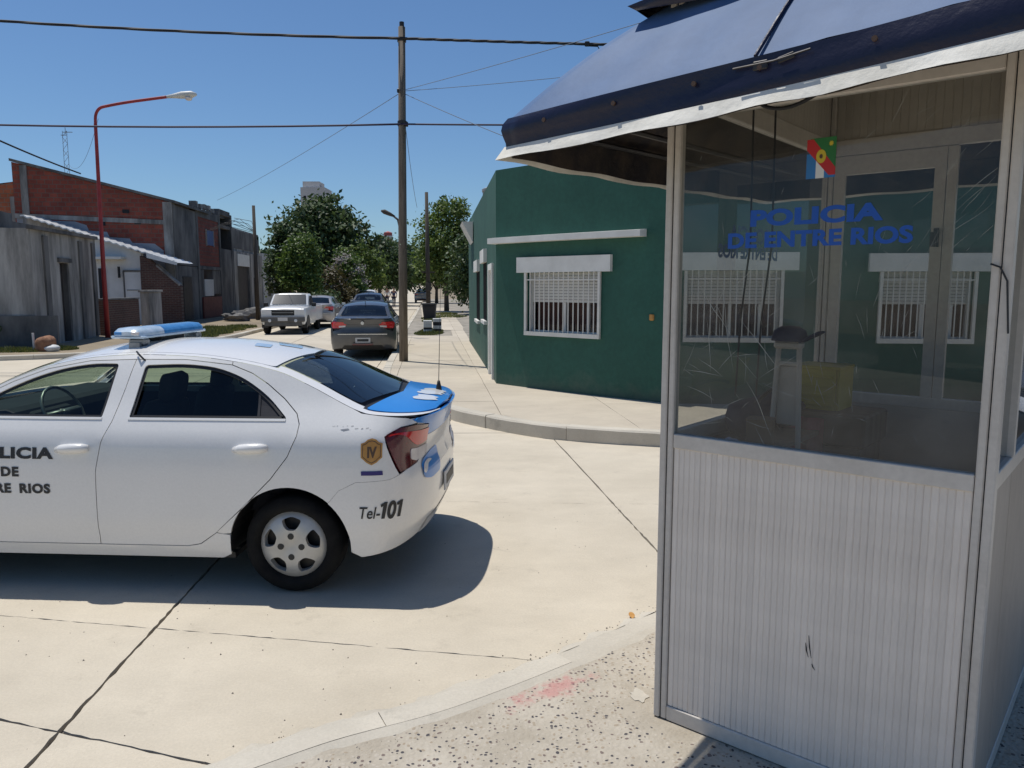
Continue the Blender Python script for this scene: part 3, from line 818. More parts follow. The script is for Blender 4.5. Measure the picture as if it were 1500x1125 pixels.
    surf_panel(mb, ctop, round_poly([(.16, -.925), (1.57, -.925), (1.63, 0, 0), (1.57, .925), (.16, .925), (.10, 0, 0)], .05), step=.09, thick=.012)
    mb.build('roof', paint, root, smooth=True, recalc=False)
    mb = MB(); surf_panel(mb, ctop, round_poly([(2.18, -.96), (2.72, -.96), (3.02, -.9), (3.1, 0), (3.02, .9), (2.72, .96), (2.18, .96), (2.34, 0)], .05), step=.1, thick=.02)
    mb.build('bonnet', paint, root, smooth=True, recalc=False)
    # glass
    mb = MB(); surf_panel(mb, ctop, round_poly([(1.60, -.915), (2.13, -.915), (2.30, 0, 0), (2.13, .915), (1.60, .915), (1.66, 0, 0)], .04), step=.1, thick=0, off=.002)
    mb.build('windscreen', 'car_glass', root, smooth=True, recalc=False)
    mb = MB(); surf_panel(mb, ctop, round_poly([(-.37, -.84), (.13, -.86), (.07, 0, 0), (.13, .86), (-.37, .84), (-.47, 0, 0)], .05), step=.07, thick=0, off=.003)
    mb.build('rear_window', 'rear_glass', root, smooth=True, recalc=False)
    # boot lid: deck and rear face
    mb = MB()
    surf_panel(mb, ctop, round_poly([(-.415, -.90), (-.50, 0, 0), (-.415, .90), (-.60, .905), (-.73, .90), (-.785, .82, .02), (-.809, 0, 0), (-.785, -.82, .02), (-.73, -.90), (-.60, -.905)], .03), step=.06, thick=.02, off=.004)
    uc = -.40 - SR
    lip = [(uc, 1.022), (-.95, 1.026), (-.86, 1.027), (-.78, 1.026), (-.755, 1.010), (-.80, .996), (-.965, .972), (-1.00, .90), (uc, .885)]
    surf_panel(mb, cside, lip, step=.05, both=True, thick=.02, off=.006, gap=.001)
    lid = mb.build('boot_lid', boot, root, smooth=True, recalc=False)
    mb = MB()
    face = [(uc, .882), (-1.00, .897), (-.985, .80), (-.93, .71), (-.90, .69), (uc, .69)]
    surf_panel(mb, cside, face, step=.05, both=True, thick=.02, off=.003, gap=.001)
    mb.build('boot_face', paint, root, smooth=True, recalc=False)
    # bumpers
    mb = MB()
    bump = [(-.675, .717), (-.60, .697), (-.40, .687), (-.30, .6375)] + [] + arc2(WR, WZ, ARCHR, 131, 184, 10) + [(-.42, .235), (-.60, .26), (-.90, .30), (uc, .30), (uc, .685), (-.90, .685), (-.926, .712), (-.980, .80), (-.995, .845), (-.85, .757), (-.73, .735)]
    surf_panel(mb, cside, bump, step=.05, both=True, thick=.02, gap=-.0012)
    rb = mb.build('rear_bumper', paint, root, smooth=True, recalc=False)
    mb = MB(); surf_panel(mb, cside, [(-.92, .30), (uc, .30), (uc, .37), (-1.0, .37)], step=.08, both=True, thick=0, off=.004, gap=0)
    mb.build('valance', paint if police else 'black', rb, smooth=True, recalc=False)
    uf = XC1 + SF
    mb = MB()
    fb = arc2(WF, WZ, ARCHR, 58, -8, 12) + [(2.90, .22), (uf, .22), (uf, .62), (3.2, .62), (2.98, .70), (2.72, .67)]
    surf_panel(mb, cside, fb, step=.07, both=True)
    mb.build('front_bumper', paint, root, smooth=True, recalc=False)
    for s in (1, -1):
        mb = MB(); surf_panel(mb, cside, [(2.96, .72), (3.2, .635), (3.34, .64), (3.34, .74), (3.1, .82), (2.96, .80)], step=.06, mirror=s < 0, off=.003)
        mb.build('headlight', 'headlight', root, smooth=True, recalc=False)
    mb = MB(); surf_panel(mb, cside, [(3.36, .64), (uf, .635), (uf, .76), (3.36, .745)], step=.08, both=True, off=-.01)
    mb.build('grille', 'black', root, smooth=True, recalc=False)
    # tail lights
    for s in (1, -1):
        mb = MB()
        if police:
            tl = round_poly([(-.570, .950), (-.64, .985, .02), (-.78, .990, .02), (-.985, .968, .02), (-1.0, .86, .02), (-.84, .765), (-.68, .728, .01)], .02)
        else:
            tl = round_poly([(-.56, .93), (-.64, .965), (-1.06, .955), (-1.06, .86), (-.9, .80), (-.66, .79)], .02)
        surf_panel(mb, cside, tl, step=.04, mirror=s < 0, off=.006, thick=.03)
        t = mb.build('tail_light', 'tail_dark' if police else 'tail_red', root, smooth=True, recalc=False)
        if police:
            mb = MB()
            band = catrom([(-.595, .942), (-.66, .948), (-.73, .930), (-.80, .885), (-.86, .862), (-.985, .868)], 5)
            top = catrom([(-.99, .945), (-.86, .948), (-.76, .955), (-.68, .958), (-.61, .952)], 5)
            surf_panel(mb, cside, band + top, step=.035, mirror=s < 0, off=.010, thick=.006, gap=0)
            mb.build('red_lens', 'tail_red', t, smooth=True, recalc=False)
            mb = MB(); surf_panel(mb, cside, round_poly([(-.775, .852), (-.845, .845), (-.985, .850), (-.975, .80), (-.83, .772), (-.775, .79)], .015), step=.04, mirror=s < 0, off=.010, thick=.006, gap=0)
            mb.build('clear_lens', 'tail_clear', t, smooth=True, recalc=False)
        else:
            mb = MB(); surf_panel(mb, cside, [(-.86, .86), (-1.04, .87), (-1.04, .83), (-.86, .815)], step=.05, mirror=s < 0, off=.01, thick=.004, gap=0)
            mb.build('clear_lens', 'tail_clear', t, smooth=True, recalc=False)
    # number plate
    mb = MB(); xp = XR(.62 if not police else .5)
    zp = .50 if not police else .53
    mb.box((XR(zp) - .012, 0, zp), (.012, .40, .13), bev=.004)
    pl = mb.build('number_plate', 'plate', root)
    mb = MB(); mb.box((XR(zp) - .0195, 0, zp), (.003, .30, .06)); mb.build('plate_band', 'ink', pl)
    # doors with their frames, glass, handles
    for s in (1, -1):
        mir = s < 0
        hole_r = round_poly([(.968, 1.037, .015), (.942, 1.328, .02), (.70, 1.337, .1), (.50, 1.318, .1), (.33, 1.262, .1), (.17, 1.165, .1), (.038, 1.048, .02), (.03, 1.037, .01)], .02, 5)
        rd = list(B_SEAM) + RD_EDGE[1:]
        mb = MB(); surf_panel(mb, cside, rd, [hole_r], step=.055, mirror=mir, thick=.028)
        d = mb.build('rear_door', paint, root, smooth=True, recalc=False)
        mb = MB(); surf_panel(mb, cside, inset(hole_r, -.004), step=.07, mirror=mir, thick=0, gap=0, off=-.022); mb.build('rear_door_glass', 'car_glass', d, smooth=True, recalc=False)
        mb = MB(); surf_panel(mb, cside, [(.205, 1.036), (.190, 1.036), (.212, 1.19), (.226, 1.2)], step=.1, mirror=mir, thick=.01, gap=0, off=-.012)
        surf_panel(mb, cside, [(.19, 1.037), (.212, 1.19), (.165, 1.165), (.038, 1.048), (.03, 1.037)], step=.1, mirror=mir, thick=0, gap=0, off=-.018)
        mb.build('quarter_divider', 'dark_in', d, recalc=False)
        hole_f = round_poly([(1.137, 1.035, .015), (1.114, 1.335, .02), (1.27, 1.336, .1), (1.45, 1.308, .1), (1.62, 1.255, .1), (1.80, 1.175, .1), (1.97, 1.075, .05), (2.0, 1.035, .02)], .02, 5)
        fd = list(reversed(B_SEAM)) + [(2.05, .285), (2.12, .5), (2.145, .8), (2.15, .95), (2.10, 1.03), (2.02, 1.075), (1.9, 1.155), (1.75, 1.23), (1.55, 1.305), (1.3, 1.352)]
        mb = MB(); surf_panel(mb, cside, fd, [hole_f], step=.055, mirror=mir, thick=.028)
        d2 = mb.build('front_door', paint, root, smooth=True, recalc=False)
        mb = MB(); surf_panel(mb, cside, inset(hole_f, -.004), step=.07, mirror=mir, thick=0, gap=0, off=-.022); mb.build('front_door_glass', 'car_glass', d2, smooth=True, recalc=False)
        # black seals round the openings and the bright belt strip
        for h, dd in ((hole_r, d), (hole_f, d2)):
            mb = MB(); surf_panel(mb, cside, inset(h, -.003), [inset(h, .016)], step=.06, mirror=mir, thick=0, gap=0, off=-.008); mb.build('window_seal', 'black', dd, smooth=True, recalc=False)
        for (a, b, dd) in ((.03, .972, d), (1.132, 2.0, d2)):
            mb = MB()
            surf_panel(mb, cside, [(a, 1.024), (b, 1.024), (b, 1.036), (a, 1.036)], step=.1, mirror=mir, thick=.012, gap=0, off=.004)
            mb.build('belt_strip', 'bright_trim', dd, smooth=True, recalc=False)
        for hx, dd, hz in ((.217, d, .873), (1.282, d2, .86)):
            mb = MB()
            yb = Wz(hz)
            cup = [(hx + .085 * math.cos(a), hz - .007 + .036 * math.sin(a)) for a in np.linspace(0, 2 * math.pi, 20, endpoint=False)]
            pts = [(hx - .098, hz + .006), (hx - .06, hz + .006), (hx, hz + .004), (hx + .055, hz), (hx + .098, hz - .008)]
            rr = [.020, .028, .030, .028, .018]; off = [-.002, .010, .014, .010, -.004]
            mb.tube([(p[0], s * (yb + o), p[1]) for p, o in zip(pts, off)], rr, 10)
            o = mb.build('handle', paint, dd, smooth=True)
            mb = MB(); surf_panel(mb, cside, cup, step=.04, mirror=mir, thick=0, gap=0, off=.0025); mb.build('handle_recess', paint if police else 'black', dd, smooth=True, recalc=False)
        # mirror
        mb = MB(); mb.box((2.17, s * .98, 1.01), (.11, .21, .15), bev=.05); mb.box((2.17, s * .87, .985), (.06, .1, .05), bev=.02)
        mr_ = mb.build('wing_mirror', paint if police else 'black', root, smooth=True)
        mb = MB(); mb.box((2.112, s * .985, 1.01), (.01, .17, .11), bev=.004); mb.build('mirror_glass', 'chrome', mr_)
    # wheels
    hub = hubcap_geo()
    hub_me = None
    for xw in (WR, WF):
        for s in (1, -1):
            ty = MB(); r = WRAD
            prof = [(.19, -.10), (.21, -.105), (r - .035, -.105), (r - .008, -.085), (r, -.06), (r, .05), (r - .008, .075), (r - .035, .098), (.235, .104), (.212, .098), (.200, .075), (.19, .03)]
            ty.lathe(prof, 40, 'y', cap=False)
            w = ty.build('wheel', 'rubber', root, smooth=True)
            w.location = (xw, s * .75, WZ)
            if s < 0: w.rotation_euler = (0, 0, math.pi)
            dk = MB(); dk.lathe([(.0, .02), (.20, .03)], 24, 'y'); dk.build('wheel_disc', 'steel_dark', w)
            hb = MB(); hb.v = list(hub.v); hb.f = list(hub.f)
            h = hb.build('hubcap', 'hubcap', w, smooth=False, recalc=True, angle=R(40))
            h.location = (0, .085, 0)
            nb = MB()
            for k in range(4):
                a = R(20 + 90 * k); a = R(90 * k)
                nb.lathe([(.019, .024), (.019, .0312), (0.006, .0318)], 10, 'y', (.062 * math.cos(a), 0, .062 * math.sin(a)))
            nb.build('wheel_nuts', 'ink', h)
    # interior
    for y in (.36, -.36):
        mb = MB(); mb.box((1.30, y, .52), (.50, .46, .16), bev=.05); mb.build('seat', 'dark_in', root)
        mb = MB(); mb.box((1.02, y, .82), (.14, .44, .56), ry=R(-14), bev=.06); mb.box((.915, y, 1.165), (.10, .26, .19), ry=R(-10), bev=.045); mb.tube([(.94, y, 1.05), (.92, y, 1.14)], .03, 6)
        mb.build('backrest', 'dark_in', root, smooth=True)
    mb = MB(); mb.box((.42, 0, .50), (.5, 1.25, .16), bev=.05); mb.box((.12, 0, .78), (.16, 1.25, .52), ry=R(-18), bev=.05)
    for y in (.38, -.38): mb.box((.02, y, 1.08), (.10, .25, .14), ry=R(-14), bev=.04)
    mb.build('rear_seat', 'dark_in', root, smooth=True)
    mb = MB(); mb.box((-.15, 0, 1.0), (.50, 1.36, .03)); mb.box((1.98, 0, .92), (.46, 1.46, .27), bev=.07); mb.box((1.82, .36, .98), (.2, .4, .08), bev=.03); mb.build('dashboard', 'dark_in', root)
    mb = MB(); rim = []
    for k in range(25):
        a = 2 * math.pi * k / 24; rim.append((1.66 + .18 * math.sin(a) * .42, .36 + .18 * math.cos(a), .99 + .18 * math.sin(a) * .9))
    mb.tube(rim, .011, 6, caps=False); mb.tube([(1.66, .36, .99), (1.9, .36, .86)], .03, 6); mb.box((1.665, .36, .985), (.03, .32, .045), ry=R(-25)); mb.box((1.672, .36, .95), (.03, .05, .12), ry=R(-25))
    mb.build('steering_wheel', 'grey_metal' if police else 'dark_in', root, smooth=True)
    return root

def side_decal(root, geo, u0, z0, name, m, off=.0035, parent=None):
    """flat print laid on the left body side; text x runs towards the rear"""
    vs, fs = geo
    mb = MB()
    pv = []
    for (tx, tz) in vs:
        a, b = u0 - tx, z0 + tz
        p = Vector(cside(a, b)); e = 1e-3
        n = (Vector(cside(a + e, b)) - Vector(cside(a - e, b))).cross(Vector(cside(a, b + e)) - Vector(cside(a, b - e))).normalized()
        if n.y < 0 and a > -.6: n = -n
        if a <= -.6 and n.dot(p - Vector((0, 0, .6))) < 0: n = -n
        pv.append(p + n * off)
    mb.add(pv, fs)
    return mb.build(name, m, parent or root, recalc=False)

police = build_sedan('police_car', 'white police saloon with blue boot lid and blue light bar stopped across the junction', 'police car', 'car_white', police=True, boot='car_blue')
police.location = (-1.2366, 5.2033, 0); police.rotation_euler = (0, 0, R(180 - 3.6))
P = {c.name.split('.')[0]: c for c in kids(police)}
side_decal(police, text_geo('POLICIA', .086, 1.48, .0042, sp=1.08), 1.655, .803, 'door_lettering', 'ink')
side_decal(police, text_geo('DE', .074, 1.12, .0036, sp=1.14), 1.665, .697, 'door_lettering', 'ink')
side_decal(police, text_geo('ENTRE', .074, 1.10, .0036, sp=1.12, align='RIGHT'), 1.925 - .262, .598, 'door_lettering', 'ink')
side_decal(police, text_geo('RIOS', .074, 1.10, .0036, sp=1.12, align='RIGHT'), 1.423, .598, 'door_lettering', 'ink')
side_decal(police, text_geo('Tel-', .098, .82, .0012, .22, align='LEFT'), -.408, .478, 'phone_number', 'ink')
def digit_one(x0):
    p = [(x0 + .010, .0), (x0 + .030, .0), (x0 + .048, .098), (x0 + .032, .098), (x0 + .006, .084), (x0 + .009, .068), (x0 + .022, .075)]
    return p
for x0 in (.0, .100):
    v_, t_, _ = fill2d(digit_one(x0), [], .03); side_decal(police, (v_, t_), -.538, .474, 'phone_number', 'ink')
side_decal(police, text_geo('0', .140, .78, .0052, .18, align='LEFT'), -.578, .474, 'phone_number', 'ink')
badge = []
for p in [(-.046, .045), (-.030, .052), (-.018, .066), (0, .072), (.018, .066), (.030, .052), (.046, .045), (.046, -.030), (.034, -.042), (.022, -.056), (0, -.070), (-.022, -.056), (-.034, -.042), (-.046, -.030)]: badge.append(p)
badge = [(x * 1.45, y * 1.06) for x, y in badge]
bv, bt, _ = fill2d(badge, [], .02)
bo = side_decal(police, (bv, bt), -.500, .863, 'badge', 'gold')
inner = [(x * .80, y * .80) for x, y in badge]
g2 = text_geo('IV', .082, .80, .004)
side_decal(police, ([(x, y - .029) for x, y in g2[0]], g2[1]), -.500, .863, 'badge_letters', 'badge_dark', .005, bo)
ring = [(x * .86, y * .86) for x, y in badge]; ring_i = [(x * .80, y * .80) for x, y in badge]
rv_, rt_, _ = fill2d(ring, [ring_i], .02)
side_decal(police, (rv_, rt_), -.500, .863, 'badge_outline', 'badge_dark', .0045, bo)
bv, bt, _ = fill2d([(-.066, -.012), (.066, -.012), (.066, .012), (-.066, .012)], [], .02)
side_decal(police, (bv, bt), -.500, .742, 'badge_bar', 'violet')
# blue patch and white stroke on the boot face beside the lamp
uc = -.40 - SR
for s in (False, True):
    mb = MB(); surf_panel(mb, cside, round_poly([(-.875, .730), (-.92, .765), (-1.04, .795), (-1.2, .80), (-1.2, .64), (-1.0, .630), (-.89, .655)], .04, 6), step=.03, mirror=s, gap=0, thick=0, off=.007); e_ = mb.build('blue_emblem', 'car_blue', police, smooth=True, recalc=False)
    mb = MB(); surf_panel(mb, cside, catrom([(-.885, .70), (-.93, .742), (-.99, .752), (-1.04, .735), (-.97, .722), (-.915, .682)], 4, True), step=.03, mirror=s, gap=0, thick=0, off=.010); mb.build('emblem_stroke', 'car_white', e_, smooth=True, recalc=False)
    mb = MB(); surf_panel(mb, cside, [(-.592, .958), (-.66, .990), (-.80, .9975), (-.80, .982), (-.66, .972)], step=.05, mirror=s, gap=0, thick=0, off=.001); mb.build('lamp_gap_shade', 'black', P['body'], recalc=False)  # last piece: black strip laid on for the shaded gap above the lamp
# white worn lettering on the boot deck (read from behind) and its whip aerial
for poly in ([(-.60, .02), (-.585, -.05), (-.615, -.10), (-.59, -.17), (-.62, -.22), (-.60, -.30), (-.64, -.40), (-.72, -.46), (-.765, -.40), (-.74, -.30), (-.77, -.22), (-.735, -.16), (-.765, -.08), (-.72, -.02), (-.67, .05)],
             [(-.62, .36), (-.60, .27), (-.63, .18), (-.61, .10), (-.70, .09), (-.755, .15), (-.74, .24), (-.765, .33), (-.70, .38)]):
    mb = MB(); surf_panel(mb, ctop, round_poly(poly, .02), step=.05, thick=0, gap=0, off=.0075); mb.build('deck_lettering', 'car_white', P['boot_lid'], recalc=False)
mb = MB(); x, y, z = ctop(-.70, -.42)
mb.lathe([(.022, 0), (.020, .02), (.013, .05), (.009, .07)], 10, 'z', (x, y, z)); mb.tube([(x, y, z + .06), (x - .02, y - .01, z + .75)], [.0028, .0012], 5)
mb.build('aerial', 'black', police, smooth=True)
# light bar
BX = 1.165
lb = MB(); lb.box((BX - .01, 0, 1.462), (.15, .30, .05), bev=.01)
lb.build('bar_foot', 'black', police)
for y in (.36, -.36):
    mb = MB(); mb.box((BX - .04, y, 1.452), (.11, .07, .045), bev=.012); mb.box((BX - .035, y + .04 * (1 if y > 0 else -1), 1.418), (.07, .03, .06)); mb.build('bar_bracket', 'grey_metal', police)
mb = MB(); mb.box((BX, 0, 1.484), (.215, .86, .018), bev=.006); mb.build('bar_tray', 'bar_clear', police)
def lens(y0, y1, m, n=10):
    mb = MB(); prof = [(-.104, 1.493), (-.100, 1.520), (-.076, 1.541), (0, 1.548), (.076, 1.541), (.100, 1.520), (.104, 1.493)]
    ys = np.linspace(y0, y1, n); vs = []; fs = []
    for y in ys:
        e = max(0, (abs(y) - .37) / .065); k = math.sqrt(max(.05, 1 - e * e * .8))
        for p in prof: vs.append((BX + p[0] * (.55 + .45 * k), y, 1.493 + (p[1] - 1.493) * k))
    q = len(prof)
    for i in range(n - 1):
        for j in range(q - 1): fs.append((i * q + j, i * q + j + 1, (i + 1) * q + j + 1, (i + 1) * q + j))
    fs.append(tuple(range(q))); fs.append(tuple(range((n - 1) * q, n * q)))
    mb.add(vs, fs)
    return mb.build('bar_lens', m, police, smooth=False, angle=R(45))
lens(.435, .16, 'bar_clear'); lens(.158, -.248, 'bar_blue'); lens(-.25, -.435, 'bar_blue')
for x in (BX - .055, BX + .055): mb = MB(); mb.box((x, .428, 1.507), (.05, .02, .020), bev=.003); mb.build('bar_end_lamp', 'bar_blue' if x > BX else 'tail_clear', police)
# small blue and white markings on the roof
for poly in ([(.34, .30), (.44, .34), (.47, .12), (.37, .08)], [(.20, -.05), (.34, .02), (.40, -.22), (.24, -.28)], [(.18, -.36), (.30, -.34), (.30, -.52), (.20, -.50)]):
    mb = MB(); surf_panel(mb, ctop, round_poly(poly, .03), step=.08, thick=0, gap=0, off=.003); mb.build('roof_lettering', 'bar_clear', P['roof'], recalc=False)
mb = MB(); p0 = Vector(cside(.99, 1.372)); mb.tube([p0 + Vector((.03, -.01, .035)), p0 + Vector((.0, .02, .02)), p0 + Vector((-.035, .012, -.02))], .006, 5); mb.build('roof_clip', 'ink', police)
# scrape on the rear wing
mb = MB()
for k in range(9):
    u = -.25 - .028 * k + rnd.uniform(-.006, .006); z = 1.003 - .002 * k + rnd.uniform(-.006, .006); w = rnd.uniform(.006, .022); h = rnd.uniform(.0015, .004)
    surf_panel(mb, cside, [(u, z), (u - w, z + h), (u - w, z + 2 * h), (u, z + h)], step=.03, thick=0, gap=0, off=.0015)
surf_panel(mb, cside, [(-.30, .984), (-.345, .990), (-.355, .984), (-.32, .976)], step=.03, thick=0, gap=0, off=.0015)
tag(mb.build('scrape', 'grey_metal', police, recalc=False), kind='stuff')

# ============================================================ GROUND, STREETS
E1 = Vector((.9962, -.0872)); E2 = Vector((-.1045, .9945))        # along the cross street / along the side street
def gz(y): return max(0.0, (y - 95)) * .029 if y < 300 else 5.945
def strip_sheet(name, m, xl, xr, ys, dz, kind='structure', parent=None):
    mb = MB(); vs = []
    for y in ys: vs += [(xl(y), y, gz(y) + dz), (xr(y), y, gz(y) + dz)]
    mb.add(vs, [(2 * i, 2 * i + 1, 2 * i + 3, 2 * i + 2) for i in range(len(ys) - 1)])
    o = mb.build(name, m, parent, recalc=False)
    if kind: tag(o, kind=kind)
    return o
strip_sheet('ground', 'earth', lambda y: -900, lambda y: 900, [-60, 0, 40, 80, 95, 120, 160, 200, 260, 300, 1200], -.055)
mbr = MB(); mbr.add([(-34, -14, -.024), (24, -14, -.024), (24, 62, -.024), (-34, 62, -.024)], [(0, 1, 2, 3)])
road = mbr.build('road', 'joint', recalc=False); tag(road, kind='structure')
far_road = strip_sheet('far_road', 'road', lambda y: -10.9 - .1045 * (y - 29) + .6, lambda y: -4.1 - .1045 * (y - 29) - .05, [61.5, 75, 95, 110, 130, 150, 180, 220, 250], .0)

def slab(poly, ztop, thick, m, parent, name='slab', jit=.006, seed=0, step=.35):
    r2 = random.Random(seed)
    p = densify(poly, step)
    p = [(x + r2.uniform(-jit, jit), y + r2.uniform(-jit, jit)) for x, y in p]
    if poly_area(p) < 0: p.reverse()
    mb = MB(); n = len(p)
    mb.add([(x, y, ztop) for x, y in p] + [(x, y, ztop - thick) for x, y in p], [tuple(range(n))] + [(i, n + i, n + (i + 1) % n, (i + 1) % n) for i in range(n)])
    return mb.build(name, m, parent, recalc=False)
def colx(k, y):   # longitudinal joints
    if k == 0: x4, s = -1.905, -.055
    elif k == 1: x4, s = 1.14, -.13
    else: x4 = -1.905 + 3.06 * k; s = -.1
    if y > 9: return x4 + s * 5 - .1045 * (y - 9)
    return x4 + s * (y - 4)
ROWS = [(-9, -.2), (-4.5, -.2), (-.6, -.25), (2.36, -.31), (3.56, -.175), (6.3, -.05), (9.4, .02), (13, .07)] + [(17 + 4.0 * i, .09) for i in range(12)]
def cross(k, r):
    y0, s = r; y = y0
    for _ in range(6): y = y0 + s * colx(k, y)
    return (colx(k, y), y)
sid = 0
for k in range(-7, 7):
    for i in range(len(ROWS) - 1):
        if i > 7 and (k < -4 or k > 1): continue
        a = cross(k, ROWS[i]); b = cross(k + 1, ROWS[i]); c = cross(k + 1, ROWS[i + 1]); d = cross(k, ROWS[i + 1])
        gx = .008 if k + 1 != 1 else .006; gl = .008 if k != 0 else .009
        if k == 1: gl = .006
        gy = .0022 if ROWS[i + 1][0] in (3.56, 6.3) else .005; gy0 = .0022 if ROWS[i][0] in (3.56, 6.3) else (.006 if ROWS[i][0] == 2.36 else .005)
        if ROWS[i + 1][0] == 2.36: gy = .005
        sid += 1
        slab([(a[0] + gl, a[1] + gy0), (b[0] - gx, b[1] + gy0), (c[0] - gx, c[1] - gy), (d[0] + gl, d[1] - gy)], 0 + rnd.uniform(-.0015, .0015), .028, 'road', road, jit=.0048 if ROWS[i][0] < 8 else .004, seed=sid, step=.05 if ROWS[i][0] < 5 and -3 < k < 2 else .3)

# ---- raised pavements
def pave_base(name, poly, ztop, m='joint'):
    mb = MB(); n = len(poly)
    if poly_area(poly) < 0: poly = list(reversed(poly))
    mb.add([(x, y, ztop) for x, y in poly] + [(x, y, -.04) for x, y in poly], [tuple(range(n))] + [(i, n + i, n + (i + 1) % n, (i + 1) % n) for i in range(n)])
    o = mb.build(name, m, recalc=False); tag(o, kind='structure'); return o
def offset_path(path, d):
    out = []
    for i, p in enumerate(path):
        a = Vector(path[max(i - 1, 0)]); b = Vector(path[min(i + 1, len(path) - 1)]); t = (b - a).normalized()
        out.append((p[0] - t.y * d, p[1] + t.x * d))
    return out
def resample(path, step):
    L = [0]
    for i in range(len(path) - 1): L.append(L[-1] + (Vector(path[i + 1]) - Vector(path[i])).length)
    n = max(2, int(L[-1] / step)); xs = np.linspace(0, L[-1], n + 1)
    return [(float(np.interp(x, L, [p[0] for p in path])), float(np.interp(x, L, [p[1] for p in path]))) for x in xs]
def kerb_run(path, width, ztop, parent, piece=1.0, m='kerb', side=1, round_=.02, zb=-.02, gap=.006, wear=.006):
    """kerb stones along a path (road on the right hand of the walking direction when side is 1)"""
    fine = resample(path, .16 if wear < .01 else .07); per = max(2, int(piece / (.16 if wear < .01 else .07))); inn = offset_path(fine, width * side)
    i = 0
    while i < len(fine) - 1:
        j = min(i + per, len(fine) - 1)
        if len(fine) - 1 - j < 3: j = len(fine) - 1
        a = [Vector(fine[q]) for q in range(i, j + 1)]; b = [Vector(inn[q]) for q in range(i, j + 1)]
        t = (a[1] - a[0]).normalized(); a[0] = a[0] + t * gap; b[0] = b[0] + t * gap
        dz = rnd.uniform(-.004, .004)
        rows = []
        for q in range(len(a)):
            o = (b[q] - a[q]).normalized()
            w = rnd.uniform(-wear, wear)
            rows.append([(a[q].x + w * o.x, a[q].y + w * o.y, zb), (a[q].x + w * o.x, a[q].y + w * o.y, ztop - round_ + dz + rnd.uniform(-.004, .004)), (a[q].x + o.x * (round_ + w), a[q].y + o.y * (round_ + w), ztop + dz), (b[q].x, b[q].y, ztop + dz), (b[q].x, b[q].y, zb)])
        vs = [p for r_ in rows for p in r_]; fs = []
        for q in range(len(rows) - 1):
            for k in range(4): fs.append((q * 5 + k, (q + 1) * 5 + k, (q + 1) * 5 + k + 1, q * 5 + k + 1))
        fs.append((0, 1, 2, 3, 4)); e = (len(rows) - 1) * 5; fs.append((e + 4, e + 3, e + 2, e + 1, e))
        MB().add(vs, fs).build('kerb_stone', m, parent)
        i = j

# far right pavement round the green corner building
KR = catrom([(-12.6, 112), (-9.2, 78), (-5.95, 47), (-4.2, 29.8), (-3.1, 20), (-2.53, 14.9), (-2.08, 12.9), (-1.55, 11.55), (-.945, 10.5), (-.443, 9.83), (.407, 9.03), (1.62, 8.56), (3.2, 8.27), (8, 7.85), (24, 6.45)], 6)
bwall = [(-.267, 13.0), (2.2, 10.75), (6.6, 10.36), (24, 8.85)]
pv = pave_base('pavement', offset_path(KR, .09) + [(24, 60), (-8, 112)], .152, 'walk_joint')
kerb_run([p for p in KR if p[1] < 62], .16, .17, pv, 1.4, side=1)
KRi = offset_path(KR, .165)
# paving slabs between the kerb and the walls
def grid_slabs(parent, region, org, d1, d2, n1, n2, s1, s2, zt, m, thick=.03, gap=.004, jit=.004):
    """cells of a slab grid clipped to a convex-ish region by keeping the part inside (Sutherland-Hodgman against each half plane)"""
    global sid
    for i in range(n1[0], n1[1]):
        for j in range(n2[0], n2[1]):
            o = Vector(org) + d1 * (i * s1) + d2 * (j * s2)
            p = [o + d1 * gap + d2 * gap, o + d1 * (s1 - gap) + d2 * gap, o + d1 * (s1 - gap) + d2 * (s2 - gap), o + d1 * gap + d2 * (s2 - gap)]
            q = clip_poly([(v.x, v.y) for v in p], region)
            if q is None or abs(poly_area(q)) < .01: continue
            sid += 1
            slab(q, zt + rnd.uniform(-.0015, .0015), thick, m, parent, jit=jit, seed=sid, step=.5)
def clip_poly(sub, clip):
    """intersection of a convex cell with an arbitrary polygon, the cell being the convex one"""
    # clip the region polygon by the cell's four half planes
    out = list(clip)
    if poly_area(sub) < 0: sub = list(reversed(sub))
    for i in range(len(sub)):
        a = sub[i]; b = sub[(i + 1) % len(sub)]
        inp = out; out = []
        if not inp: return None
        def s_(p): return (b[0] - a[0]) * (p[1] - a[1]) - (b[1] - a[1]) * (p[0] - a[0])
        for k in range(len(inp)):
            p, q = inp[k - 1], inp[k]
            sp_, sq = s_(p), s_(q)
            if (sp_ >= 0) != (sq >= 0):
                t = sp_ / (sp_ - sq); out.append((p[0] + (q[0] - p[0]) * t, p[1] + (q[1] - p[1]) * t))
            if sq >= 0: out.append(q)
    if len(out) < 3: return None
    # drop duplicates
    res = [out[0]]
    for p in out[1:]:
        if math.hypot(p[0] - res[-1][0], p[1] - res[-1][1]) > .003: res.append(p)
    return res if len(res) > 2 else None
lo = [p for p in KRi if 6 < p[1] < 25.9]
regA = lo + [(24, 8.95), (6.6, 10.4), (2.2, 10.79), (-.23, 13.02), (-1.51, 25.9)]
grid_slabs(pv, regA, (-2.45, 17.2), E1.copy(), E2.copy(), (-2, 10), (-4, 3), 1.55, 3.1, .165, 'walk')
regB = [p for p in KRi if 25.9 <= p[1] < 62][::-1]
regB = regB + [(-4.6, 61), (-1.53, 25.9)][::1]
grid_slabs(pv, [( -3.30, 29.2), (-1.85, 29.2), (-2.0, 31.5), (-5.05, 61), (-7.2, 61)], (-2.45, 17.2), E1.copy(), E2.copy(), (-4, 3), (3, 15), 1.55, 3.1, .165, 'walk')
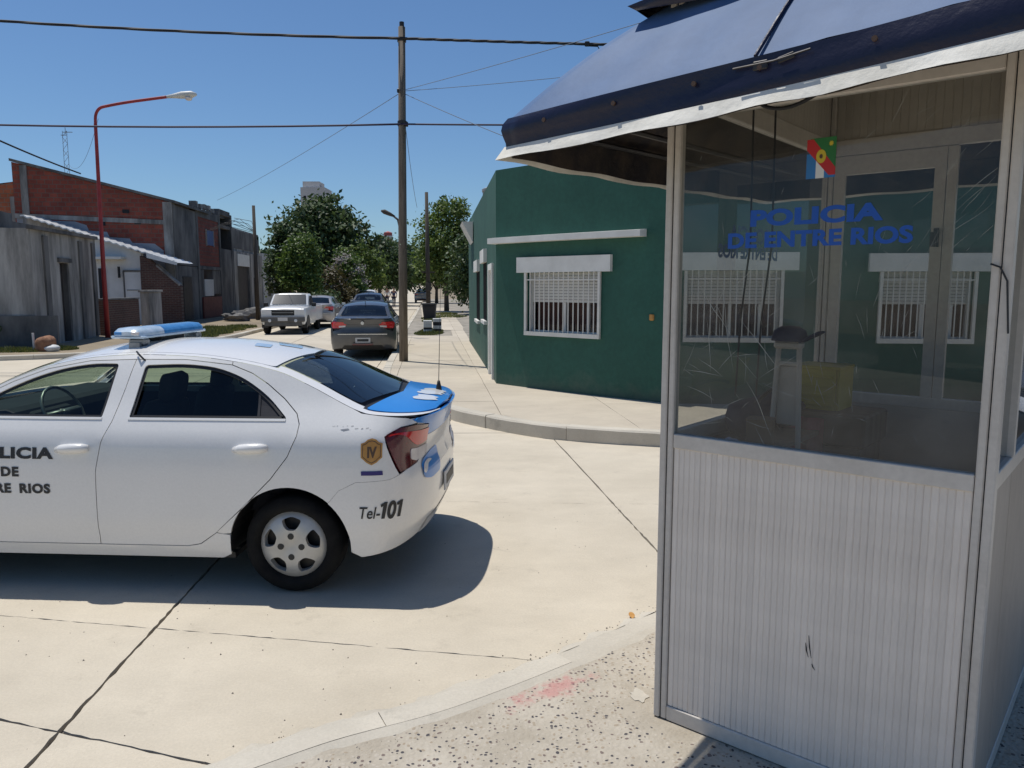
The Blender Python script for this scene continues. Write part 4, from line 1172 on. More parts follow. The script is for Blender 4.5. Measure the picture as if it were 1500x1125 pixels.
grid_slabs(pv, [(-2.0, 25.9), (-1.5, 25.9), (-1.83, 29.1), (-2.3, 29.1)], (-2.45, 17.2), E1.copy(), E2.copy(), (-4, 3), (2, 6), 1.55, 3.1, .165, 'walk')

# near pavement under the booth: exposed pebbles with a worn kerb
KN = catrom([(-3.0, -3), (-2.4, .5), (-1.75, 2.05), (-.92, 2.79), (-.32, 3.13), (.30, 3.60), (.70, 3.95), (1.25, 4.42), (2.2, 4.83), (4, 4.85), (24, 3.3)], 8)
near = pave_base('near_pavement', offset_path(KN, -.09) + [(24, -12), (-3 + .09, -12)], .062, 'aggregate')
kerb_run([p for p in KN if p[1] > -1 and p[0] < 6], .15, .066, near, .95, side=-1, round_=.035, gap=.004, wear=.013)
KNi = offset_path(KN, -.155)
KN2 = [p for p in KNi if p[1] > -2 and p[0] < 8]
# smooth screed band behind the kerb, broken edge towards the pebbles
fine = resample(KN2, .09); w2 = offset_path(fine, -.075)
pl = fine + [(p[0] + rnd.uniform(-.022, .022), p[1] + rnd.uniform(-.022, .022)) for p in reversed(w2)]
mb = MB(); n = len(fine)
mb.add([(p[0], p[1], .070) for p in fine] + [(p[0], p[1], .056) for p in reversed(pl[n:])], [(i, i + 1, n + i + 1, n + i) for i in range(n - 1)])
mb.build('screed_band', 'kerb', near, recalc=False)
# broken mortar fillet where kerb and road meet
fo = resample([p for p in KN if 1.2 < p[1] and p[0] < 2.2], .07); fi = offset_path(fo, .10)
mb = MB(); n = len(fo); vs = [(p[0], p[1], .034) for p in fo]; 
for i, p in enumerate(fi):
    k = rnd.uniform(.35, 1.15); q = fo[i]; vs.append((q[0] + (p[0] - q[0]) * k, q[1] + (p[1] - q[1]) * k, .002))
mb.add(vs, [(i, i + 1, n + i + 1, n + i) for i in range(n - 1)]); mb.build('mortar_fillet', 'kerb', near, recalc=False)
# grit washed along the gutter and over the near pavement
r3 = random.Random(21); vs = []; fs = []
gut = resample([p for p in KN if p[1] > 2.2 and p[0] < 1.6], .01)
for q in range(1500):
    if q < 950:
        a = gut[r3.randrange(len(gut))]; d_ = abs(r3.gauss(0, .05)); x, y = a[0] - .6 * d_ + r3.gauss(0, .01), a[1] + .8 * d_; z = .0
    elif q < 1150: x, y = r3.uniform(-3, 1.5), r3.uniform(2.6, 6); z = .0
    else:
        a = gut[r3.randrange(len(gut))]; d_ = abs(r3.gauss(0, .25)) + .2; x, y = a[0] + .6 * d_, a[1] - .8 * d_; z = .06
    s_ = r3.uniform(.0015, .0055) * (1.4 if r3.random() < .1 else 1); o = len(vs); a0 = r3.uniform(0, 6)
    vs += [(x + s_ * math.cos(a0 + k * 2.09), y + s_ * math.sin(a0 + k * 2.09), z) for k in range(3)] + [(x, y, z + s_ * 1.1)]; fs += [(o, o + 1, o + 3), (o + 1, o + 2, o + 3), (o + 2, o, o + 3)]
mb = MB(); mb.v = vs; mb.f = fs; tag(mb.build('grit', 'grit', recalc=False), 'loose grit scattered along the gutter of the near kerb', 'grit', kind='stuff')
# loose mortar patch left by the booth post and a dry leaf
mb = MB(); pp = [(.545 + .035 * math.cos(a) * rnd.uniform(.7, 1.25), 3.10 + .05 * math.sin(a) * rnd.uniform(.7, 1.25)) for a in np.linspace(0, 6.28, 22)[:-1]]
mb.prism(pp, .052, .066); tag(mb.build('mortar_patch', 'kerb'), 'white dab of mortar on the pebble paving beside the booth post', 'mortar')
mb = MB(); lp = catrom([(0, -.035), (.016, -.01), (.012, .018), (0, .035), (-.014, .016), (-.014, -.012)], 3, True)
mb.add([(x, y, .006 + .25 * abs(x) + .1 * y) for x, y in lp], [tuple(range(len(lp)))]); mb.add([(x, y, .004 + .25 * abs(x) + .1 * y) for x, y in lp], [tuple(reversed(range(len(lp))))])
lf = mb.build('dry_leaf', 'gold', recalc=False); lf.location = (.655, 4.02, .01); tag(lf, 'dry orange leaf lying in the gutter beside the booth', 'leaf')

# left pavement and verge
KL = catrom([(-40, 16.2), (-22, 17.6), (-15, 18.3), (-12.2, 18.9), (-10.6, 20.3), (-9.75, 22.8), (-9.72, 25.5), (-10.02, 30), (-11.9, 48), (-13.4, 62), (-18.5, 112)], 6)
pl_ = pave_base('left_verge', offset_path(KL, .09) + [(-60, 112), (-60, 16)], .11, 'earth')
kerb_run([p for p in KL if p[1] < 62 and p[0] > -25], .15, .125, pl_, 1.6, side=1)

# ---- grass
def grass(name, spots, n, h, seed):
    r2 = random.Random(seed); vs = []; fs = []
    for _ in range(n):
        cx, cy, rx, ry, z = spots[r2.randrange(len(spots))]
        a = r2.uniform(0, 6.283); q = math.sqrt(r2.random()); x = cx + rx * q * math.cos(a); y = cy + ry * q * math.sin(a)
        hh = h * r2.uniform(.4, 1.3) * (1.1 - .6 * q); w = .02 * r2.uniform(.7, 1.6); d = r2.uniform(0, 3.14); lx = r2.uniform(-.5, .5) * hh; ly = r2.uniform(-.5, .5) * hh
        o = len(vs)
        vs += [(x - w * math.cos(d), y - w * math.sin(d), z), (x + w * math.cos(d), y + w * math.sin(d), z), (x + lx, y + ly, z + hh)]; fs.append((o, o + 1, o + 2))
    mb = MB(); mb.v = vs; mb.f = fs
    o = mb.build(name, 'grass', recalc=False); tag(o, kind='stuff'); return o
tag(grass('grass', [(-10.9 - .105 * (y - 27), y, .75, 1.3, .11) for y in (24, 26, 28, 30, 32)] + [(-11.8 - .105 * (y - 27), y, .5, 1.2, .11) for y in (25, 28, 31)], 9000, .16, 3), 'patchy green and dry grass on the left verge before the pickup', 'grass')
tag(grass('grass', [(-13.2, 20.3, 1.1, .5, .11), (-14.8, 20.2, 1.4, .6, .11), (-12.4, 20.8, .6, .5, .11), (-17, 19.8, 1.6, .7, .11)], 6000, .13, 4), 'dry grass strip in front of the grey left house', 'grass')
tag(grass('grass', [(-2.95, 27.3, .5, 1.1, .15), (-3.0, 28.6, .45, .8, .15), (-3.9, 37.5, .45, 1.6, .15), (-4.25, 40.5, .5, 1.5, .15), (-3.5, 43, 1.0, 2, .15), (-4.2, 47, .9, 2, .15)], 7500, .12, 5), 'grass strip along the right kerb round the black bin', 'grass')

# ============================================================ GREEN CORNER BUILDING
TOPZ = 3.70
gb = empty('green_house', 'dark green single storey corner house with white barred windows', 'house', (-.267, 13.0, 0))
GO = Vector((-.267, 13.0))
def gl(x, y, z): return (x - GO.x, y - GO.y, z)
D_OCH = Vector((2.2 + .267, 10.75 - 13.0)).normalized(); L_OCH = (Vector((2.2, 10.75)) - GO).length
D_MAIN = Vector((6.6 - 2.2, 10.36 - 10.75)).normalized(); P_MAIN = Vector((2.2, 10.75))
D_LEFT = Vector((-.099, .995)).normalized()
def bay(base, d, n_out, u, z, out): p = base + d * u + n_out * out; return (p.x - GO.x, p.y - GO.y, z)
N_OCH = Vector((D_OCH.y, -D_OCH.x)); N_OCH = N_OCH if N_OCH.y < 0 else -N_OCH
N_MAIN = Vector((D_MAIN.y, -D_MAIN.x)); N_MAIN = N_MAIN if N_MAIN.y < 0 else -N_MAIN
N_LEFT = Vector((-D_LEFT.y, D_LEFT.x)); N_LEFT = N_LEFT if N_LEFT.x < 0 else -N_LEFT
def facade(mb, base, d, n_out, L, z0, z1, holes, depth=.22, bulge=0.0):
    """wall face with real openings and reveals"""
    vs, tris, loops = fill2d([(0, z0), (L, z0), (L, z1), (0, z1)], holes, .35)
    def bl(u): return bulge * (1 - (2 * u / L - 1) ** 2) if bulge else 0
    mb.add([bay(base, d, n_out, u, z, bl(u)) for u, z in vs], tris)
    for lp in loops[1:]:
        m = len(lp)
        a = [bay(base, d, n_out, u, z, bl(u)) for u, z in lp]; b = [bay(base, d, n_out, u, z, bl(u) - depth) for u, z in lp]
        mb.add(a + b, [(i, (i + 1) % m, m + (i + 1) % m, m + i) for i in range(m)])
w1 = (.735, 2.185, 1.06, 2.02); BUL = .06  # slight bulge added to the flat front so the light grades across it
mb = MB()
def rect(u0, u1, z0, z1): return [(u0, z0), (u1, z0), (u1, z1), (u0, z1)]
facade(mb, GO, D_OCH, N_OCH, L_OCH, -.02, TOPZ, [rect(*w1)], bulge=BUL)
WM = [(.20, 1.50, 1.07, 2.02), (2.80, 4.02, 1.07, 2.0)]
facade(mb, P_MAIN, D_MAIN, N_MAIN, 4.42, -.02, TOPZ, [rect(*w) for w in WM])
LW = 10.4
lw = [(2.35, 3.45, 1.12, 2.28), (4.75, 6.15, 1.02, 2.15)]; ld = (.62, 1.55, .0, 2.15)
facade(mb, GO, D_LEFT, N_LEFT, LW, -.02, TOPZ, [rect(*w) for w in lw] + [rect(.62, 1.55, .02, 2.15)])
# parapet cap, rear faces and flat roof
far_l = GO + D_LEFT * LW; far_r = P_MAIN + D_MAIN * 4.42
och = [GO + D_OCH * (L_OCH * i / 8) + N_OCH * (BUL * (1 - (2 * i / 8 - 1) ** 2)) for i in range(9)]
outer = [far_l] + och + [far_r, far_r + Vector((.5, 8)), far_l + Vector((6, .4))]
mb.add([(p.x - GO.x, p.y - GO.y, TOPZ) for p in outer], [tuple(range(len(outer)))])
for a, b in ((far_r, far_r + Vector((.5, 8))), (far_r + Vector((.5, 8)), far_l + Vector((6, .4))), (far_l + Vector((6, .4)), far_l)):
    mb.add([gl(a.x, a.y, -.02), gl(b.x, b.y, -.02), gl(b.x, b.y, TOPZ), gl(a.x, a.y, TOPZ)], [(0, 1, 2, 3)])
mb.build('wall', 'green', gb, recalc=False)
# dark back of the rooms so the openings do not show the sky
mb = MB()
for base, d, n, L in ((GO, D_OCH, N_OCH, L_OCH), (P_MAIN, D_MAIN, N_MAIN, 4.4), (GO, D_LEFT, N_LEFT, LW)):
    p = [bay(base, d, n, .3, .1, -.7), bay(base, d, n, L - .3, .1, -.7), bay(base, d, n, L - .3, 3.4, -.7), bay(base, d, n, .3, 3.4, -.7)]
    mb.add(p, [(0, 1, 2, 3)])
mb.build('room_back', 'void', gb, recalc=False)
def bx(mb, base, d, n, u0, u1, z0, z1, o0, o1):
    pts = [bay(base, d, n, u, z, o) for o in (o0, o1) for (u, z) in ((u0, z0), (u1, z0), (u1, z1), (u0, z1))]
    mb.add(pts, [(0, 1, 2, 3), (7, 6, 5, 4), (0, 4, 5, 1), (1, 5, 6, 2), (2, 6, 7, 3), (3, 7, 4, 0)])
bar_mesh = {}
def barred_window(base, d, n, w, shut, o=0.0, nb=15, lint=True):
    u0, u1, z0, z1 = w
    fr = MB(); t = .05
    bx(fr, base, d, n, u0 + .002, u0 + t, z0, z1, o - .09, o - .15); bx(fr, base, d, n, u1 - t, u1 - .002, z0, z1, o - .09, o - .15)
    bx(fr, base, d, n, u0 + t, u1 - t, z1 - t, z1 - .002, o - .09, o - .15); bx(fr, base, d, n, u0 + t, u1 - t, z0 + .002, z0 + t, o - .09, o - .15)
    um = (u0 + u1) / 2
    for c_ in (um - .02, um + (u1 - u0) * .30): bx(fr, base, d, n, c_ - .022, c_ + .022, z0 + t, shut, o - .095, o - .145)
    win = fr.build('window', 'white_paint', gb)
    p = MB(); p.quad(bay(base, d, n, u0 + t, z0 + t, o - .12), bay(base, d, n, u1 - t, z0 + t, o - .12), bay(base, d, n, u1 - t, shut, o - .12), bay(base, d, n, u0 + t, shut, o - .12)); p.build('pane', 'pane', win, recalc=False)
    cu = MB(); k = 40; vs = []
    for i in range(k + 1):
        u = u0 + t + (u1 - u0 - 2 * t) * i / k; off = o - .20 + .018 * math.sin(i * 1.3)
        vs += [bay(base, d, n, u, z0 + .02, off), bay(base, d, n, u, shut + .05, off)]
    cu.add(vs, [(2 * i, 2 * i + 2, 2 * i + 3, 2 * i + 1) for i in range(k)]); cu.build('curtain', 'curtain', win, smooth=True, recalc=False)
    # roller shutter half way down, slat by slat
    zs = shut
    while zs < z1 - t - .01:
        s = MB(); ze = min(zs + .043, z1 - t); bx(s, base, d, n, u0 + t, u1 - t, zs + .003, ze, o - .082, o - .094); s.build('shutter_slat', 'shutter', win); zs += .046
    # grille: a slim frame with upright bars
    g = MB(); gi = .035
    bx(g, base, d, n, u0 - .02, u1 + .02, z0 - .035, z0 + .03, o + .005, o + .05)
    bx(g, base, d, n, u0 - .02, u0 + .02, z0 + .03, z1, o + .005, o + .045); bx(g, base, d, n, u1 - .02, u1 + .02, z0 + .03, z1, o + .005, o + .045)
    bx(g, base, d, n, u0 + .02, u1 - .02, z1 - .12, z1 - .102, o + .018, o + .034)
    g.build('grille_frame', 'bar_white', win)
    key = round(z1 - z0, 2)
    if key not in bar_mesh:
        b_ = MB(); b_.box((0, 0, (z1 - z0) / 2), (.014, .014, z1 - z0 + .03)); bar_mesh[key] = b_.build('bar', 'bar_white'); first = bar_mesh[key]
    else: first = None
    for i in range(1, nb):
        u = u0 + (u1 - u0) * i / nb; p = bay(base, d, n, u, z0, o + .026)
        if first is not None: b2 = first; first = None
        else: b2 = dup(bar_mesh[key])
        b2.parent = win; b2.location = p; b2.rotation_euler = (0, 0, math.atan2(d.y, d.x))
    if lint:
        l = MB(); bx(l, base, d, n, u0 - .175, u1 + .205, z1 + .003, z1 + .245, o - .02, o + .055); l.build('lintel', 'white_paint', win)
    return win
def bul_at(u): return BUL * (1 - (2 * u / L_OCH - 1) ** 2)
barred_window(GO, D_OCH, N_OCH, w1, 1.555, o=bul_at(1.45))
barred_window(P_MAIN, D_MAIN, N_MAIN, WM[0], 1.56); barred_window(P_MAIN, D_MAIN, N_MAIN, WM[1], 1.56)
mb = MB()
vs = []
for i in range(9):
    u = -.04 + (2.985) * i / 8; o0 = bul_at(u) - .03; o1 = bul_at(u) + .17
    vs += [bay(GO, D_OCH, N_OCH, u, 2.50, o0), bay(GO, D_OCH, N_OCH, u, 2.50, o1), bay(GO, D_OCH, N_OCH, u, 2.59, o1), bay(GO, D_OCH, N_OCH, u, 2.61, o0)]
mb.add(vs, [(4 * i + k, 4 * i + (k + 1) % 4, 4 * i + 4 + (k + 1) % 4, 4 * i + 4 + k) for i in range(8) for k in range(4)] + [(0, 1, 2, 3), (35, 34, 33, 32)])
mb.build('ledge', 'white_paint', gb)
# windows and door on the side street
for w in lw:
    u0, u1, z0, z1 = w
    f_ = MB(); bx(f_, GO, D_LEFT, N_LEFT, u0 - .06, u1 + .06, z1, z1 + .26, -.05, .07); bx(f_, GO, D_LEFT, N_LEFT, u0 - .02, u1 + .02, z0 - .07, z0 - .002, -.05, .06)
    bx(f_, GO, D_LEFT, N_LEFT, u0 + .002, u0 + .07, z0, z1, -.04, -.10); bx(f_, GO, D_LEFT, N_LEFT, u1 - .07, u1 - .002, z0, z1, -.04, -.10)
    w_ = f_.build('window', 'white_paint', gb)
    p = MB(); p.quad(bay(GO, D_LEFT, N_LEFT, u0, z0, -.08), bay(GO, D_LEFT, N_LEFT, u1, z0, -.08), bay(GO, D_LEFT, N_LEFT, u1, z1, -.08), bay(GO, D_LEFT, N_LEFT, u0, z1, -.08)); p.build('pane', 'pane', w_, recalc=False)
    for i in range(1, 9):
        u = u0 + (u1 - u0) * i / 9; b_ = MB(); bx(b_, GO, D_LEFT, N_LEFT, u - .007, u + .007, z0, z1, -.01, .004); b_.build('bar', 'ash', w_)
dr = MB(); bx(dr, GO, D_LEFT, N_LEFT, ld[0] + .05, ld[1] - .05, .12, ld[3] - .05, -.12, -.16); do = dr.build('door', 'white_paint', gb)
fr = MB()
for u in (ld[0], ld[1] - .06): bx(fr, GO, D_LEFT, N_LEFT, u - .05, u + .09, .16, ld[3] + .06, -.10, .035)
bx(fr, GO, D_LEFT, N_LEFT, ld[0] + .09, ld[1] - .11, ld[3] - .05, ld[3] + .06, -.10, .035); fr.build('door_frame', 'white_paint', do)
mb = MB(); mb.extr([bay(GO, D_LEFT, N_LEFT, 7.4, 3.48, .02), bay(GO, D_LEFT, N_LEFT, 7.4, 3.48, .30), bay(GO, D_LEFT, N_LEFT, 7.4, 2.95, .02)], (D_LEFT.x * 1.5, D_LEFT.y * 1.5, 0)); mb.build('porch_bracket', 'white_paint', gb)
mb = MB(); mb.lathe([(.36, 0), (.38, .08), (.38, .42), (.40, .44), (.40, .50), (.22, .58), (.0, .60)], 20, 'z', gl(-.35, 19.6, TOPZ)); mb.build('roof_tank', 'tank_grey', gb, angle=R(40))
mb = MB(); p = bay(GO, D_OCH, N_OCH, 3.06, 1.37, .02); mb.box(p, (.07, .05, .09), rz=math.atan2(D_OCH.y, D_OCH.x), bev=.01); mb.build('bell_push', 'gold', gb)

# white garden wall past the house, with a shrub behind it
ww = empty('garden_wall', 'white rendered garden wall to the right of the green house', 'wall', (6.62, 10.36, 0))
mb = MB(); mb.box((5.0, -.44, 1.0), (10, .2, 2.05), rz=math.atan2(-.0872, .9962)); mb.build('wall', 'white_wall', ww)
mb = MB(); mb.box((5.0, -.44, 2.055), (10, .28, .06), rz=math.atan2(-.0872, .9962)); mb.build('coping', 'white_paint', ww)

# ============================================================ BOOTH
BW, BD = 1.12, 1.75
bo = empty('police_booth', 'white aluminium police booth with scratched glass and navy canopy', 'booth', (.575, 2.945, .066), R(-40.1))
def bbox(mb, u0, u1, v0, v1, z0, z1, bev=0.0): return mb.box(((u0 + u1) / 2, (v0 + v1) / 2, (z0 + z1) / 2), (u1 - u0, v1 - v0, z1 - z0), bev=bev)
HT = 2.86
Zs, Zp, Zk, Zh, Zr = 1.172, 1.117, .062, 2.345, 2.50
for u in (0, BW):
    for v in (0, BD):
        mb = MB(); su = 1 if u == 0 else -1; sv = 1 if v == 0 else -1
        bbox(mb, min(u, u + su * .026), max(u, u + su * .026), min(v, v + sv * .052), max(v, v + sv * .052), 0, HT - .06, .004)
        bbox(mb, min(u + su * .030, u + su * .054), max(u + su * .030, u + su * .054), min(v + sv * .004, v + sv * .048), max(v + sv * .004, v + sv * .048), .0, HT - .06, .004)
        mb.build('corner_post', 'alu', bo)
        mb = MB(); bbox(mb, min(u + su * .024, u + su * .032), max(u + su * .024, u + su * .032), min(v + sv * .010, v + sv * .04), max(v + sv * .010, v + sv * .04), 0, HT - .1); mb.build('post_gasket', 'black', bo)
def rails(side):
    """bottom, sill, header and top rails of one side"""
    out = []
    for z0, z1 in ((0.0, Zk - .002), (Zp, Zs), (Zh if side == 'front' else 2.42, 2.44 if side == 'front' else Zr), (HT - .08, HT - .002)):
        mb = MB()
        if side == 'front': bbox(mb, .056, BW - .056, .004, .044, z0, z1, .003)
        elif side == 'back': bbox(mb, .056, BW - .056, BD - .044, BD - .004, z0, z1, .003)
        elif side == 'left': bbox(mb, .004, .044, .056, BD - .056, z0, z1, .003)
        else: bbox(mb, BW - .044, BW - .004, .056, BD - .056, z0, z1, .003)
        mb.build('rail', 'alu', bo)
for s in ('front', 'left', 'right', 'back'): rails(s)
def slat_mesh(w, h, name, m):
    """one V-grooved board"""
    mb = MB(); e = .0035
    prof = [(-w / 2, .0022), (-w / 2 + e, 0), (w / 2 - e, 0), (w / 2, .0022), (w / 2, .014), (-w / 2, .014)]
    n = len(prof)
    mb.add([(x, y, 0) for x, y in prof] + [(x, y, h) for x, y in prof], [(i, (i + 1) % n, n + (i + 1) % n, n + i) for i in range(n)] + [tuple(range(n)), tuple(range(2 * n - 1, n - 1, -1))])
    return mb.build(name, m, bo)
slat_cache = {}
def slats(side, z0, z1, inward=False, m='slat', n=None):
    L = (BW if side in ('front', 'back') else BD) - .114
    n = n or int(round(L / .0225)); w = L / n; key = (round(w, 4), round(z1 - z0, 3), m)
    first = key not in slat_cache
    if first: slat_cache[key] = slat_mesh(w - .0002, z1 - z0, 'slat', m)
    for i in range(n):
        o = slat_cache[key] if (first and i == 0) else dup(slat_cache[key], bo)
        a = .057 + w * (i + .5); d = rnd.uniform(-.0006, .0006)
        if side == 'front': o.location = (a, .012 + d, z0); o.rotation_euler = (0, 0, math.pi if inward else 0)
        elif side == 'back': o.location = (a, BD - .012 + d, z0); o.rotation_euler = (0, 0, math.pi if not inward else 0)
        elif side == 'right': o.location = (BW - .012 + d, a, z0); o.rotation_euler = (0, 0, math.pi / 2)
        else: o.location = (.012 + d, a, z0); o.rotation_euler = (0, 0, -math.pi / 2)
        if inward:
            if side == 'back': o.location.y = BD - .03
            if side == 'left': o.location.x = .03; o.rotation_euler = (0, 0, math.pi / 2)
slats('front', Zk, Zp - .001)
for a, b in ((.058, .40), (.407, BD - .058)):
    mb = MB(); bbox(mb, BW - .020, BW - .008, a, b, Zk, Zp - .002, .002); mb.build('side_board', 'board', bo)
slats('left', Zk, Zp - .001, n=40); slats('back', Zk, Zp - .001, n=30)
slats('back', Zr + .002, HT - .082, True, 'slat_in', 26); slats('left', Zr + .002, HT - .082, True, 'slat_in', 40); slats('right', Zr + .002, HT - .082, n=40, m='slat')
# inner lining of the low walls, floor, ceiling
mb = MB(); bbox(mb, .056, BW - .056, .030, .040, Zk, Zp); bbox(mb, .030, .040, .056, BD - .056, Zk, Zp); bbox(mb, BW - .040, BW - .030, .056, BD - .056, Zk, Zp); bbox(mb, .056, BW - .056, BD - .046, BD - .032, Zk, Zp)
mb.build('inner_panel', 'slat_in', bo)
mb = MB(); bbox(mb, .03, BW - .03, .03, BD - .03, .0, .03); mb.build('floor', 'floor_in', bo)
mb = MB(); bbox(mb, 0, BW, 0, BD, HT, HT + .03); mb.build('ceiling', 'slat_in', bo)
mb = MB(); bbox(mb, .056, BW - .056, .046, .056, 2.44, HT - .08); mb.build('fascia', 'alu', bo)
# glass
mb = MB(); v = .022; mb.quad((.054, v, Zs), (BW - .054, v, Zs), (BW - .054, v, Zh), (.054, v, Zh)); gf = mb.build('front_glass', 'booth_glass', bo, recalc=False)
mb = MB(); mb.quad((.022, BD - .054, Zs), (.022, .054, Zs), (.022, .054, 2.42), (.022, BD - .054, 2.42)); gl_ = mb.build('side_glass', 'booth_glass_back', bo, recalc=False)
mb = MB(); q = BD * .62; mb.quad((BW - .022, .054, Zs), (BW - .022, BD - .054, Zs), (BW - .022, BD - .054, 2.42), (BW - .022, .054, 2.42)); mb.build('side_glass', 'booth_glass_back', bo, recalc=False)
mb = MB(); bbox(mb, BW - .040, BW - .002, .36, .40, Zs + .001, 2.419); mb.build('mullion', 'alu', bo)
# back: door leaf with lock stile and a narrow light
mb = MB()
for u0, u1 in ((.058, .112), (.54, .592)): bbox(mb, u0, u1, BD - .040, BD - .006, .07, 2.415)
bbox(mb, .112, .54, BD - .040, BD - .006, 2.32, 2.415); bbox(mb, .112, .54, BD - .040, BD - .006, .07, .14); bbox(mb, .112, .54, BD - .040, BD - .006, Zp + .004, Zs - .004)
door = mb.build('door', 'alu', bo)
mb = MB(); bbox(mb, .560, .580, BD - .075, BD - .040, 1.93, 2.02); bbox(mb, .552, .575, BD - .105, BD - .085, 1.93, 2.0); mb.build('handle', 'black', door)
mb = MB(); bbox(mb, .596, .640, BD - .042, BD - .004, Zs, 2.415); mb.build('door_jamb', 'alu', bo)
mb = MB(); mb.quad((.112, BD - .022, Zs), (.54, BD - .022, Zs), (.54, BD - .022, 2.32), (.112, BD - .022, 2.32)); mb.build('door_glass', 'booth_glass_back', door, recalc=False)
mb = MB(); mb.quad((.640, BD - .022, Zs), (BW - .054, BD - .022, Zs), (BW - .054, BD - .022, 2.42), (.640, BD - .022, 2.42)); mb.build('back_glass', 'booth_glass_back', bo, recalc=False)
# lettering on the front glass and, seen from inside, on the side glass
def glass_text(geo, u, z, name, m, parent, front=True, tilt=0.0):
    vs, fs = geo; c, s_ = math.cos(tilt), math.sin(tilt)
    if front: pv = [(u + x * c - y * s_, .0205, z + x * s_ + y * c) for x, y in vs]
    else: pv = [(.0205, u - x, z + y) for x, y in vs]
    return MB().add(pv, fs).build(name, m, parent, recalc=False)
def glass_words(geo, *a):
    for g in words(geo, .028): glass_text(g, *a)
zb = -.066
glass_text(text_geo('POLICIA', .072, 1.56, .0036, sp=1.04), .537, 2.012 + zb, 'lettering', 'glass_blue', gf)
glass_words(text_geo('DE ENTRE RIOS', .070, 1.22, .0030, sp=1.03), .545, 1.938 + zb, 'lettering', 'glass_blue', gf)
glass_text(text_geo('POLICIA', .094, 1.19, .0042, sp=1.03), .74, 1.995 + zb, 'lettering', 'glass_blue', gl_, False)
glass_words(text_geo('DE ENTRE RIOS', .075, 1.24, .0036), .74, 1.925 + zb, 'lettering', 'glass_blue', gl_, False)
# flag sticker: blue and white stripes below a red diagonal, green with a yellow star above, yellow badge in the middle
fu0, fu1, fz0, fz1 = .512, .606, 2.155 + zb, 2.284 + zb
def fl(x, y, d=.0): return (fu0 + (fu1 - fu0) * x, .0195 - d, fz0 + (fz1 - fz0) * y)
sticker = MB().add([fl(0, 0), fl(.33, 0), fl(.33, .62), fl(0, .62)], [(0, 1, 2, 3)]).add([fl(.62, 0), fl(1, 0), fl(1, .62), fl(.62, .62)], [(0, 1, 2, 3)]).build('flag_sticker', 'flag_blue', gf, recalc=False)
MB().add([fl(.33, 0, .0002), fl(.62, 0, .0002), fl(.62, .6, .0002), fl(.33, .6, .0002)], [(0, 1, 2, 3)]).build('white_stripe', 'flag_white', sticker, recalc=False)
MB().add([fl(.1, 1, .0003), fl(1, 1, .0003), fl(1, .12, .0003)], [(0, 1, 2)]).build('green_field', 'flag_green', sticker, recalc=False)
MB().add([fl(0, .98, .0006), fl(0, .72, .0006), fl(.78, .06, .0006), fl(1, .06, .0006), fl(1, .24, .0006), fl(.22, .98, .0006)], [(0, 1, 2, 3, 4, 5)]).build('red_band', 'flag_red', sticker, recalc=False)
MB().add([fl(.5 + .17 * math.cos(a), .54 + .17 * math.sin(a), .0009) for a in np.linspace(0, 6.283, 20)[:-1]], [tuple(range(19))]).add([fl(.83 + .09 * math.cos(a) * (1 if i % 2 else .6), .84 + .075 * math.sin(a) * (1 if i % 2 else .6), .0009) for i, a in enumerate(np.linspace(0, 6.283, 17)[:-1])], [tuple(range(16))]).build('yellow_badge', 'flag_yellow', sticker, recalc=False)
MB().add([fl(.5 + .06 * math.cos(a), .54 + .06 * math.sin(a), .0012) for a in np.linspace(0, 6.283, 9)[:-1]], [tuple(range(8))]).build('badge_centre', 'badge_dark', sticker, recalc=False)
# scratches on the front glass
mb = MB(); r2 = random.Random(11)
def scr(u, z, ang, ln, w):
    pts = [(u, z)]; a = ang
    for i in range(6): a += r2.uniform(-.12, .12); pts.append((pts[-1][0] + ln / 6 * math.cos(a), pts[-1][1] + ln / 6 * math.sin(a)))
    vs = []
    for i, (x, y) in enumerate(pts):
        ww_ = w * (1 - abs(i - 3) / 3.4); vs += [(x - ww_ * math.sin(a), .0208, y + ww_ * math.cos(a)), (x + ww_ * math.sin(a), .0208, y - ww_ * math.cos(a))]
    vs = [(min(max(p[0], .058), BW - .058), p[1], min(max(p[2], Zs + .004), Zh - .004)) for p in vs]
    mb.add(vs, [(2 * i, 2 * i + 1, 2 * i + 3, 2 * i + 2) for i in range(6)])
for _ in range(26): scr(r2.uniform(.80, 1.03), r2.uniform(1.75, 2.25), R(r2.uniform(28, 58)), r2.uniform(.03, .22), r2.uniform(.0003, .0008))
for _ in range(60): scr(r2.uniform(.08, 1.0), r2.uniform(1.2, 2.2), R(r2.uniform(-80, 80)), r2.uniform(.015, .07), r2.uniform(.0003, .0006))
for _ in range(22): scr(r2.uniform(.56, .78), r2.uniform(1.3, 1.85), R(r2.uniform(70, 110)), r2.uniform(.02, .10), r2.uniform(.0003, .0006))
for _ in range(26): scr(r2.uniform(.07, .40), r2.uniform(1.22, 1.75), R(r2.uniform(-85, 85)), r2.uniform(.05, .20), r2.uniform(.0005, .0010))
for u, z, a, l in ((.12, 1.78, -62, .3), (.22, 1.76, -70, .34), (.17, 1.62, -75, .2), (.30, 1.62, -55, .25), (.76, 2.22, 58, .14), (.66, 2.17, 47, .1), (.08, 1.42, 5, .16), (.10, 1.36, -12, .12), (.33, 1.40, -60, .22)): scr(u, z, R(a), l, .0011)
tag(mb.build('glass_scratches', 'scratch', gf, recalc=False), kind='stuff')
# dents and scuffs low on the front slats
mb = MB()
for u, z, l in ((.590, .49, .05), (.615, .42, .02), (.60, .52, .08)): mb.tube([(u, .0115, z), (u + .004, .0112, z - l * .5), (u + .012, .0115, z - l)], [.0010, .0022, .0008], 5)
mb.build('scuff', 'ash', bo)
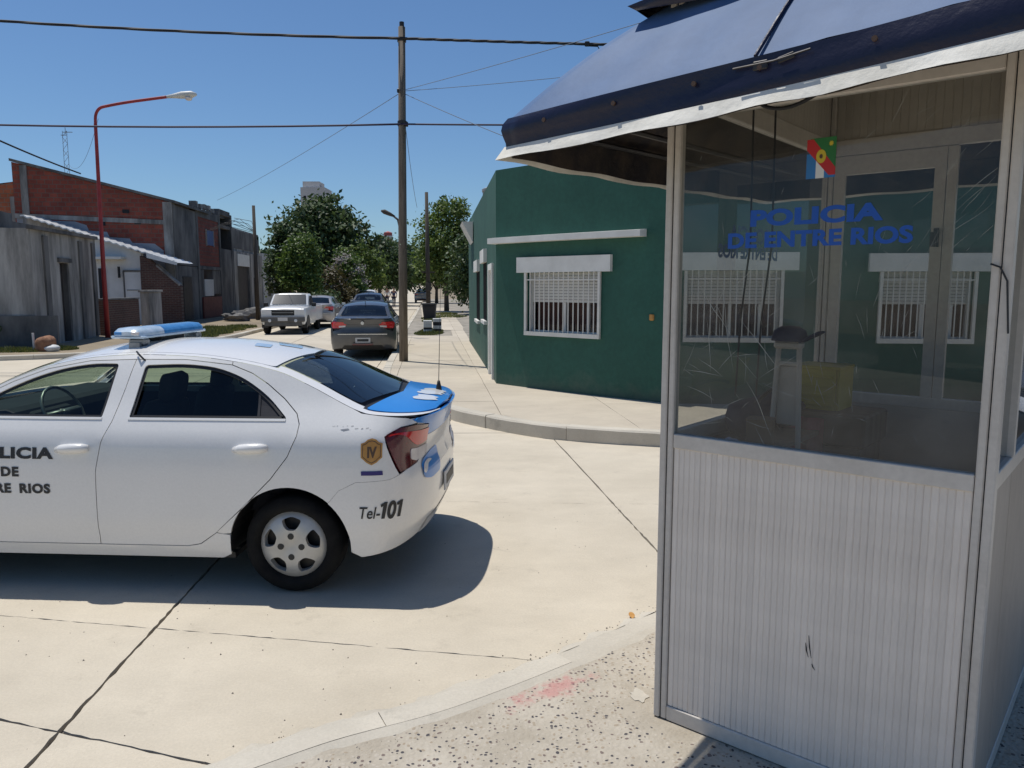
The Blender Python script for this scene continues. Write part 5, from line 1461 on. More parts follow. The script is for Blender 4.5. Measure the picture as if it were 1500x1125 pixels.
# inside: desk shelf, things on it, cables
mb = MB(); bbox(mb, .045, .34, .06, 1.2, 1.085, 1.105); bbox(mb, .045, 1.07, 1.30, 1.70, .74, .765); shelf = mb.build('shelf', 'wood_shelf', bo)
mb = MB()
for u in (.12, .205): mb.tube([(u + .1, .25, 2.80), (u + .1, .26, 2.3), (u + .102, .27, 1.9), (u + .06, .3, 1.6), (u + .05, .3, 1.3)], .004, 5)
mb.build('inner_cable', 'cable', bo)
mb = MB(); pts = catrom([(.30, -.01, 2.405), (.38, -.035, 2.335), (.47, -.04, 2.318), (.57, -.035, 2.355), (.66, -.01, 2.43)], 6); mb.tube(pts, .0065, 7); mb.build('loose_cable', 'cable', bo, smooth=True)
mb = MB(); mb.tube([(BW + .002, -.006, 1.60), (BW - .01, -.008, 1.75), (BW - .03, -.006, 1.79), (BW - .055, -.004, 1.80)], .003, 5); mb.build('thin_wire', 'ink', bo)

def bworld(u, v, z):
    a = R(-40.1); return Vector((.575 + u * math.cos(a) - v * math.sin(a), 2.945 + u * math.sin(a) + v * math.cos(a), .066 + z))
def inside_thing(name, label, cat, u, v, z): return empty(name, label, cat, bworld(u, v, z), R(-40.1))
# white stand with a navy cap on top
st = inside_thing('post_stand', 'pale tapered stand with a dark blue cap on it inside the booth', 'stand', .335, .42, .03)
mb = MB(); mb.box((-.002, .02, 1.27), (.088, .02, .24), bev=.004); mb.box((0, 0, .52), (.26, .24, 1.04), bev=.02); mb.build('pedestal', 'slat_in', st)
mb = MB()
for a, b in (((-.062, 0), (-.042, 0)), ((.052, 0), (.040, 0))): mb.tube([(a[0], a[1], 1.04), (b[0], b[1], 1.47)], .011, 8)
mb.box((-.002, 0, 1.475), (.11, .05, .03), bev=.008); mb.tube([(-.05, 0, 1.40), (.044, 0, 1.40)], .009, 6); mb.build('frame', 'slat_in', st)  # frame takes the darker inside tone, its shade put into the colour
cap = inside_thing('cap', 'navy peaked cap resting on the pale stand inside the booth', 'cap', .335, .42, 1.522)
mb = MB(); mb.lathe([(.0, .060), (.035, .056), (.060, .040), (.068, .015), (.070, 0), (.0, -.002)], 16, 'z'); mb.build('crown', 'navy_cloth', cap, smooth=True)
mb = MB(); mb.box((.085, .0, .018), (.09, .07, .010), ry=R(-28), bev=.004); mb.build('peak', 'navy_cloth', cap)
# yellow crate with a pink cloth hanging under it on the shelf behind
yb = inside_thing('crate', 'yellow plastic crate behind the stand inside the booth', 'crate', .275, 1.02, .03)
mb = MB(); w, d_, h = .20, .20, .19
for a in (-1, 1): mb.box((a * w / 2, 0, 1.15 + h / 2), (.012, d_, h)); mb.box((0, a * d_ / 2, 1.15 + h / 2), (w - .014, .012, h))
mb.box((0, 0, 1.156), (w - .014, d_ - .014, .012)); mb.box((0, 0, 1.15 + h), (w + .02, d_ + .02, .016), bev=.005)
mb.build('basket', 'yellow', yb)
mb = MB()
for k in range(4): mb.box((0, -d_ / 2 - .008, 1.175 + .042 * k), (w - .03, .006, .014), bev=.002)
mb.build('rib', 'yellow', yb)
mb = MB(); mb.box((0, 0, .50), (.4, .34, 1.0), bev=.01); mb.box((0, 0, 1.075), (.44, .36, .14), bev=.01); tag(mb.build('cupboard', 'wood_shelf'), 'dark cupboard under the yellow crate inside the booth', 'cupboard')
o = bpy.data.objects['cupboard']; o.location = bworld(.30, 1.02, .03); o.rotation_euler = (0, 0, R(-40.1))
pk = inside_thing('cloth', 'pink cloth draped over the dark cupboard below the yellow crate', 'cloth', .265, .815, .10)
mb = MB(); vs = []
for i in range(13):
    x = -.10 + .20 * i / 12
    for j in range(5):
        z = 1.06 - .05 * j; vs.append((x, .012 * math.sin(i * 1.4) - .015, z - .03 * math.sin(i * .8) * j / 4))
mb.add(vs, [(i * 5 + j, (i + 1) * 5 + j, (i + 1) * 5 + j + 1, i * 5 + j + 1) for i in range(12) for j in range(4)]); mb.build('fold', 'pink', pk, smooth=True, recalc=False)
# small things on the shelf by the window
def lumpy(label, name, cat, u, v, z, r, m, sq=(1, 1, .7), seed=1):
    mb = MB(); r2 = random.Random(seed); bm = bmesh.new(); bmesh.ops.create_icosphere(bm, subdivisions=3, radius=r)
    for v_ in bm.verts:
        k = 1 + .22 * math.sin(v_.co.x * 60 / r * .06 + seed) * math.cos(v_.co.y * 55 / r * .06) + r2.uniform(-.06, .06)
        v_.co = Vector((v_.co.x * sq[0] * k, v_.co.y * sq[1] * k, max(v_.co.z * sq[2] * k, -r * sq[2] * .8)))
    me = bpy.data.meshes.new(name); bm.to_mesh(me); bm.free(); me.materials.append(M[m])
    o = bpy.data.objects.new(name, me); col.objects.link(o); tag(o, label, cat)
    o.location = bworld(u, v, z + r * sq[2] * .8) if u is not None else v
    return o
lumpy('crumpled pale blue plastic bag on the shelf inside the booth window', 'plastic_bag', 'bag', .24, .13, 1.105, .038, 'bag', (1.2, 1, .8), 3)
lumpy('grey crumpled paper lying beside the blue bag on the booth shelf', 'crumpled_paper', 'paper', .16, .12, 1.105, .032, 'grey_metal', (1.1, 1, .7), 5)
bp = inside_thing('sill_clutter', 'dark clutter added along the left sill inside the booth to cover bright paving', 'bag', .13, .78, 1.105)  # dark clutter added to block the bright paving seen through the side glass
mb = MB(); mb.box((0, 0, .075), (.15, .74, .15), bev=.06); mb.box((.085, .1, .06), (.05, .4, .10), bev=.025); mb.build('body', 'navy_cloth', bp, smooth=True)
mb = MB(); mb.tube(catrom([(.04, -.3, .13), (.06, -.2, .18), (.05, 0, .19), (.06, .2, .15)], 5), .008, 6); mb.build('dark_line', 'black', bp, smooth=True)
bxo = MB(); bxo.box((0, 0, .055), (.10, .09, .11), bev=.003); bxo.box((0, 0, .112), (.104, .094, .006)); b_ = bxo.build('cardboard_box', 'cardboard'); b_.location = bworld(.28, .30, 1.105); b_.rotation_euler = (0, 0, R(-25)); tag(b_, 'small brown cardboard box on the booth shelf behind the blue bag', 'box')

# ---- canopy: skirt with front valance, pale trim, cap tier
OVL, OVR, OVF, OVB = .47, .48, .35, .42
def eave(t):
    """eave corners in the booth frame, walked round; returns u, v, z of the roof edge"""
    c = [(-OVL, -OVF, 2.352), (BW + OVR, -OVF, 2.475), (BW + OVR, BD + OVB, 2.44), (-OVL, BD + OVB, 2.40)]
    i = int(t) % 4; f_ = t - int(t); a, b = c[i], c[(i + 1) % 4]
    return Vector(a) * (1 - f_) + Vector(b) * f_
def ridge(t):
    c = [(-.02, .02, 2.76), (BW + .02, .02, 2.81), (BW + .02, BD - .02, 2.80), (-.02, BD - .02, 2.78)]
    i = int(t) % 4; f_ = t - int(t); a, b = c[i], c[(i + 1) % 4]
    return Vector(a) * (1 - f_) + Vector(b) * f_
NT = 34; NH = 8
def skirt(off, name, m, parent):
    mb = MB(); vs = []
    for i in range(4 * NT):
        t = i / NT; e = eave(t); r_ = ridge(t); f_ = t - int(t)
        sag = .022 * math.sin(math.pi * f_)
        for j in range(NH + 1):
            k = j / NH; p = e.lerp(r_, k)
            bul = .018 * math.sin(math.pi * k) - sag * (1 - k) * .4 + .004 * math.sin(i * 1.1) * (1 - k) + .006 * math.sin(i * .37 + j * .5)
            if j == NH: bul -= .0
            vs.append((p.x, p.y, p.z + bul - off))
    n = 4 * NT
    mb.add(vs, [(i * (NH + 1) + j, ((i + 1) % n) * (NH + 1) + j, ((i + 1) % n) * (NH + 1) + j + 1, i * (NH + 1) + j + 1) for i in range(n) for j in range(NH)])
    return mb.build(name, m, parent, smooth=True, recalc=False)
canopy = skirt(0, 'canopy', 'tarp_top', bo)
skirt(.012, 'canopy_lining', 'tarp_lining', canopy)
def hem(z_top, z_bot, out0, out1, name, m, wav, amp, inner=False):
    mb = MB(); vs = []; rows = 5
    cc = Vector((BW / 2, BD / 2, 0))
    for i in range(4 * NT):
        t = i / NT; e = eave(t); f_ = t - int(t); side_n = [Vector((0, -1, 0)), Vector((1, 0, 0)), Vector((0, 1, 0)), Vector((-1, 0, 0))][int(t) % 4]
        prev_n = [Vector((0, -1, 0)), Vector((1, 0, 0)), Vector((0, 1, 0)), Vector((-1, 0, 0))][(int(t) - 1) % 4]
        nn = (side_n + prev_n) if f_ < 1e-6 else side_n
        sag = .022 * math.sin(math.pi * f_)
        for j in range(rows + 1):
            k = j / rows
            o = out0 + (out1 - out0) * k + amp * math.sin(i * wav + 1.3 * math.sin(i * .31)) * (k if not inner else 1) + (.010 * math.sin(k * math.pi) if name == 'valance' else 0) + (.012 * math.sin(k * 5 + i * .17) * math.sin(i * .083 + 1) * (1 - k) ** .5 if name == 'valance' else 0)
            z = e.z + z_top + (z_bot - z_top) * k - sag * .5 + (.004 * math.sin(i * .9) if k > .9 else 0)
            vs.append((e.x + nn.x * o, e.y + nn.y * o, z))
    n = 4 * NT
    mb.add(vs, [(i * (rows + 1) + j, i * (rows + 1) + j + 1, ((i + 1) % n) * (rows + 1) + j + 1, ((i + 1) % n) * (rows + 1) + j) for i in range(n) for j in range(rows)])
    return mb.build(name, m, canopy, smooth=True, recalc=False)
hem(.006, -.108, .004, .008, 'valance', 'tarp_navy', .9, .0)
hem(-.098, -.146, .013, .038, 'trim', 'tarp_trim', 1.3, .006)
hem(-.010, -.138, -.012, -.006, 'valance_lining', 'tarp_lining', .9, .003, True)
# cap tier on top
mb = MB(); c0 = [(-.12, -.10, 2.745), (BW + .12, -.10, 2.80), (BW + .12, BD + .10, 2.80), (-.12, BD + .10, 2.76)]
vs = []; n = 4 * 12
for i in range(n):
    t = i / 12; k = int(t); f_ = t - k; a = Vector(c0[k]); b = Vector(c0[(k + 1) % 4]); p = a.lerp(b, f_); ct = Vector((BW / 2, BD / 2, 3.12)); bow = .03 * math.sin(math.pi * f_)
    for q in range(5):
        w_ = p.lerp(ct, q / 5); vs.append((w_.x, w_.y, w_.z + .05 * math.sin(q / 5 * math.pi) + bow * (1 - q / 5)))
    vs.append((p.x * .97 + BW * .015, p.y * .97 + BD * .015, p.z - .012 - .05 * math.sin(math.pi * f_)))
vs.append((BW / 2, BD / 2, 3.12)); top_i = len(vs) - 1
fs = []
for i in range(n):
    i2 = (i + 1) % n
    for q in range(4): fs.append((i * 6 + q, i2 * 6 + q, i2 * 6 + q + 1, i * 6 + q + 1))
    fs.append((i * 6 + 4, i2 * 6 + 4, top_i)); fs.append((i * 6, i * 6 + 5, i2 * 6 + 5, i2 * 6))
mb.add(vs, fs); mb.build('cap_cloth', 'tarp_navy', bo, smooth=True, recalc=False)
# dark line down the front slope, eyelets, torn window of the frame tube, underside battens
def on_slope(f_, k, d=.006):
    e = eave(f_); r_ = ridge(f_); p = e.lerp(r_, k); return Vector((p.x, p.y - d, p.z + .018 * math.sin(math.pi * k) - .022 * math.sin(math.pi * f_) * (1 - k) * .4 + d))
mb = MB(); mb.tube([on_slope(.46 + .02 * k, k) for k in np.linspace(0, 1, 9)], .006, 6); mb.build('dark_line', 'tarp_navy', canopy)
for f_ in (.09, .23, .37, .47, .62, .80, .93):
    mb = MB(); p = on_slope(f_, -.02, 0); mb.lathe([(.008, -.004), (.008, .002), (.004, .004)], 8, 'y', (p.x, p.y - .012, p.z - .025)); mb.build('eyelet', 'badge_dark', canopy)
p = eave(.485)
mb = MB(); mb.box((p.x - .03, p.y - .019, p.z - .038), (.045, .008, .026), bev=.003); mb.build('torn_slot', 'steel_dark', canopy)
mb = MB(); mb.box((p.x + .045, p.y - .019, p.z - .030), (.05, .008, .018), bev=.003, ry=R(-12)); mb.build('torn_slot', 'steel_dark', canopy)
mb = MB(); mb.tube([eave(.43) + Vector((0, -.020, -.028)), eave(.49) + Vector((0, -.022, -.034)), eave(.54) + Vector((0, -.020, -.026))], .0032, 6); mb.build('frame_tube', 'steel_dark', canopy)
mb = MB(); mb.tube([(-OVL + .03, -OVF + .03, 2.33), (-OVL + .03, BD + OVB - .03, 2.38)], .012, 6); mb.tube([(-OVL + .20, -OVF + .10, 2.36), (-OVL + .20, BD + OVB - .10, 2.40)], .012, 6); mb.tube([(-OVL + .03, -OVF + .03, 2.33), (BW + OVR - .03, -OVF + .03, 2.45)], .012, 6)
mb.build('canopy_frame', 'steel_dark', canopy)

# ============================================================ LEFT SIDE BUILDINGS
def wall_quad(mb, p, q, z0, z1, th=.0, hn=None):
    mb.add([(p[0], p[1], z0), (q[0], q[1], z0), (q[0], q[1], z1), (p[0], p[1], z1)], [(0, 1, 2, 3)])
def local_box(mb, L, W, H, base=(0, 0), z0=0.0, bev=0): mb.box((base[0], base[1], z0 + H / 2), (L, W, H), bev=bev)
AL = math.atan2(.9945, -.1045) # direction of the side street
# --- grey house with the dark doorway; its frame: x along the street front, y away from the street
gh = empty('grey_house', 'low unpainted grey house with a tall dark doorway at far left', 'house', (-13.3, 21.5, .1), math.atan2(4.5, -.8))
mb = MB()
def hfac(mb, L, H, holes, y=0.0, depth=.25, x0=0.0):
    vs, tris, loops = fill2d([(x0, 0), (x0 + L, 0), (x0 + L, H), (x0, H)], holes, .8)
    mb.add([(u, y, z) for u, z in vs], tris)
    for lp in loops[1:]:
        m = len(lp); a = [(u, y, z) for u, z in lp]; b = [(u, y + depth, z) for u, z in lp]
        mb.add(a + b, [(i, (i + 1) % m, m + (i + 1) % m, m + i) for i in range(m)])
hfac(mb, 5.0, 3.32, [rect(2.0, 2.72, .02, 2.42)])
mb.add([(0, 0, 0), (0, 7, 0), (0, 7, 3.3), (0, 0, 3.3)], [(0, 1, 2, 3)]); mb.add([(5, 0, 0), (5, 7, 0), (5, 7, 3.3), (5, 0, 3.3)], [(3, 2, 1, 0)]); mb.add([(0, 0, 3.3), (5, 0, 3.3), (5, 7, 3.3), (0, 7, 3.3)], [(0, 1, 2, 3)])
mb.build('wall', 'plaster_grey', gh, recalc=False)
mb = MB(); mb.box((2.42, .20, 1.2), (.56, .05, 2.36)); mb.build('door', 'door_dark', gh)
mb = MB(); mb.box((2.05, .12, 1.2), (.06, .2, 2.4)); mb.box((2.665, .12, 1.2), (.06, .2, 2.4)); mb.box((2.36, -.03, 2.50), (1.0, .07, .13)); mb.build('door_frame', 'plaster_dark', gh)
mb = MB(); mb.box((2.5, -.06, 3.33), (5.1, .16, .10)); mb.box((1.0, -.03, 1.6), (.30, .05, 3.1)); mb.box((3.7, -.03, 1.6), (.26, .05, 3.1)); mb.box((4.85, -.03, 1.6), (.26, .05, 3.1)); mb.build('pilaster', 'plaster_dark', gh)
mb = MB(); mb.box((-.02, 2.2, 2.0), (.05, 1.2, 1.3)); mb.build('shutter', 'door_dark', gh)
mb = MB(); mb.box((-.04, 1.2, .45), (.12, 3.6, .9)); mb.build('plinth', 'plaster_dark', gh)
mb = MB(); mb.box((.6, 2.8, 3.55), (.9, 4, .45)); mb.box((3.2, 3.0, 3.50), (2.2, 3, .36)); mb.build('parapet', 'plaster_dark', gh)

# --- low brick annexe at the edge of the frame
an = empty('brick_annexe', 'orange hollow brick upper wall behind the grey house, cut by the left edge', 'building', (-27.2, 36.6, .1))
mb = MB(); mb.box((2.0, .15, 3.0), (4.4, .3, 6.0)); mb.build('wall', 'brick_orange', an)
mb = MB(); mb.extr([(-.2, -.02, 6.0), (4.18, -.02, 6.0), (4.18, -.02, 6.55), (-.2, -.02, 5.5 + .2)], (0, .3, 0)); mb.build('gable', 'brick_orange', an)
mb = MB(); mb.box((2.0, -.04, 4.3), (4.42, .1, .22)); mb.box((4.0, -.04, 2.9), (.22, .1, 5.9)); mb.build('concrete_band', 'plaster_grey', an)

# --- two storey building: bare brick party wall facing us, concrete street front
ts = empty('two_storey_house', 'unfinished two storey building with red brick party wall under a sloping top', 'building', (-16.0, 37.0, .1), math.atan2(-.1045, -.9945))
# local x runs left along the party wall; street front runs along +y rotated, so y is towards us
def pz(x): return 5.62 + (x / 6.43) * 1.62
mb = MB(); mb.extr([(0.12, 0, 0), (7.0, 0, 0), (7.0, 0, pz(7.0)), (0.12, 0, pz(.12))], (0, -.25, 0)); mb.build('party_wall', 'brick_big', ts)
mb = MB()
for x in (.22, 6.5): mb.box((x, .03, pz(x) / 2), (.42 if x < 1 else .3, .07, pz(x) - .05))
mb.add([(0, .062, 4.60), (7.0, .062, 4.85), (7.0, .062, 5.06), (0, .062, 4.80)], [(0, 1, 2, 3)]); mb.add([(0, .062, 4.80), (7, .062, 5.06), (7, 0, 5.06), (0, 0, 4.80)], [(0, 1, 2, 3)])
mb.build('concrete_frame', 'plaster_grey', ts)
mb = MB(); pts = [(-.15, pz(-.15) + .02), (7.05, pz(7.05) + .02), (7.05, pz(7.05) + .14), (-.15, pz(-.15) + .14)]
mb.extr([(p[0], .10, p[1]) for p in pts], (0, -6, 0)); mb.build('roof_edge', 'plaster_dark', ts)
# stepped smear of grey render above the lean-to roof
mb = MB(); up = [(6.95, 4.95), (5.6, 4.95), (5.5, 4.75), (4.4, 4.72), (3.9, 4.55), (3.8, 4.3), (3.0, 4.25), (2.9, 4.0), (2.0, 3.95), (1.9, 3.75), (.9, 3.72), (.5, 3.4), (.45, 2.6)]
lo_ = [(6.95, 3.6), (.45, 2.0)]
mb.extr([(x, .012, z) for x, z in up + [lo_[1], lo_[0]]], (0, -.02, 0)); mb.build('render_patch', 'plaster_blue', ts)
for x, z in ((3.2, 4.62), (2.1, 5.2), (3.3, 3.86), (1.6, 4.7)):
    mb = MB(); mb.box((x, .012, z), (.30, .03, .17)); mb.build('missing_brick', 'void', ts)
# street front, built in its own frame: s along the street
sf = MB()
def sfp(s, out, z): return (-s * 0 + -out, -s, z)      # party-wall frame: -y is away from us along the street, -x is towards the street
def sbx(mb, s0, s1, z0, z1, o0, o1): mb.box((-(o0 + o1) / 2, -(s0 + s1) / 2, (z0 + z1) / 2), (abs(o1 - o0), abs(s1 - s0), abs(z1 - z0)))
sbx(sf, .25, 3.6, 2.75, 5.55, -.3, .0); sbx(sf, 3.6, 8.0, 5.35, 5.75, -.3, .0); sbx(sf, 3.6, 8.0, 2.62, 2.80, -.3, .02)
for s in (3.6, 7.9, 10.6): sbx(sf, s, s + .28, 0, 6.0, -.3, .03)
sbx(sf, .0, .28, 0, 5.6, -.3, .02); sbx(sf, 8.18, 10.6, 5.85, 6.15, -.3, .0); sbx(sf, 8.18, 10.6, 5.10, 5.28, -.28, .0); sbx(sf, 8.18, 10.6, 0, 3.9, -.3, .0); sbx(sf, .28, 3.6, .0, 2.72, -.32, -.02); sbx(sf, 3.88, 7.9, 0, .02, -.3, 0)
sbx(sf, 3.88, 4.6, .0, 2.6, -.3, -.01); sbx(sf, 6.3, 7.9, 1.3, 2.6, -.3, -.01); sbx(sf, .28, 10.8, 5.75, 5.80, -6, -.3); sbx(sf, 10.6, 10.9, 0, 6.1, -6, -.3)
sf.build('street_front', 'plaster_dark', ts)
mb = MB(); sbx(mb, 3.88, 7.9, 2.80, 5.35, -.25, -.03); mb.build('brick_infill', 'brick_side', ts)
mb = MB(); sbx(mb, 5.4, 6.7, 3.95, 4.75, -.04, .02); w_ = mb.build('window', 'blue_win', ts)
mb = MB(); sbx(mb, 5.34, 5.40, 3.90, 4.8, -.05, .04); sbx(mb, 6.70, 6.76, 3.90, 4.8, -.05, .04); mb.build('frame', 'plaster_grey', w_)
for z0, z1 in ((5.28, 5.85), (3.9, 5.10)):
    mb = MB(); sbx(mb, 8.2, 10.58, z0 + .01, z1 - .01, -1.2, -1.1); mb.build('opening', 'void', ts)
mb = MB(); sbx(mb, 4.62, 6.28, 1.2, 2.1, -.05, .03); mb.build('shop_window', 'white_wall', ts)
mb = MB(); sbx(mb, 4.0, 7.6, .02, 1.15, .02, .10); mb.build('low_gate', 'door_red', ts)
mb = MB(); sbx(mb, 1.0, 2.4, .05, 2.2, -.03, .02); mb.build('door', 'door_dark', ts)
for s in (4.2, 5.0, 5.8, 6.6, 7.3):
    mb = MB(); mb.box((.25, -s, 5.98 + rnd.uniform(-.06, .06)), (.35, .4, .22 + rnd.uniform(0, .12))); mb.build('loose_block', 'plaster_grey', ts)

# --- low white house with lean-to roof in front of the party wall
wh = empty('white_house', 'low white walled house with sloping sheet roof in front of the brick party wall', 'house', (0, 0, .1))
mb = MB(); mb.extr([(-18.8, 35.2, 0), (-16.75, 35.2, 0), (-16.75, 35.2, 3.22), (-18.8, 35.2, 3.95)], (0, .2, 0)); mb.build('front_wall', 'white_wall', wh)
mb = MB(); mb.extr([(-21.9, 35.35, 0), (-18.82, 35.35, 0), (-18.82, 35.35, 3.95), (-21.9, 35.35, 4.85)], (0, .2, 0)); mb.build('back_wall', 'plaster_grey', wh)
mb = MB()
NX = 44; a0, a1 = Vector((-21.9, 34.9, 4.90)), Vector((-15.0, 34.9, 2.80)); vs = []
for i in range(NX + 1):
    p = a0.lerp(a1, i / NX); zz = .03 * (1 if i % 2 else -1)
    vs += [(p.x, p.y, p.z + zz), (p.x, p.y + 1.7, p.z + zz), (p.x, p.y, p.z + zz - .06)]
mb.add(vs, [(3 * i, 3 * i + 3, 3 * i + 4, 3 * i + 1) for i in range(NX)] + [(3 * i, 3 * i + 2, 3 * i + 5, 3 * i + 3) for i in range(NX)]); mb.build('sheet_roof', 'zinc', wh, recalc=False)
mb = MB(); mb.extr([(-16.3, 34.85, 2.98), (-15.0, 34.85, 2.66), (-15.0, 34.85, 2.80), (-16.3, 34.85, 3.22)], (0, -.10, 0)); mb.build('eave_board', 'zinc', wh)
mb = MB(); mb.box((-18.2, 35.1, 2.98), (1.5, .7, .11)); mb.build('porch_slab', 'white_paint', wh)
mb = MB(); mb.box((-17.15, 35.17, 1.25), (.75, .08, 2.2)); d_ = mb.build('door', 'white_wall', wh)
mb = MB()
for x in (-17.56, -16.74 - .02): mb.box((x, 35.15, 1.25), (.05, .1, 2.3))
mb.box((-17.15, 35.15, 2.42), (.85, .1, .06)); mb.box((-17.15, 35.12, 1.55), (.6, .02, .03)); mb.build('door_frame', 'plaster_dark', d_)
mb = MB(); mb.box((-18.55, 35.17, 1.85), (.30, .08, 1.35)); mb.build('window', 'void', wh)
mb = MB(); mb.box((-17.72, 35.05, 2.35), (.05, .14, .5)); mb.build('wall_lamp', 'black', wh)
# --- dark brick yard walls
yw = empty('yard_wall', 'dark red brick yard wall rising in a slope beside the white house', 'wall', (0, 0, .08))
mb = MB(); mb.extr([(-16.72, 35.0, 0), (-14.95, 35.0, 0), (-14.95, 35.0, 1.75), (-15.6, 35.0, 2.25), (-16.3, 35.0, 2.95), (-16.72, 35.0, 3.1)], (0, .25, 0)); mb.build('wall', 'brick_dark', yw)
mb = MB(); mb.extr([(-15.0, 34.97, 1.75), (-15.0, 34.97, 1.85), (-16.0, 34.97, 2.72), (-16.0, 34.97, 2.62)], (0, .31, 0)); mb.build('coping', 'plaster_grey', yw)
fw = empty('front_fence_wall', 'brown brick front fence wall beside the grey house', 'wall', (-14.3, 26.9, .08), AL)
mb = MB(); mb.box((1.6, 0, .62), (3.3, .2, 1.25)); mb.build('wall', 'brick_dark', fw)
mb = MB(); mb.box((1.6, 0, 1.28), (3.34, .26, .06)); mb.build('coping', 'plaster_dark', fw)
pp_ = empty('gate_pillar', 'squat grey rendered gate pillar in front of the white house', 'pillar', (-15.2, 32.6, .08), AL)
mb = MB(); mb.box((0, 0, .75), (1.5, .35, 1.5), bev=.02); mb.build('shaft', 'plaster_grey', pp_)
mb = MB(); mb.box((0, 0, 1.54), (1.62, .45, .09), bev=.01); mb.build('cap', 'plaster_grey', pp_)

# --- low building beyond with a white board
lb_ = empty('low_grey_building', 'low grey building with dark gate and white board past the two storey house', 'building', (-17.1, 47.9, .1), AL)
def lbx(mb, s0, s1, z0, z1, o0, o1): mb.box(((s0 + s1) / 2, -(o0 + o1) / 2, (z0 + z1) / 2), (s1 - s0, abs(o1 - o0), z1 - z0))
mb = MB(); lbx(mb, 0, 8, 3.9, 5.35, -.5, -.2); lbx(mb, 0, 8, 3.05, 3.9, -.3, 0); lbx(mb, 0, .8, 0, 3.05, -.3, 0); lbx(mb, 4.0, 8, 0, 3.05, -.3, 0); lbx(mb, 0, 8, 5.0, 5.05, -7, -.5); mb.build('wall', 'plaster_grey', lb_)
mb = MB(); lbx(mb, .0, 8.02, 4.1, 5.25, -.19, -.17); mb.build('upper_wall', 'plaster_dark', lb_)
mb = MB(); lbx(mb, .82, 3.98, .0, 3.03, -.2, -.12); mb.build('gate', 'door_dark', lb_)
mb = MB(); lbx(mb, .75, 3.9, 3.0, 3.75, .01, .06); mb.build('board', 'white_paint', lb_)
mb = MB(); lbx(mb, 5.2, 6.0, .1, 2.3, .0, .03); mb.build('door', 'door_dark', lb_)
pw = empty('pale_wall_house', 'pale rendered house half hidden by the dark trees on the left', 'house', (-18.0, 56.2, .1), AL)
mb = MB(); lbx(mb, 0, 12, 0, 4.1, -5, 0); mb.build('wall', 'white_wall', pw)
for s in (1.5, 4.5, 8.5):
    mb = MB(); lbx(mb, s, s + 1.0, .2 if s == 4.5 else 1.0, 2.4, .0, .03); mb.build('opening', 'door_dark', pw)
# antenna mast
am = empty('antenna_mast', 'slim lattice antenna mast above the brick roof on the left', 'mast', (-23.6, 42.0, 0))
mb = MB()
for x, y in ((-.14, -.1), (.14, -.1), (0, .15)): mb.tube([(x, y, 6), (x * .8, y * .8, 9.95)], .012, 5)
for k in range(12): z = 6 + .33 * k; s = 1 if k % 2 else -1; mb.tube([(-.13 * s, -.1, z), (.13 * s, -.1, z + .33)], .010, 4); mb.tube([(.13 * s, -.1, z), (0, .14, z + .33)], .010, 4)
mb.build('lattice', 'grey_metal', am)
mb = MB(); mb.box((.12, 0, 9.9), (.5, .03, .03)); mb.box((-.1, 0, 9.75), (.3, .03, .03)); mb.tube([(.0, 0, 9.8), (0, 0, 10.15)], .015, 5); mb.build('aerial', 'grey_metal', am)

# ============================================================ POLES, LAMPS, WIRES
up_ = empty('utility_pole', 'tall weathered wooden utility pole on the pavement before the green house', 'pole', (-2.40, 16.97, .15))
mb = MB(); mb.tube([(0, 0, -.1), (.02, 0, 2), (.05, 0, 4.5), (.085, 0, 7.06)], [.098, .092, .084, .072], 14); mb.build('shaft', 'pole', up_, smooth=True)
mb = MB(); mb.tube([(.085, 0, 7.05), (.085, 0, 7.16)], .05, 8); mb.lathe([(.099, .0), (.101, .05), (.101, .09), (.099, .10)], 14, 'z', (.06, 0, 5.05), cap=False); mb.lathe([(.093, .0), (.095, .02), (.095, .06), (.093, .08)], 14, 'z', (.08, 0, 6.76), cap=False); mb.build('iron_band', 'steel_dark', up_)
mb = MB(); mb.box((.15, -.03, 5.08), (.08, .05, .10), bev=.01); mb.box((.0, -.09, 5.75), (.05, .06, .08), bev=.01); mb.build('clamp', 'steel_dark', up_)
sl = empty('red_street_lamp', 'red curved steel street lamp with pale head by the left houses', 'street lamp', (-13.5, 25.7, .1))
mb = MB(); pts = [(0, 0, -.05), (.0, 0, 2.0), (.02, 0, 4.5), (.05, 0, 6.9)] + catrom([(.05, 0, 6.9), (.08, 0, 7.2), (.22, 0, 7.40), (.5, 0, 7.48), (1.2, 0, 7.60), (2.45, .0, 7.76)], 5)[1:]
rr = [.085, .072, .060, .052] + [.046] * (len(pts) - 4); mb.tube(pts, rr, 10); mb.build('post', 'red_pole', sl, smooth=True)
mb = MB(); mb.tube([(2.40, 0, 7.755), (2.62, 0, 7.78), (2.9, 0, 7.81), (3.2, 0, 7.83), (3.36, 0, 7.83)], [.045, .07, .115, .11, .04], 12); mb.build('lamp_head', 'lamp_head', sl, smooth=True)
mb = MB(); mb.lathe([(.0, -.11), (.08, -.09), (.12, -.03), (.12, 0)], 14, 'z', (3.1, 0, 7.74)); mb.build('lens', 'tail_clear', sl, smooth=True)
fp = empty('utility_pole', 'thin dark pole behind the black bin on the right verge', 'pole', (-4.35, 40.3, .1))
mb = MB(); mb.tube([(0, 0, 0), (-.03, 0, 6.5)], [.13, .085], 10); mb.build('shaft', 'pole_dark', fp, smooth=True)
mb = MB(); mb.box((0, 0, 2.45), (.7, .06, .07)); mb.box((.02, -.12, 1.7), (.30, .12, .42), bev=.02); mb.build('fitting', 'pole_dark', fp)
lp_ = empty('utility_pole', 'dark wooden pole rising from the left verge beside the pickup', 'pole', (-13.0, 39.5, .1))
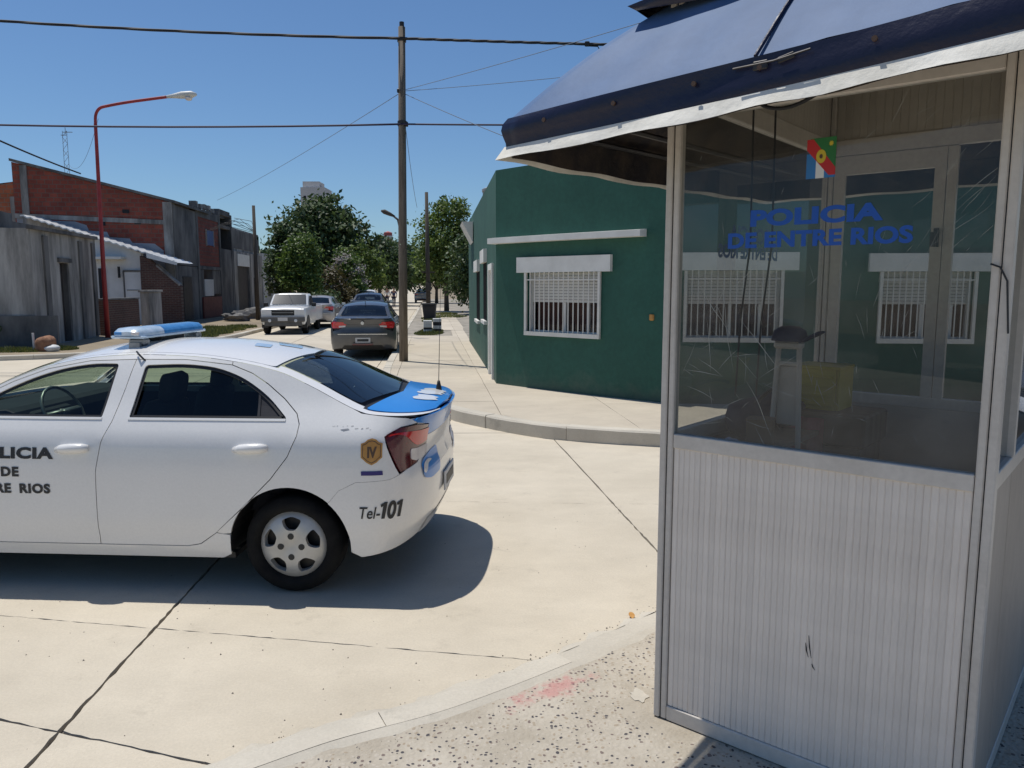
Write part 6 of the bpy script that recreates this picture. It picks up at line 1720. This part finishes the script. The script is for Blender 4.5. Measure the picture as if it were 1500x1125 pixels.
mb = MB(); mb.tube([(0, 0, 0), (.0, 0, 5.75)], [.11, .075], 10); mb.build('shaft', 'pole_dark', lp_, smooth=True)
mb = MB()
for k in range(7): mb.tube([(rnd.uniform(-.05, .05) - .02, 0, 4.4 + .03 * k), (-1.4 + .2 * k, .2, 4.75 + .12 * (k % 4)), (-2.6 + .25 * k, .3, 4.5 + .11 * k)], .012, 4)
mb.build('loose_wires', 'cable', lp_)
dl = empty('street_lamp', 'distant street lamp arm showing just left of the big pole', 'street lamp', (-3.62, 25.2, .14))
mb = MB(); mb.tube([(0, 0, 0), (0, 0, 3.6)] + [(-.05, 0, 3.8), (-.2, 0, 3.92)], [.05, .04, .035, .03], 8); mb.build('post', 'pole_dark', dl, smooth=True)
mb = MB(); mb.tube([(-.15, 0, 3.90), (-.3, 0, 3.97), (-.48, 0, 4.05), (-.58, 0, 4.08)], [.03, .06, .075, .03], 8); mb.build('lamp_head', 'pole_dark', dl, smooth=True)

def wire(name, label, a, b, sag, r, m, n=22, twist=0, g='overhead wires'):
    a = Vector(a); b = Vector(b); pts = []
    for i in range(n + 1):
        t = i / n; p = a.lerp(b, t); p.z -= 4 * sag * t * (1 - t); pts.append(p)
    mb = MB()
    if twist:
        fine = []
        for i in range(n * 6 + 1):
            t = i / (n * 6); p = a.lerp(b, t); p.z -= 4 * sag * t * (1 - t); fine.append(p)
        for ph in (0, 2.1, 4.2): mb.tube([p + Vector((0, math.sin(i * .4 + ph) * r * .5, math.cos(i * .4 + ph) * r * .5)) for i, p in enumerate(fine)], r * .75, 5)
    else: mb.tube(pts, r, 5)
    o = mb.build(name, m, smooth=True); return tag(o, label, 'cable', g)
wire('power_cable', 'thick twisted black cable crossing the sky from the left to the pole top', (-30, 17.3, 9.76), (-2.31, 16.9, 6.96), .55, .026, 'cable', twist=1)
wire('power_cable', 'thick twisted black cable running right from the pole top until the canopy hides it', (-2.31, 16.9, 6.96), (16.0, 15.6, 6.35), .10, .026, 'cable', n=44, twist=1)
wire('phone_cable', 'dark violet cable crossing the sky at mid pole height', (-30, 17.7, 6.7), (-2.33, 16.88, 5.22), .50, .022, 'cable_violet')
wire('phone_cable', 'short dark violet cable from mid pole to the canopy corner', (-2.33, 16.88, 5.22), (16.0, 15.6, 5.35), .15, .020, 'cable_violet')
wire('service_cable', 'black cable sloping down to the brick gable at far left', (-17.5, 23.0, 7.25), (-20.0, 36.6, 7.0), .1, .035, 'cable')
wire('service_wire', 'thin wire slanting up from the pole to the top edge above the canopy', (-2.28, 16.9, 5.92), (7.4, 6.2, 5.78), .10, .006, 'wire_grey')
wire('service_wire', 'thin wire rising gently right from the pole', (-2.28, 16.9, 5.90), (9.0, 12.7, 6.2), .15, .006, 'wire_grey')
wire('service_wire', 'thin wire dropping right from the pole to the green house roof', (-2.28, 16.9, 5.85), (.2, 14.0, 4.3), .02, .007, 'wire_grey')
wire('service_wire', 'thin wire descending left from the pole towards the two storey building', (-2.42, 16.97, 5.85), (-16.5, 44.0, 6.6), .12, .007, 'wire_grey')
wire('service_wire', 'thin wire hanging down close to the right side of the pole', (-2.26, 16.95, 5.1), (-2.9, 24.0, 4.2), .15, .006, 'wire_grey')
wire('service_wire', 'faint thin wire from the antenna mast to the red lamp', (-23.5, 42, 8.2), (-13.4, 25.8, 7.2), .7, .006, 'wire_grey')

# dropper clip where the thick cable ends
cl = empty('cable_clip', 'black clip with hooked dropper on the thick cable beside the canopy', 'clip', (1.55, 16.63, 6.77))
mb = MB(); mb.box((0, 0, 0), (.10, .07, .10), bev=.02); mb.build('clamp', 'cable', cl); mb = MB(); mb.tube([(.0, 0, -.04), (.22, 0, -.05), (.27, 0, -.14), (.26, 0, -.40)], .013, 5); mb.build('dropper', 'cable', cl)

# ============================================================ OTHER VEHICLES
STREET_A = math.atan2(.9945, -.1045)
grey = build_sedan('sedan', 'dark grey saloon with red tail lights parked at the right kerb by the pole', 'car', 'sedan_grey', group='parked cars')
sc_ = 1.0
grey.location = (-3.76, 19.75, 0); grey.rotation_euler = (0, 0, STREET_A); grey.scale = (1.0, .92, .98)
mb = MB(); mb.lathe([(.0, 0), (.045, 0), (.045, .012), (.0, .016)], 14, 'x', (-.845, 0, .93)); mb.box((-.852, 0, .93), (.01, .03, .05)); mb.build('boot_badge', 'chrome', grey)
mb = MB(); mb.box((-.862, 0, .40), (.02, .55, .045), bev=.008); mb.build('bumper_reflector', 'tail_dark', grey)
mb = MB(); mb.box((-.868, .0, .655), (.015, 1.3, .018)); mb.build('bumper_trim', 'chrome', grey)
mb = MB(); x, y, z = ctop(.22, 0); mb.tube([(x, 0, z), (x - .09, 0, z + .09)], .008, 6); mb.build('aerial', 'black', grey)
silver = copy_tree(grey, swap={'sedan_grey': 'sedan_silver'}); silver['label'] = 'silver beige saloon parked nose away behind the white pickup'; silver.location = (-8.75, 34.6, 0); silver.rotation_euler = (0, 0, STREET_A); silver.scale = (1, .98, .98)
dk = copy_tree(grey, swap={'sedan_grey': 'sedan_dark'}); dk['label'] = 'black car glimpsed beyond the roof of the grey saloon'; dk.location = (-6.95, 37.5, 0); dk.rotation_euler = (0, 0, STREET_A); dk.scale = (.95, 1.0, 1.05)
wc = copy_tree(grey, swap={'sedan_grey': 'pickup_white'}); wc['label'] = 'white car far down the street left of the big pole'; wc.location = (-9.05, 48.2, 0); wc.rotation_euler = (0, 0, STREET_A + math.pi); wc.scale = (1, 1.02, 1.14)
fc = copy_tree(grey, swap={'sedan_grey': 'sedan_silver'}); fc['label'] = 'far silver car driving away in the distance right of the pole'; fc.location = (-10.2, 88, .0); fc.rotation_euler = (0, 0, STREET_A); fc.scale = (1, 1.0, 1.05)
rc = copy_tree(grey, swap={'sedan_grey': 'sedan_dark'}); rc['label'] = 'dark car standing beyond the booth at the right edge'; rc.location = (8.7, 6.75, 0); rc.rotation_euler = (0, 0, math.pi - .087)

# white pickup seen from the front
pk = empty('pickup', 'white pickup with dark bumper facing the camera at the left kerb', 'pickup truck', (-8.75, 30.1, 0), STREET_A + math.pi, 'parked cars')
W2 = .83
def ploft(stations, m, name, parent, smooth=True):
    """stations: list of (x, [(y,z) half section from bottom to centre top])"""
    mb = MB(); vs = []; k = len(stations[0][1])
    for x, sec in stations:
        for y, z in sec: vs.append((x, y, z))
        for y, z in reversed(sec): vs.append((x, -y, z))
    q = 2 * k; fs = []
    for i in range(len(stations) - 1):
        for j in range(q): fs.append((i * q + j, i * q + (j + 1) % q, (i + 1) * q + (j + 1) % q, (i + 1) * q + j))
    fs.append(tuple(range(q - 1, -1, -1))); fs.append(tuple(range((len(stations) - 1) * q, len(stations) * q)))
    mb.add(vs, fs); return mb.build(name, m, parent, angle=R(38))
def sec(w, z0, zs, zt, r=.06): return [(w * .94, z0), (w, z0 + .12), (w, zs - r), (w - r * .5, zs), (w * .55, zt), (0.001, zt + .012)]
ploft([(.95, sec(.80, .42, .93, .955)), (.90, sec(.815, .38, .985, 1.0)), (.5, sec(W2, .38, 1.0, 1.03)), (-.05, sec(W2, .38, 1.02, 1.06)), (-.35, sec(W2, .38, 1.02, 1.04))], 'pickup_white', 'bonnet', pk)
ploft([(-.36, sec(W2, .36, 1.02, 1.04)), (-1.0, sec(W2, .34, 1.02, 1.04)), (-1.75, sec(W2, .34, 1.02, 1.04))], 'pickup_white', 'body', pk)
ploft([(-.38, [(.76, 1.03), (.75, 1.06), (.74, 1.08), (.73, 1.09), (.5, 1.10), (.001, 1.10)]), (-.85, [(.76, 1.03), (.72, 1.28), (.68, 1.46), (.64, 1.50), (.4, 1.52), (.001, 1.525)]), (-1.6, [(.76, 1.03), (.72, 1.28), (.68, 1.47), (.64, 1.52), (.4, 1.54), (.001, 1.545)]), (-1.75, [(.76, 1.03), (.71, 1.26), (.66, 1.44), (.62, 1.48), (.4, 1.50), (.001, 1.505)])], 'pickup_white', 'cab', pk)
mb = MB(); mb.add([(-.385, -.66, 1.105), (-.385, .66, 1.105), (-.82, .60, 1.475), (-.82, -.60, 1.475)], [(0, 1, 2, 3)]); mb.v = [(x + .025, y, z + .02) for x, y, z in mb.v]; mb.build('windscreen', 'dark_glass', pk, recalc=False)
for s in (1, -1):
    mb = MB(); mb.add([(-.62, s * .765, 1.07), (-1.6, s * .768, 1.07), (-1.55, s * .715, 1.44), (-.90, s * .715, 1.43)], [(0, 1, 2, 3)]); mb.build('side_window', 'void', pk, recalc=False)
    mb = MB(); mb.box((.915, s * .60, .83), (.06, .34, .16), bev=.02); mb.build('headlight', 'headlight', pk)
    mb = MB(); mb.box((-.6, s * .93, 1.10), (.08, .18, .15), bev=.03); mb.build('wing_mirror', 'black', pk)
mb = MB(); mb.box((.93, 0, .82), (.05, .86, .22), bev=.015); g_ = mb.build('grille', 'black', pk)
mb = MB(); mb.box((.958, 0, .83), (.01, .78, .02)); mb.build('grille_bar', 'grey_metal', g_)
mb = MB(); mb.box((.96, 0, .58), (.16, 1.62, .20), bev=.04); mb.box((.90, 0, .42), (.12, 1.4, .20), bev=.03); bu = mb.build('bumper', 'bumper_grey', pk)
mb = MB(); mb.box((1.045, 0, .58), (.01, .36, .12), bev=.003); mb.build('number_plate', 'plate', bu)
for s in (1, -1): mb = MB(); mb.lathe([(.0, 0), (.06, 0), (.06, .02), (0, .025)], 12, 'x', (1.035, s * .48, .53)); mb.build('fog_lamp', 'headlight', bu)
mb = MB(); mb.box((-2.75, .80, .72), (1.98, .06, .58)); mb.box((-2.75, -.80, .72), (1.98, .06, .58)); mb.box((-3.72, 0, .72), (.05, 1.54, .58)); mb.box((-1.79, 0, .72), (.05, 1.54, .58)); mb.box((-2.75, 0, .50), (1.9, 1.54, .05)); mb.build('cargo_bed', 'pickup_white', pk)
mb = MB(); mb.box((-1.4, 0, .36), (4.4, .9, .12)); mb.build('chassis', 'black', pk)
for x in (.30, -2.75):
    for s in (1, -1):
        mb = MB(); mb.lathe([(.16, -.1), (.19, -.11), (.30, -.10), (.325, -.07), (.325, .07), (.30, .1), (.2, .11), (.18, .06), (.0, .05)], 26, 'y', (x, s * .72, .325)); mb.build('wheel', 'rubber', pk, smooth=True)
        if x > 0:
            mb = MB(); pr = arc2(x, .325, .40, -12, 192, 16); a = [(p[0], s * .845, p[1]) for p in pr]; b = [(p[0], s * .60, p[1]) for p in pr]; mb.add(a + b, [(i, i + 1, 18 + i - 0, 17 + i) for i in range(16)]); mb.add([(x, s * .848, .325)] + a, [(0, i + 1, i + 2) for i in range(16)]); mb.build('wheel_arch', 'black', pk, recalc=False)

# ============================================================ STREET THINGS
bn = empty('waste_bin', 'black waste bin standing on the right verge in front of the thin pole', 'bin', (-4.12, 38.6, .14))
mb = MB(); mb.add([(-.26, -.26, .0), (.26, -.26, 0), (.26, .26, 0), (-.26, .26, 0), (-.33, -.33, .78), (.33, -.33, .78), (.33, .33, .78), (-.33, .33, .78)], [(0, 3, 2, 1), (4, 5, 6, 7), (0, 1, 5, 4), (1, 2, 6, 5), (2, 3, 7, 6), (3, 0, 4, 7)]); mb.build('body', 'ash', bn)
mb = MB(); mb.box((0, 0, .80), (.70, .70, .06), bev=.02); mb.box((0, -.34, .70), (.5, .04, .05), bev=.01); mb.build('lid', 'black', bn)
for i, (x, y, lab, order) in enumerate(((-3.02, 27.6, 'nearer white painted concrete block with one dark band on the right pavement', (0, 1, 0, 0)), (-2.72, 28.0, 'concrete block striped black and white beside the plainer white block', (1, 0, 1, 0)))):
    b_ = empty('concrete_block', lab, 'block', (x, y, .16), R(8)); n = len(order); h = .5
    for k in range(n):
        if i == 0 and k == 1: hh = .07
        else: hh = h / n
        z0 = sum((.07 if (i == 0 and q == 1) else h / n) for q in range(k))
        mb = MB(); mb.box((0, 0, z0 + hh / 2), (.30, .30, hh - .002), bev=.008); mb.build('band', 'ash' if order[k] else 'white_paint', b_)
# heap by the grey house
hp = empty('refuse_heap', 'brown and white refuse heap lying in front of the grey house', 'heap', (-12.35, 20.3, .11))
def rock(parent, name, m, c, r, sq, seed):
    bm = bmesh.new(); bmesh.ops.create_icosphere(bm, subdivisions=3, radius=r); r2 = random.Random(seed); ph = [r2.uniform(0, 6) for _ in range(3)]
    for v in bm.verts:
        k = 1 + .16 * math.sin(v.co.x / r * 3 + ph[0]) + .14 * math.sin(v.co.y / r * 4 + ph[1]) + .1 * math.sin(v.co.z / r * 5 + ph[2]) + (r2.uniform(-.22, .22) if m == 'plaster_dark' else 0); v.co = Vector((v.co.x * sq[0] * k, v.co.y * sq[1] * k, max(v.co.z * sq[2] * k, -r * sq[2] * .55)))
    me = bpy.data.meshes.new(name); bm.to_mesh(me); bm.free(); me.materials.append(M[m])
    for p in me.polygons: p.use_smooth = m != 'plaster_dark'
    o = bpy.data.objects.new(name, me); col.objects.link(o); o.parent = parent; o.location = c; return o
rock(hp, 'brown_sack', 'brown_fur', (0, 0, .14), .26, (1.1, .8, .95), 1); rock(hp, 'white_sack', 'white_wall', (.22, -.12, .07), .15, (1.2, .9, .8), 2)
mb = MB(); mb.tube([(-.28, 0, 0), (-.29, 0, .48)], .03, 6); mb.build('stake', 'white_wall', hp)
for i, (x, y, s_) in enumerate(((-14.0, 41.2, .5), (-13.2, 42.5, .42), (-13.6, 38.0, .4))):
    sh = rock(None, 'rubble_heap', 'plaster_dark', (x, y, .3), s_, (1.4, 1, .8), 20 + i); tag(sh, ['dark rubble heap against the low grey building', 'dark rubble heap beside the pole on the left verge', 'dark rubble heap under the two storey front'][i], 'rubble', 'rubble heaps on the left verge')
gs = MB(); gs.prism([(-4.9 + .6, 43.2), (-2.6, 43.2), (-2.8, 45.0), (-4.6, 45.0)], .150, .172); o = gs.build('entrance_slab', 'kerb'); tag(o, kind='structure')

# ============================================================ PEOPLE, far down the street
def skin_body(name, joints, edges, m, parent=None, sub=1, root=0):
    me = bpy.data.meshes.new(name); me.from_pydata([j[0] for j in joints], edges, [])
    o = bpy.data.objects.new(name, me); col.objects.link(o)
    md = o.modifiers.new('s', 'SKIN'); 
    for i, j in enumerate(joints):
        r_ = j[1] if isinstance(j[1], tuple) else (j[1], j[1]); me.skin_vertices[0].data[i].radius = r_
        me.skin_vertices[0].data[i].use_root = (i == root)
    md.use_smooth_shade = True
    sd = o.modifiers.new('d', 'SUBSURF'); sd.levels = sub; sd.render_levels = sub
    bpy.context.view_layer.update(); dg = bpy.context.evaluated_depsgraph_get(); m2 = bpy.data.meshes.new_from_object(o.evaluated_get(dg))
    o.modifiers.clear(); o.data = m2; m2.materials.clear(); m2.materials.append(M[m])
    for p in m2.polygons: p.use_smooth = True
    if parent: o.parent = parent
    return o
def person(label, loc, rz, shirt, trousers, stride):
    r_ = empty('person', label, 'person', loc, rz)
    s = stride
    J = [((0, 0, .95), (.13, .10)), ((0, 0, 1.15), (.12, .09)), ((0, 0, 1.38), (.15, .10)), ((0, .01, 1.50), .055), ((0, .03, 1.56), .06), ((0, .035, 1.66), (.078, .095)), ((0, .03, 1.74), (.06, .07)),
         ((.19, 0, 1.40), .05), ((.25, -.03 * s, 1.14), .042), ((.24, .10 * s, .92), .034), ((.235, .14 * s, .84), (.04, .02)), ((-.19, 0, 1.40), .05), ((-.25, .05 * s, 1.14), .042), ((-.24, -.06, .92), .034), ((-.235, -.04, .84), (.04, .02)),
         ((.09, 0, .88), .085), ((.10, .14 * s, .49), .058), ((.10, .10 * s, .09), .042), ((.11, .24 * s, .04), (.045, .03)), ((-.09, 0, .88), .085), ((-.10, -.06 * s, .49), .058), ((-.10, -.20 * s, .10), .042), ((-.11, -.06 * s, .04), (.045, .03))]
    E_ = [(0, 1), (1, 2), (2, 3), (3, 4), (4, 5), (5, 6), (2, 7), (7, 8), (8, 9), (9, 10), (2, 11), (11, 12), (12, 13), (13, 14), (0, 15), (15, 16), (16, 17), (17, 18), (0, 19), (19, 20), (20, 21), (21, 22)]
    skin_body('body', J, E_, 'skin', r_)
    g = 1.16
    def sub(idx, ed, name, m, k=g):
        mp = {a: i for i, a in enumerate(idx)}
        jj = [(J[a][0], tuple(v * k for v in (J[a][1] if isinstance(J[a][1], tuple) else (J[a][1],) * 2))) for a in idx]
        skin_body(name, jj, [(mp[a], mp[b]) for a, b in ed], m, r_)
    sub([0, 1, 2, 7, 8, 11, 12], [(0, 1), (1, 2), (2, 7), (7, 8), (2, 11), (11, 12)], 'shirt', shirt)
    sub([0, 15, 16, 17, 19, 20, 21], [(0, 15), (15, 16), (16, 17), (0, 19), (19, 20), (20, 21)], 'trousers', trousers)
    hb = MB(); hb.lathe([(.0, .10), (.05, .09), (.088, .04), (.095, -.01), (.08, -.05)], 12, 'z', (0, .0, 1.70), cap=False); hb.build('hair', 'hair', r_, smooth=True)
    return r_
person('person in dark blue clothes standing in the road left of the big pole', (-10.15, 66.5, 0), R(200), 'shirt_blue', 'jeans', 1)
person('person in a white top near the far left kerb', (-11.05, 68.5, 0), R(20), 'shirt_white', 'jeans', .6)

# ============================================================ TREES
def tree(name, label, loc, clumps, leaf, n, size, trunk_h, tr=.14, seed=1, group=None, trunks=1, mats2=None):
    r_ = empty(name, label, 'tree' if 'shrub' not in name else 'shrub', loc, group=group); r2 = random.Random(seed); npr = np.random.RandomState(seed)
    def leaves(n, mname, part, sc=1.0, shell=.55):
        tot = sum(c[3] * c[4] * c[5] for c in clumps); V = []; 
        for c in clumps:
            m = max(8, int(n * c[3] * c[4] * c[5] / tot))
            # break each clump into many small tufts so the outline stays ragged
            k = max(5, m // 55); d = npr.normal(size=(k, 3)); d /= np.linalg.norm(d, axis=1)[:, None]; rad = npr.uniform(shell, 1.05, k) ** .8
            tc_ = d * rad[:, None] * np.array([c[3], c[4], c[5]]) + np.array([c[0], c[1], c[2]])
            idx = npr.randint(0, k, m); spread = .22 * (c[3] + c[4] + c[5]) / 3
            pos = tc_[idx] + npr.normal(size=(m, 3)) * spread * np.array([1, 1, .75]); pos[:, 2] = np.maximum(pos[:, 2], .15)
            out = pos - np.array([c[0], c[1], c[2]]); out /= np.linalg.norm(out, axis=1)[:, None] + 1e-6
            nn = out * .5 + npr.normal(size=(m, 3)) * .7 + np.array([0, 0, .35]); nn /= np.linalg.norm(nn, axis=1)[:, None]
            t = np.cross(nn, npr.normal(size=(m, 3))); t /= np.linalg.norm(t, axis=1)[:, None] + 1e-6; b = np.cross(nn, t); s_ = (size * sc * npr.uniform(.6, 1.4, m))[:, None]
            V.append(np.stack([pos - t * s_, pos - b * s_ * .5, pos + t * s_, pos + b * s_ * .5], 1).reshape(-1, 3))
        V = np.concatenate(V); q = len(V) // 4; me = bpy.data.meshes.new(part)
        me.from_pydata(V.tolist(), [], [(4 * i, 4 * i + 1, 4 * i + 2, 4 * i + 3) for i in range(q)]); me.materials.append(M[mname]); o = bpy.data.objects.new(part, me); col.objects.link(o); o.parent = r_
        return o
    leaves(n, leaf, 'crown')
    if mats2: leaves(mats2[1], mats2[0], mats2[2], mats2[3], .85)
    mb = MB()
    for k in range(trunks):
        ox = (k - (trunks - 1) / 2) * .25; top = clumps[0]
        mb.tube([(ox, 0, -.1), (ox + r2.uniform(-.08, .08), 0, trunk_h * .5), (ox + r2.uniform(-.1, .1), .05, trunk_h), (top[0] * .5 + ox, top[1] * .5, top[2])], [tr * 1.25, tr, tr * .85, tr * .3], 9)
    for c in clumps[1:]: mb.tube([(0, 0, trunk_h * .9), (c[0] * .5, c[1] * .5, (trunk_h + c[2]) * .5), (c[0], c[1], c[2])], [tr * .6, tr * .4, tr * .12], 6)
    mb.build('trunk', 'bark', r_, smooth=True); return r_
TG = 'street trees'
tree('tree', 'dark bushy street tree behind the pole on the left verge', (-12.9, 45, .1), [(0, 0, 3.7, 1.0, 1.0, 1.4), (-.5, .3, 2.4, .9, .9, 1.2), (.4, -.2, 3.0, .85, .85, 1.1), (-.2, 0, 4.7, .65, .65, .8)], 'leaf_dark', 7000, .11, 1.3, .12, 1, TG)
tree('tree', 'bright mid green dense tree leaning over the silver saloon', (-11.6, 43.0, .1), [(0, 0, 3.3, .95, .95, 1.25), (.25, -.3, 2.1, .95, .95, 1.1), (-.4, .2, 2.6, .85, .85, 1.1)], 'leaf_mid', 8500, .10, 1.0, .11, 2, TG)
tree('tree', 'largest dark green tree with broad crown in the left centre', (-15.5, 62, .1), [(.5, 0, 6.4, 2.6, 2.5, 1.9), (-1.8, .5, 5.9, 1.8, 1.7, 1.4), (2.8, -.4, 5.1, 1.7, 1.7, 1.7), (1.0, .2, 7.7, 1.4, 1.4, .9), (1.0, 0, 4.0, 2.9, 2.2, 1.7), (4.1, 0, 5.6, .9, .9, .9), (-.6, 0, 7.4, .9, .9, .7)], 'leaf_dark', 12500, .21, 2.4, .28, 3, TG)
tree('flowering_shrub', 'tall oleander shrub covered in white flowers on the left verge', (-9.95, 47.5, .1), [(0, 0, 2.2, .8, .8, 1.4), (.5, -.3, 1.6, .7, .7, 1.1), (-.4, .2, 3.0, .7, .7, .9)], 'leaf_mid', 4200, .10, .8, .06, 4, None, 3, ('flower', 1300, 'blossom', .8))
tree('shrub', 'brownish scrubby shrub at the foot of the bright green tree', (-10.6, 45.8, .1), [(0, 0, 1.5, 1.1, 1.0, 1.1), (.6, .2, 1.0, .9, .9, .9)], 'leaf_brown', 4000, .09, .5, .06, 5)
tree('shrub', 'low dark shrub beside the silver saloon', (-9.9, 40.8, .1), [(0, 0, .75, .8, .9, .7)], 'leaf_dark', 2200, .08, .3, .05, 15)
tree('tree', 'yellow green tree above the white flowering shrub', (-12.0, 60, .1), [(0, 0, 3.6, 1.5, 1.5, 1.5), (.8, 0, 2.6, 1.4, 1.4, 1.3), (-.6, 0, 2.4, 1.3, 1.3, 1.3)], 'leaf_light', 6500, .14, 1.2, .12, 6, TG)
tree('tree', 'dark tree shading the far left kerb behind the white car', (-12.6, 74, .1), [(0, 0, 4.0, 2.6, 2.4, 2.0), (1.6, -.6, 3.2, 2.0, 2.0, 1.7), (-1.5, .4, 3.4, 2.0, 2.0, 1.8)], 'leaf_dark', 9000, .18, 1.6, .18, 7, TG)
tree('tree', 'dark tree close beside the big pole further down the left side', (-12.6, 88, .1), [(0, 0, 4.2, 2.8, 2.6, 2.2), (1.2, -.6, 3.0, 2.4, 2.0, 1.7), (-1.9, .4, 3.6, 2.2, 2.2, 1.9)], 'leaf_dark', 8000, .2, 1.6, .2, 8, TG)
tree('tree', 'tall light green tree over the thin dark pole on the right side', (-4.4, 52, .1), [(0, 0, 5.3, 1.6, 1.6, 1.7), (-1.0, .3, 4.0, 1.2, 1.2, 1.5), (.9, -.2, 4.2, 1.2, 1.2, 1.5), (.2, 0, 6.6, 1.1, 1.1, .9), (.6, 0, 2.9, 1.4, 1.3, 1.3)], 'leaf_light', 12000, .12, 2.0, .15, 9, TG)
tree('tree', 'dark dense tree touching the far end of the green house', (-2.2, 46, .1), [(0, 0, 3.0, 1.4, 1.5, 1.6), (.9, -.5, 2.2, 1.3, 1.3, 1.6), (-.5, .3, 1.8, 1.1, 1.2, 1.4), (1.0, .0, 4.2, 1.2, 1.2, 1.1)], 'leaf_dark', 10000, .12, .9, .13, 10, TG)
tree('tree', 'middle green tree left of the thin dark pole on the right side', (-7.6, 78, .1), [(0, 0, 4.2, 2.0, 1.8, 1.8), (-1.2, 0, 3.3, 1.4, 1.4, 1.4), (1.3, 0, 3.0, 1.6, 1.6, 1.6)], 'leaf_mid', 7500, .17, 1.5, .16, 11, TG)
tree('tree', 'green tree behind the white garden wall seen at the right edge', (11.0, 14.0, 0), [(0, 0, 3.2, 1.8, 1.6, 1.6), (1.5, 0, 2.8, 1.5, 1.5, 1.4), (-1.4, .3, 2.7, 1.3, 1.3, 1.3)], 'leaf_mid', 6000, .10, 1.2, .12, 12, TG)
tree('shrub', 'dark creeper bush against the side wall of the grey house', (-15.2, 20.9, .1), [(0, 0, 1.0, 1.0, .5, .9), (-1.3, 0, .8, 1.0, .5, .8)], 'leaf_dark', 3500, .08, .4, .05, 13)
# far wood closing the street
r_ = np.random.RandomState(5); V = []
for i in range(150):
    side = i % 2; 
    x = r_.uniform(-75, -31) if side else r_.uniform(-25, 40); y = r_.uniform(150, 270)
    if i < 34: x = r_.uniform(-46, -18); y = r_.uniform(262, 300)
    h = r_.uniform(5, 9); rr_ = r_.uniform(3, 5); m = 170; d = r_.normal(size=(m, 3)); d /= np.linalg.norm(d, axis=1)[:, None]
    pos = d * r_.uniform(.5, 1, (m, 1)) * np.array([rr_, rr_, h * .5]) + np.array([x, y, gz(y) + h * .55]); t = r_.normal(size=(m, 3)); t /= np.linalg.norm(t, axis=1)[:, None]; b = np.cross(t, r_.normal(size=(m, 3))); b /= np.linalg.norm(b, axis=1)[:, None]; s_ = r_.uniform(.4, .9, (m, 1))
    V.append(np.stack([pos - t * s_, pos - b * s_ * .6, pos + t * s_, pos + b * s_ * .6], 1).reshape(-1, 3))
V = np.concatenate(V); me = bpy.data.meshes.new('far_trees'); me.from_pydata(V.tolist(), [], [(4 * i, 4 * i + 1, 4 * i + 2, 4 * i + 3) for i in range(len(V) // 4)]); me.materials.append(M['leaf_dark']); o = bpy.data.objects.new('far_trees', me); col.objects.link(o); tag(o, 'distant mass of dark trees closing the end of the street', 'trees', kind='stuff')

# far buildings above the trees
fb_ = empty('far_tower_block', 'pale concrete block showing above the biggest tree', 'building', (-38.0, 150, 0))
mb = MB(); mb.box((0, 3, 10.3), (4.6, 6, 20.6)); mb.build('wall', 'pale_building', fb_)
mb = MB(); mb.box((-.5, 3, 21.2), (3.2, 4, 1.2)); mb.box((1.5, 2, 21.0), (.5, .5, .9)); mb.build('roof_room', 'pale_building', fb_)
for k in range(4):
    mb = MB(); mb.box((-1.5 + k, -.02, 18.6), (.5, .06, .8)); mb.build('window', 'void', fb_)
fr_ = empty('far_house', 'distant pale house with a red and white roof tank right of the trees', 'house', (-35.8, 220, gz(220)))
mb = MB(); mb.box((0, 3, 4.5), (9.5, 6, 10.0)); mb.build('wall', 'pale_building', fr_)
mb = MB(); mb.box((0, 3, 9.8), (10.2, 6.6, 1.4)); mb.build('roof', 'tank_grey', fr_)
mb = MB(); mb.lathe([(1.2, 0), (1.2, 1.1)], 16, 'z', (.6, 2, 10.5)); tk = mb.build('roof_tank', 'tank_red', fr_)
mb = MB(); mb.lathe([(1.25, 1.1), (1.25, 2.0)], 16, 'z', (.6, 2, 10.5)); mb.build('white_band', 'white_paint', tk)
mb = MB(); mb.lathe([(1.2, 2.0), (1.2, 2.9), (.0, 3.3)], 16, 'z', (.6, 2, 10.5)); mb.build('tank_top', 'tank_red', tk)
